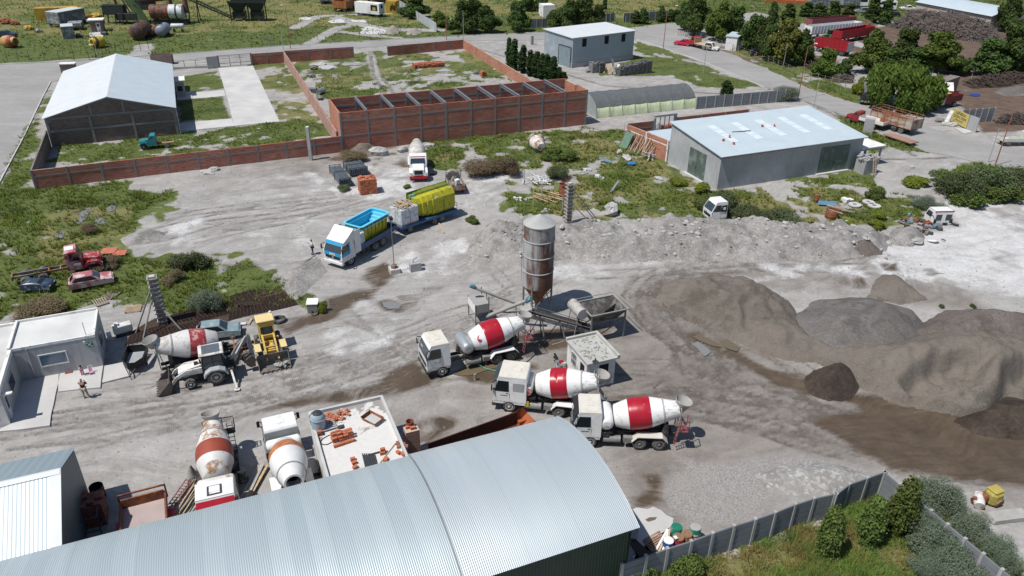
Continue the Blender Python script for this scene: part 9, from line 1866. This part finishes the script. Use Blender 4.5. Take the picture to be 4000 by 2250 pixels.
woodpile('firewood_pile','the long grey firewood heap before the pale warehouse',[(a3,(1180,260)),(a3,(1350,230)),(a3,(1500,210)),(a3,(1900,260)),(a3,(2250,340)),(a3,(2330,400)),(a3,(2100,430)),(a3,(1700,360)),(a3,(1350,300))],3.2,.8,(.17,.145,.13),1500,1.5,4.,51,.12)
woodpile('brushwood_pile','the tan brushwood heap behind the red trailers',[(a3,(840,290)),(a3,(920,260)),(a3,(1060,270)),(a3,(1080,310)),(a3,(950,320))],1.8,.7,(.26,.20,.12),300,1.2,3.,52)
woodpile('log_pile','the dark log heap under the tree by the trailers',[(a3,(370,690)),(a3,(400,600)),(a3,(470,590)),(a3,(510,640)),(a3,(450,700))],1.2,.7,(.10,.08,.075),160,.8,2.,53)
woodpile('log_pile','the dark log heap at the frame edge by the sign',[(a3,(2270,1240)),(a3,(2350,1190)),(a3,(2620,1150)),(a3,(2620,1260)),(a3,(2400,1260))],1.1,.6,(.10,.085,.075),220,.8,2.,54)
woodpile('log_pile','the dark ridge of logs beyond the red tipper',[(a3,(1960,850)),(a3,(2200,800)),(a3,(2600,750)),(a3,(2650,830)),(a3,(2300,880)),(a3,(2050,890))],1.3,.6,(.085,.065,.055),420,1.,2.5,55)
woodpile('log_pile','the dead branch heap behind the street bushes',[(a3,(600,800)),(a3,(700,720)),(a3,(860,760)),(a3,(860,840)),(a3,(700,830))],1.,.7,(.12,.10,.09),160,.8,2.,56)
heap('stone_heap',[W(a3(*p)) for p in ((2270,930),(2350,890),(2620,880),(2620,960),(2380,970))],.9,.5,GRAVL,'low grey stone heap in the firewood yard','stone heap',.5,.3,off=58)
pA,pB=W(a3(1600,1010)),W(a3(1700,1020))
t=fb_(a3(1590,990),a3(1690,1010),9.,3.0,'brick_yard_hut','roofless brown brick hut behind the red tipper truck','hut',BRICKD)
pf,pr=W(a3(1640,1120)),W(a3(1860,1075));th=yaw(pr,pf);t=T('tipper_truck','white bonneted truck with a red and yellow tipper body by the willow','truck',pr+rot2(th,0,-.9),th);DR=mk('body_dark_red',(.15,.02,.02),.5,0,.12,1.2);CRM=mk('cream_cab',(.56,.55,.48),.5,0,.1,1.2)
M().bb(-1.6,4.6,-.4,.4,.6,.9).to('chassis',CHAS,t);M().bb(-1.7,2.8,-1.15,-1.05,1.0,2.1).bb(-1.7,2.8,1.05,1.15,1.0,2.1).bb(-1.7,2.8,-1.05,1.05,1.0,1.1).bb(-1.75,-1.7,-1.15,1.15,1.0,2.1).to('tipper_tray',DR,t);M().bb(1.6,2.9,-1.17,1.17,1.0,2.6).to('bulkhead',DR,t);M().bb(1.65,2.85,-1.05,1.05,2.6,2.64).to('yellow_top',YEL,t)
c=bonnet_cab(t,3.0,4.3,CRM,2.1,.95,2.35,1.35,hoodtop=1.65)
for s in (-1,1): wheel(t,0,s*.92,.48,.26,RIM,True);wheel(t,4.9,s*.95,.45,.25,RIM)
solo(M().slab([(0,0,1.9),(2.4,-.4,1.9),(2.7,1.,3.1),(.3,1.3,3.1)],.08),'white_tarp',WHITE_,'white tarpaulin slung on the brown brick hut','tarpaulin',None,W(a3(1695,1015)))
sheet('tarpaulin',[W(a3(2020,960)),W(a3(2060,940)),W(a3(2130,945)),W(a3(2145,968)),W(a3(2080,972))],mk('royal_blue',(.02,.05,.25),.6),'royal blue tarpaulin lying in the firewood yard','tarpaulin',.05,.1,kind=None)
c=car('parked_car','dark hatchback with a yellow number plate beside the willow',W(a3(970,1030)),rad(-110),MATS['black_car'],3.8,1.65,1.45);M().bb(1.97,1.98,-.26,.26,.5,.62).to('number_plate',YEL,c)
fb_(a3(950,950),a3(1003,952),.7,2.2,'kerb_box','grey roadside meter box behind the dark hatchback','meter box',POSTL)
pf,pr=W(a3(800,1235)),W(a3(1050,1300));th=yaw(pr,pf);t=T('dropside_truck','small red bonneted truck with a white dropside bed beside the hall','truck',pr+rot2(th,0,-.8),th)
M().bb(-1.3,4.2,-.4,.4,.55,.8).to('chassis',CHAS,t);M().bb(-1.6,2.5,-1.,1.,.9,1.0).to('bed_floor',TIMBERL,t);M().bb(-1.6,2.5,-1.03,-.98,1.,1.45).bb(-1.6,2.5,.98,1.03,1.,1.45).bb(-1.65,-1.6,-1.,1.,1.,1.45).bb(2.45,2.5,-1.,1.,1.,1.6).to('dropside',CABW,t)
bonnet_cab(t,2.6,3.7,mk('cab_dark_red',(.25,.03,.03),.45),1.9,.8,2.1,1.2,hoodtop=1.45)
for s in (-1,1): wheel(t,0,s*.82,.42,.22,RIM,True);wheel(t,4.3,s*.82,.42,.22,RIM)
pa,pb=W(a3(1010,1250)),W(a3(1420,1375));th=yaw(pa,pb);L=float(np.linalg.norm(pb-pa));t=T('stock_trailer','rust and cream slatted stock trailer with an open top by the street','trailer',pa,th);STK=rusty('stock_panel',(.42,.38,.31),(.20,.08,.045),.55,.9,.8,(.30,.12,.06),(.25,1,1))
d=2.5
for y in (0,d): M().bb(0,L,y-.04,y+.04,1.0,2.3).to('side_panel',STK,t)
M().bb(0,.06,.04,d-.04,1.,2.6).to('end_panel',STK,t);M().bb(L-.06,L,.04,d-.04,1.,2.5).to('end_panel',STK,t);M().bb(.06,L-.06,.04,d-.04,1.,1.1).to('bed_floor',RUSTP,t);fr=M()
for i in range(7):
 for y in (-.06,d+.06): fr.bar((L*i/6,y,.95),(L*i/6,y,3.),.09)
for y in (-.06,d+.06):
 for z in (2.65,3.): fr.bar((0,y,z),(L,y,z),.07)
fr.bar((0,0,3.),(0,d,3.),.07).bar((L,0,3.),(L,d,3.),.07).to('stake_frame',rusty('stake_rust',(.28,.15,.09),amt=.5),t)
for x in (L*.6,L*.76):
 for y in (.2,d-.2): wheel(t,x,y,.5,.28,RIM,False)
M().bb(.2,L-.2,.5,d-.5,.7,1.).to('chassis',CHAS,t)
fb_(a3(945,1345),a3(1045,1358),1.1,2.4,'transformer_cabinet','grey double meter cabinet behind the white dropside truck','meter box',POSTL)
pa,pb=W(a3(1150,1385)),W(a3(1430,1480));t=T('flat_trailer','rusty low flat trailer sunk in weeds beside the stock trailer','trailer',pa,yaw(pa,pb));L=float(np.linalg.norm(pb-pa));M().bb(0,L,0,1.7,.45,.6).to('bed_floor',mk('rust_pink',(.30,.18,.14),.9,0,.15,1),t);M().bb(.3,L-.3,.3,1.4,.0,.45).to('chassis',CHAS,t)
pa,pb=W(a3(1835,1225)),W(a3(1990,1300));t=T('sign_board','yellow painted firewood yard sign in front of grey panels','sign',pa,yaw(pa,pb));L=float(np.linalg.norm(pb-pa));M().bb(0,L,-.06,0,.15,2.3).to('board',mk('sign_yellow',(.52,.42,.14),.8,0,.08,2),t)
for s_,z,sz in (('LEÑERA',1.85,.62),('DON OSM',1.25,.62),('VENTA DE LEÑA',.75,.22)): text(s_,sz,INK,'lettering',t,(L*.5,-.075,z),scx=L/3.6 if sz>.5 else L/3.4)
M().bb(-.1,0,-.05,.05,-.1,2.3).bb(L,L+.1,-.05,.05,-.1,2.3).to('post',DST,t)
pc=W(a3(2085,1335));fb_(a3(1993,1302),a3(2085,1335),.15,2.3,'grey_panel_wall','grey board wall next to the yellow sign','wall',POSTL)
precast('grey panel fence behind the yellow sign',seg(W(a3(1930,1240)),W(a3(2250,1215)),5),2.2)
solo(M().slab([(0,0,.1),(.5,-.2,.1),(1.3,.2,2.2),(.8,.4,2.2)],.06),'white_board',WHITE_,'white board propped near the yellow sign','board',None,W(a3(1760,1250)))
sheet('tarpaulin',[W(a3(1880,1290)),W(a3(1990,1295)),W(a3(2060,1330)),W(a3(1960,1345))],CONW,'pale slab below the yellow sign','slab',.03,.2)
for i,(x,y) in enumerate(((1730,1225),(1850,1265),(1790,1255))): solo(M().rock(0,0,.2,.9,.6,.4,i),'rubble_heap',ROCK if i else DST,['scrap pile left of the yellow sign' if 0 else 'scrap pile beside the propped white board','stones under the yellow sign','stones below the propped white board'][i],'rubble',None,W(a3(x,y)))
pf,pr=W(a3(2576,1440)),W(a3(2340,1440));th=0.;t=T('pickup_truck','pale dropside pickup loaded with stone at the frame edge','truck',W(a3(2420,1455)),rad(4));M().bb(-1.6,2.0,-.9,.9,.65,.75).bb(-1.6,2.,-.93,-.88,.75,1.2).bb(-1.6,2.,.88,.93,.75,1.2).bb(-1.65,-1.6,-.9,.9,.75,1.2).to('bed',CRM,t);bonnet_cab(t,2.1,3.3,CRM,1.8,.7,2.,1.2,hoodtop=1.3);M().rock(.2,0,.95,1.5,.75,.35,3,12).to('stone_load',ROCK,t)
for s in (-1,1): wheel(t,-.6,s*.8,.38,.22,RIM);wheel(t,3.9,s*.8,.38,.22,RIM)
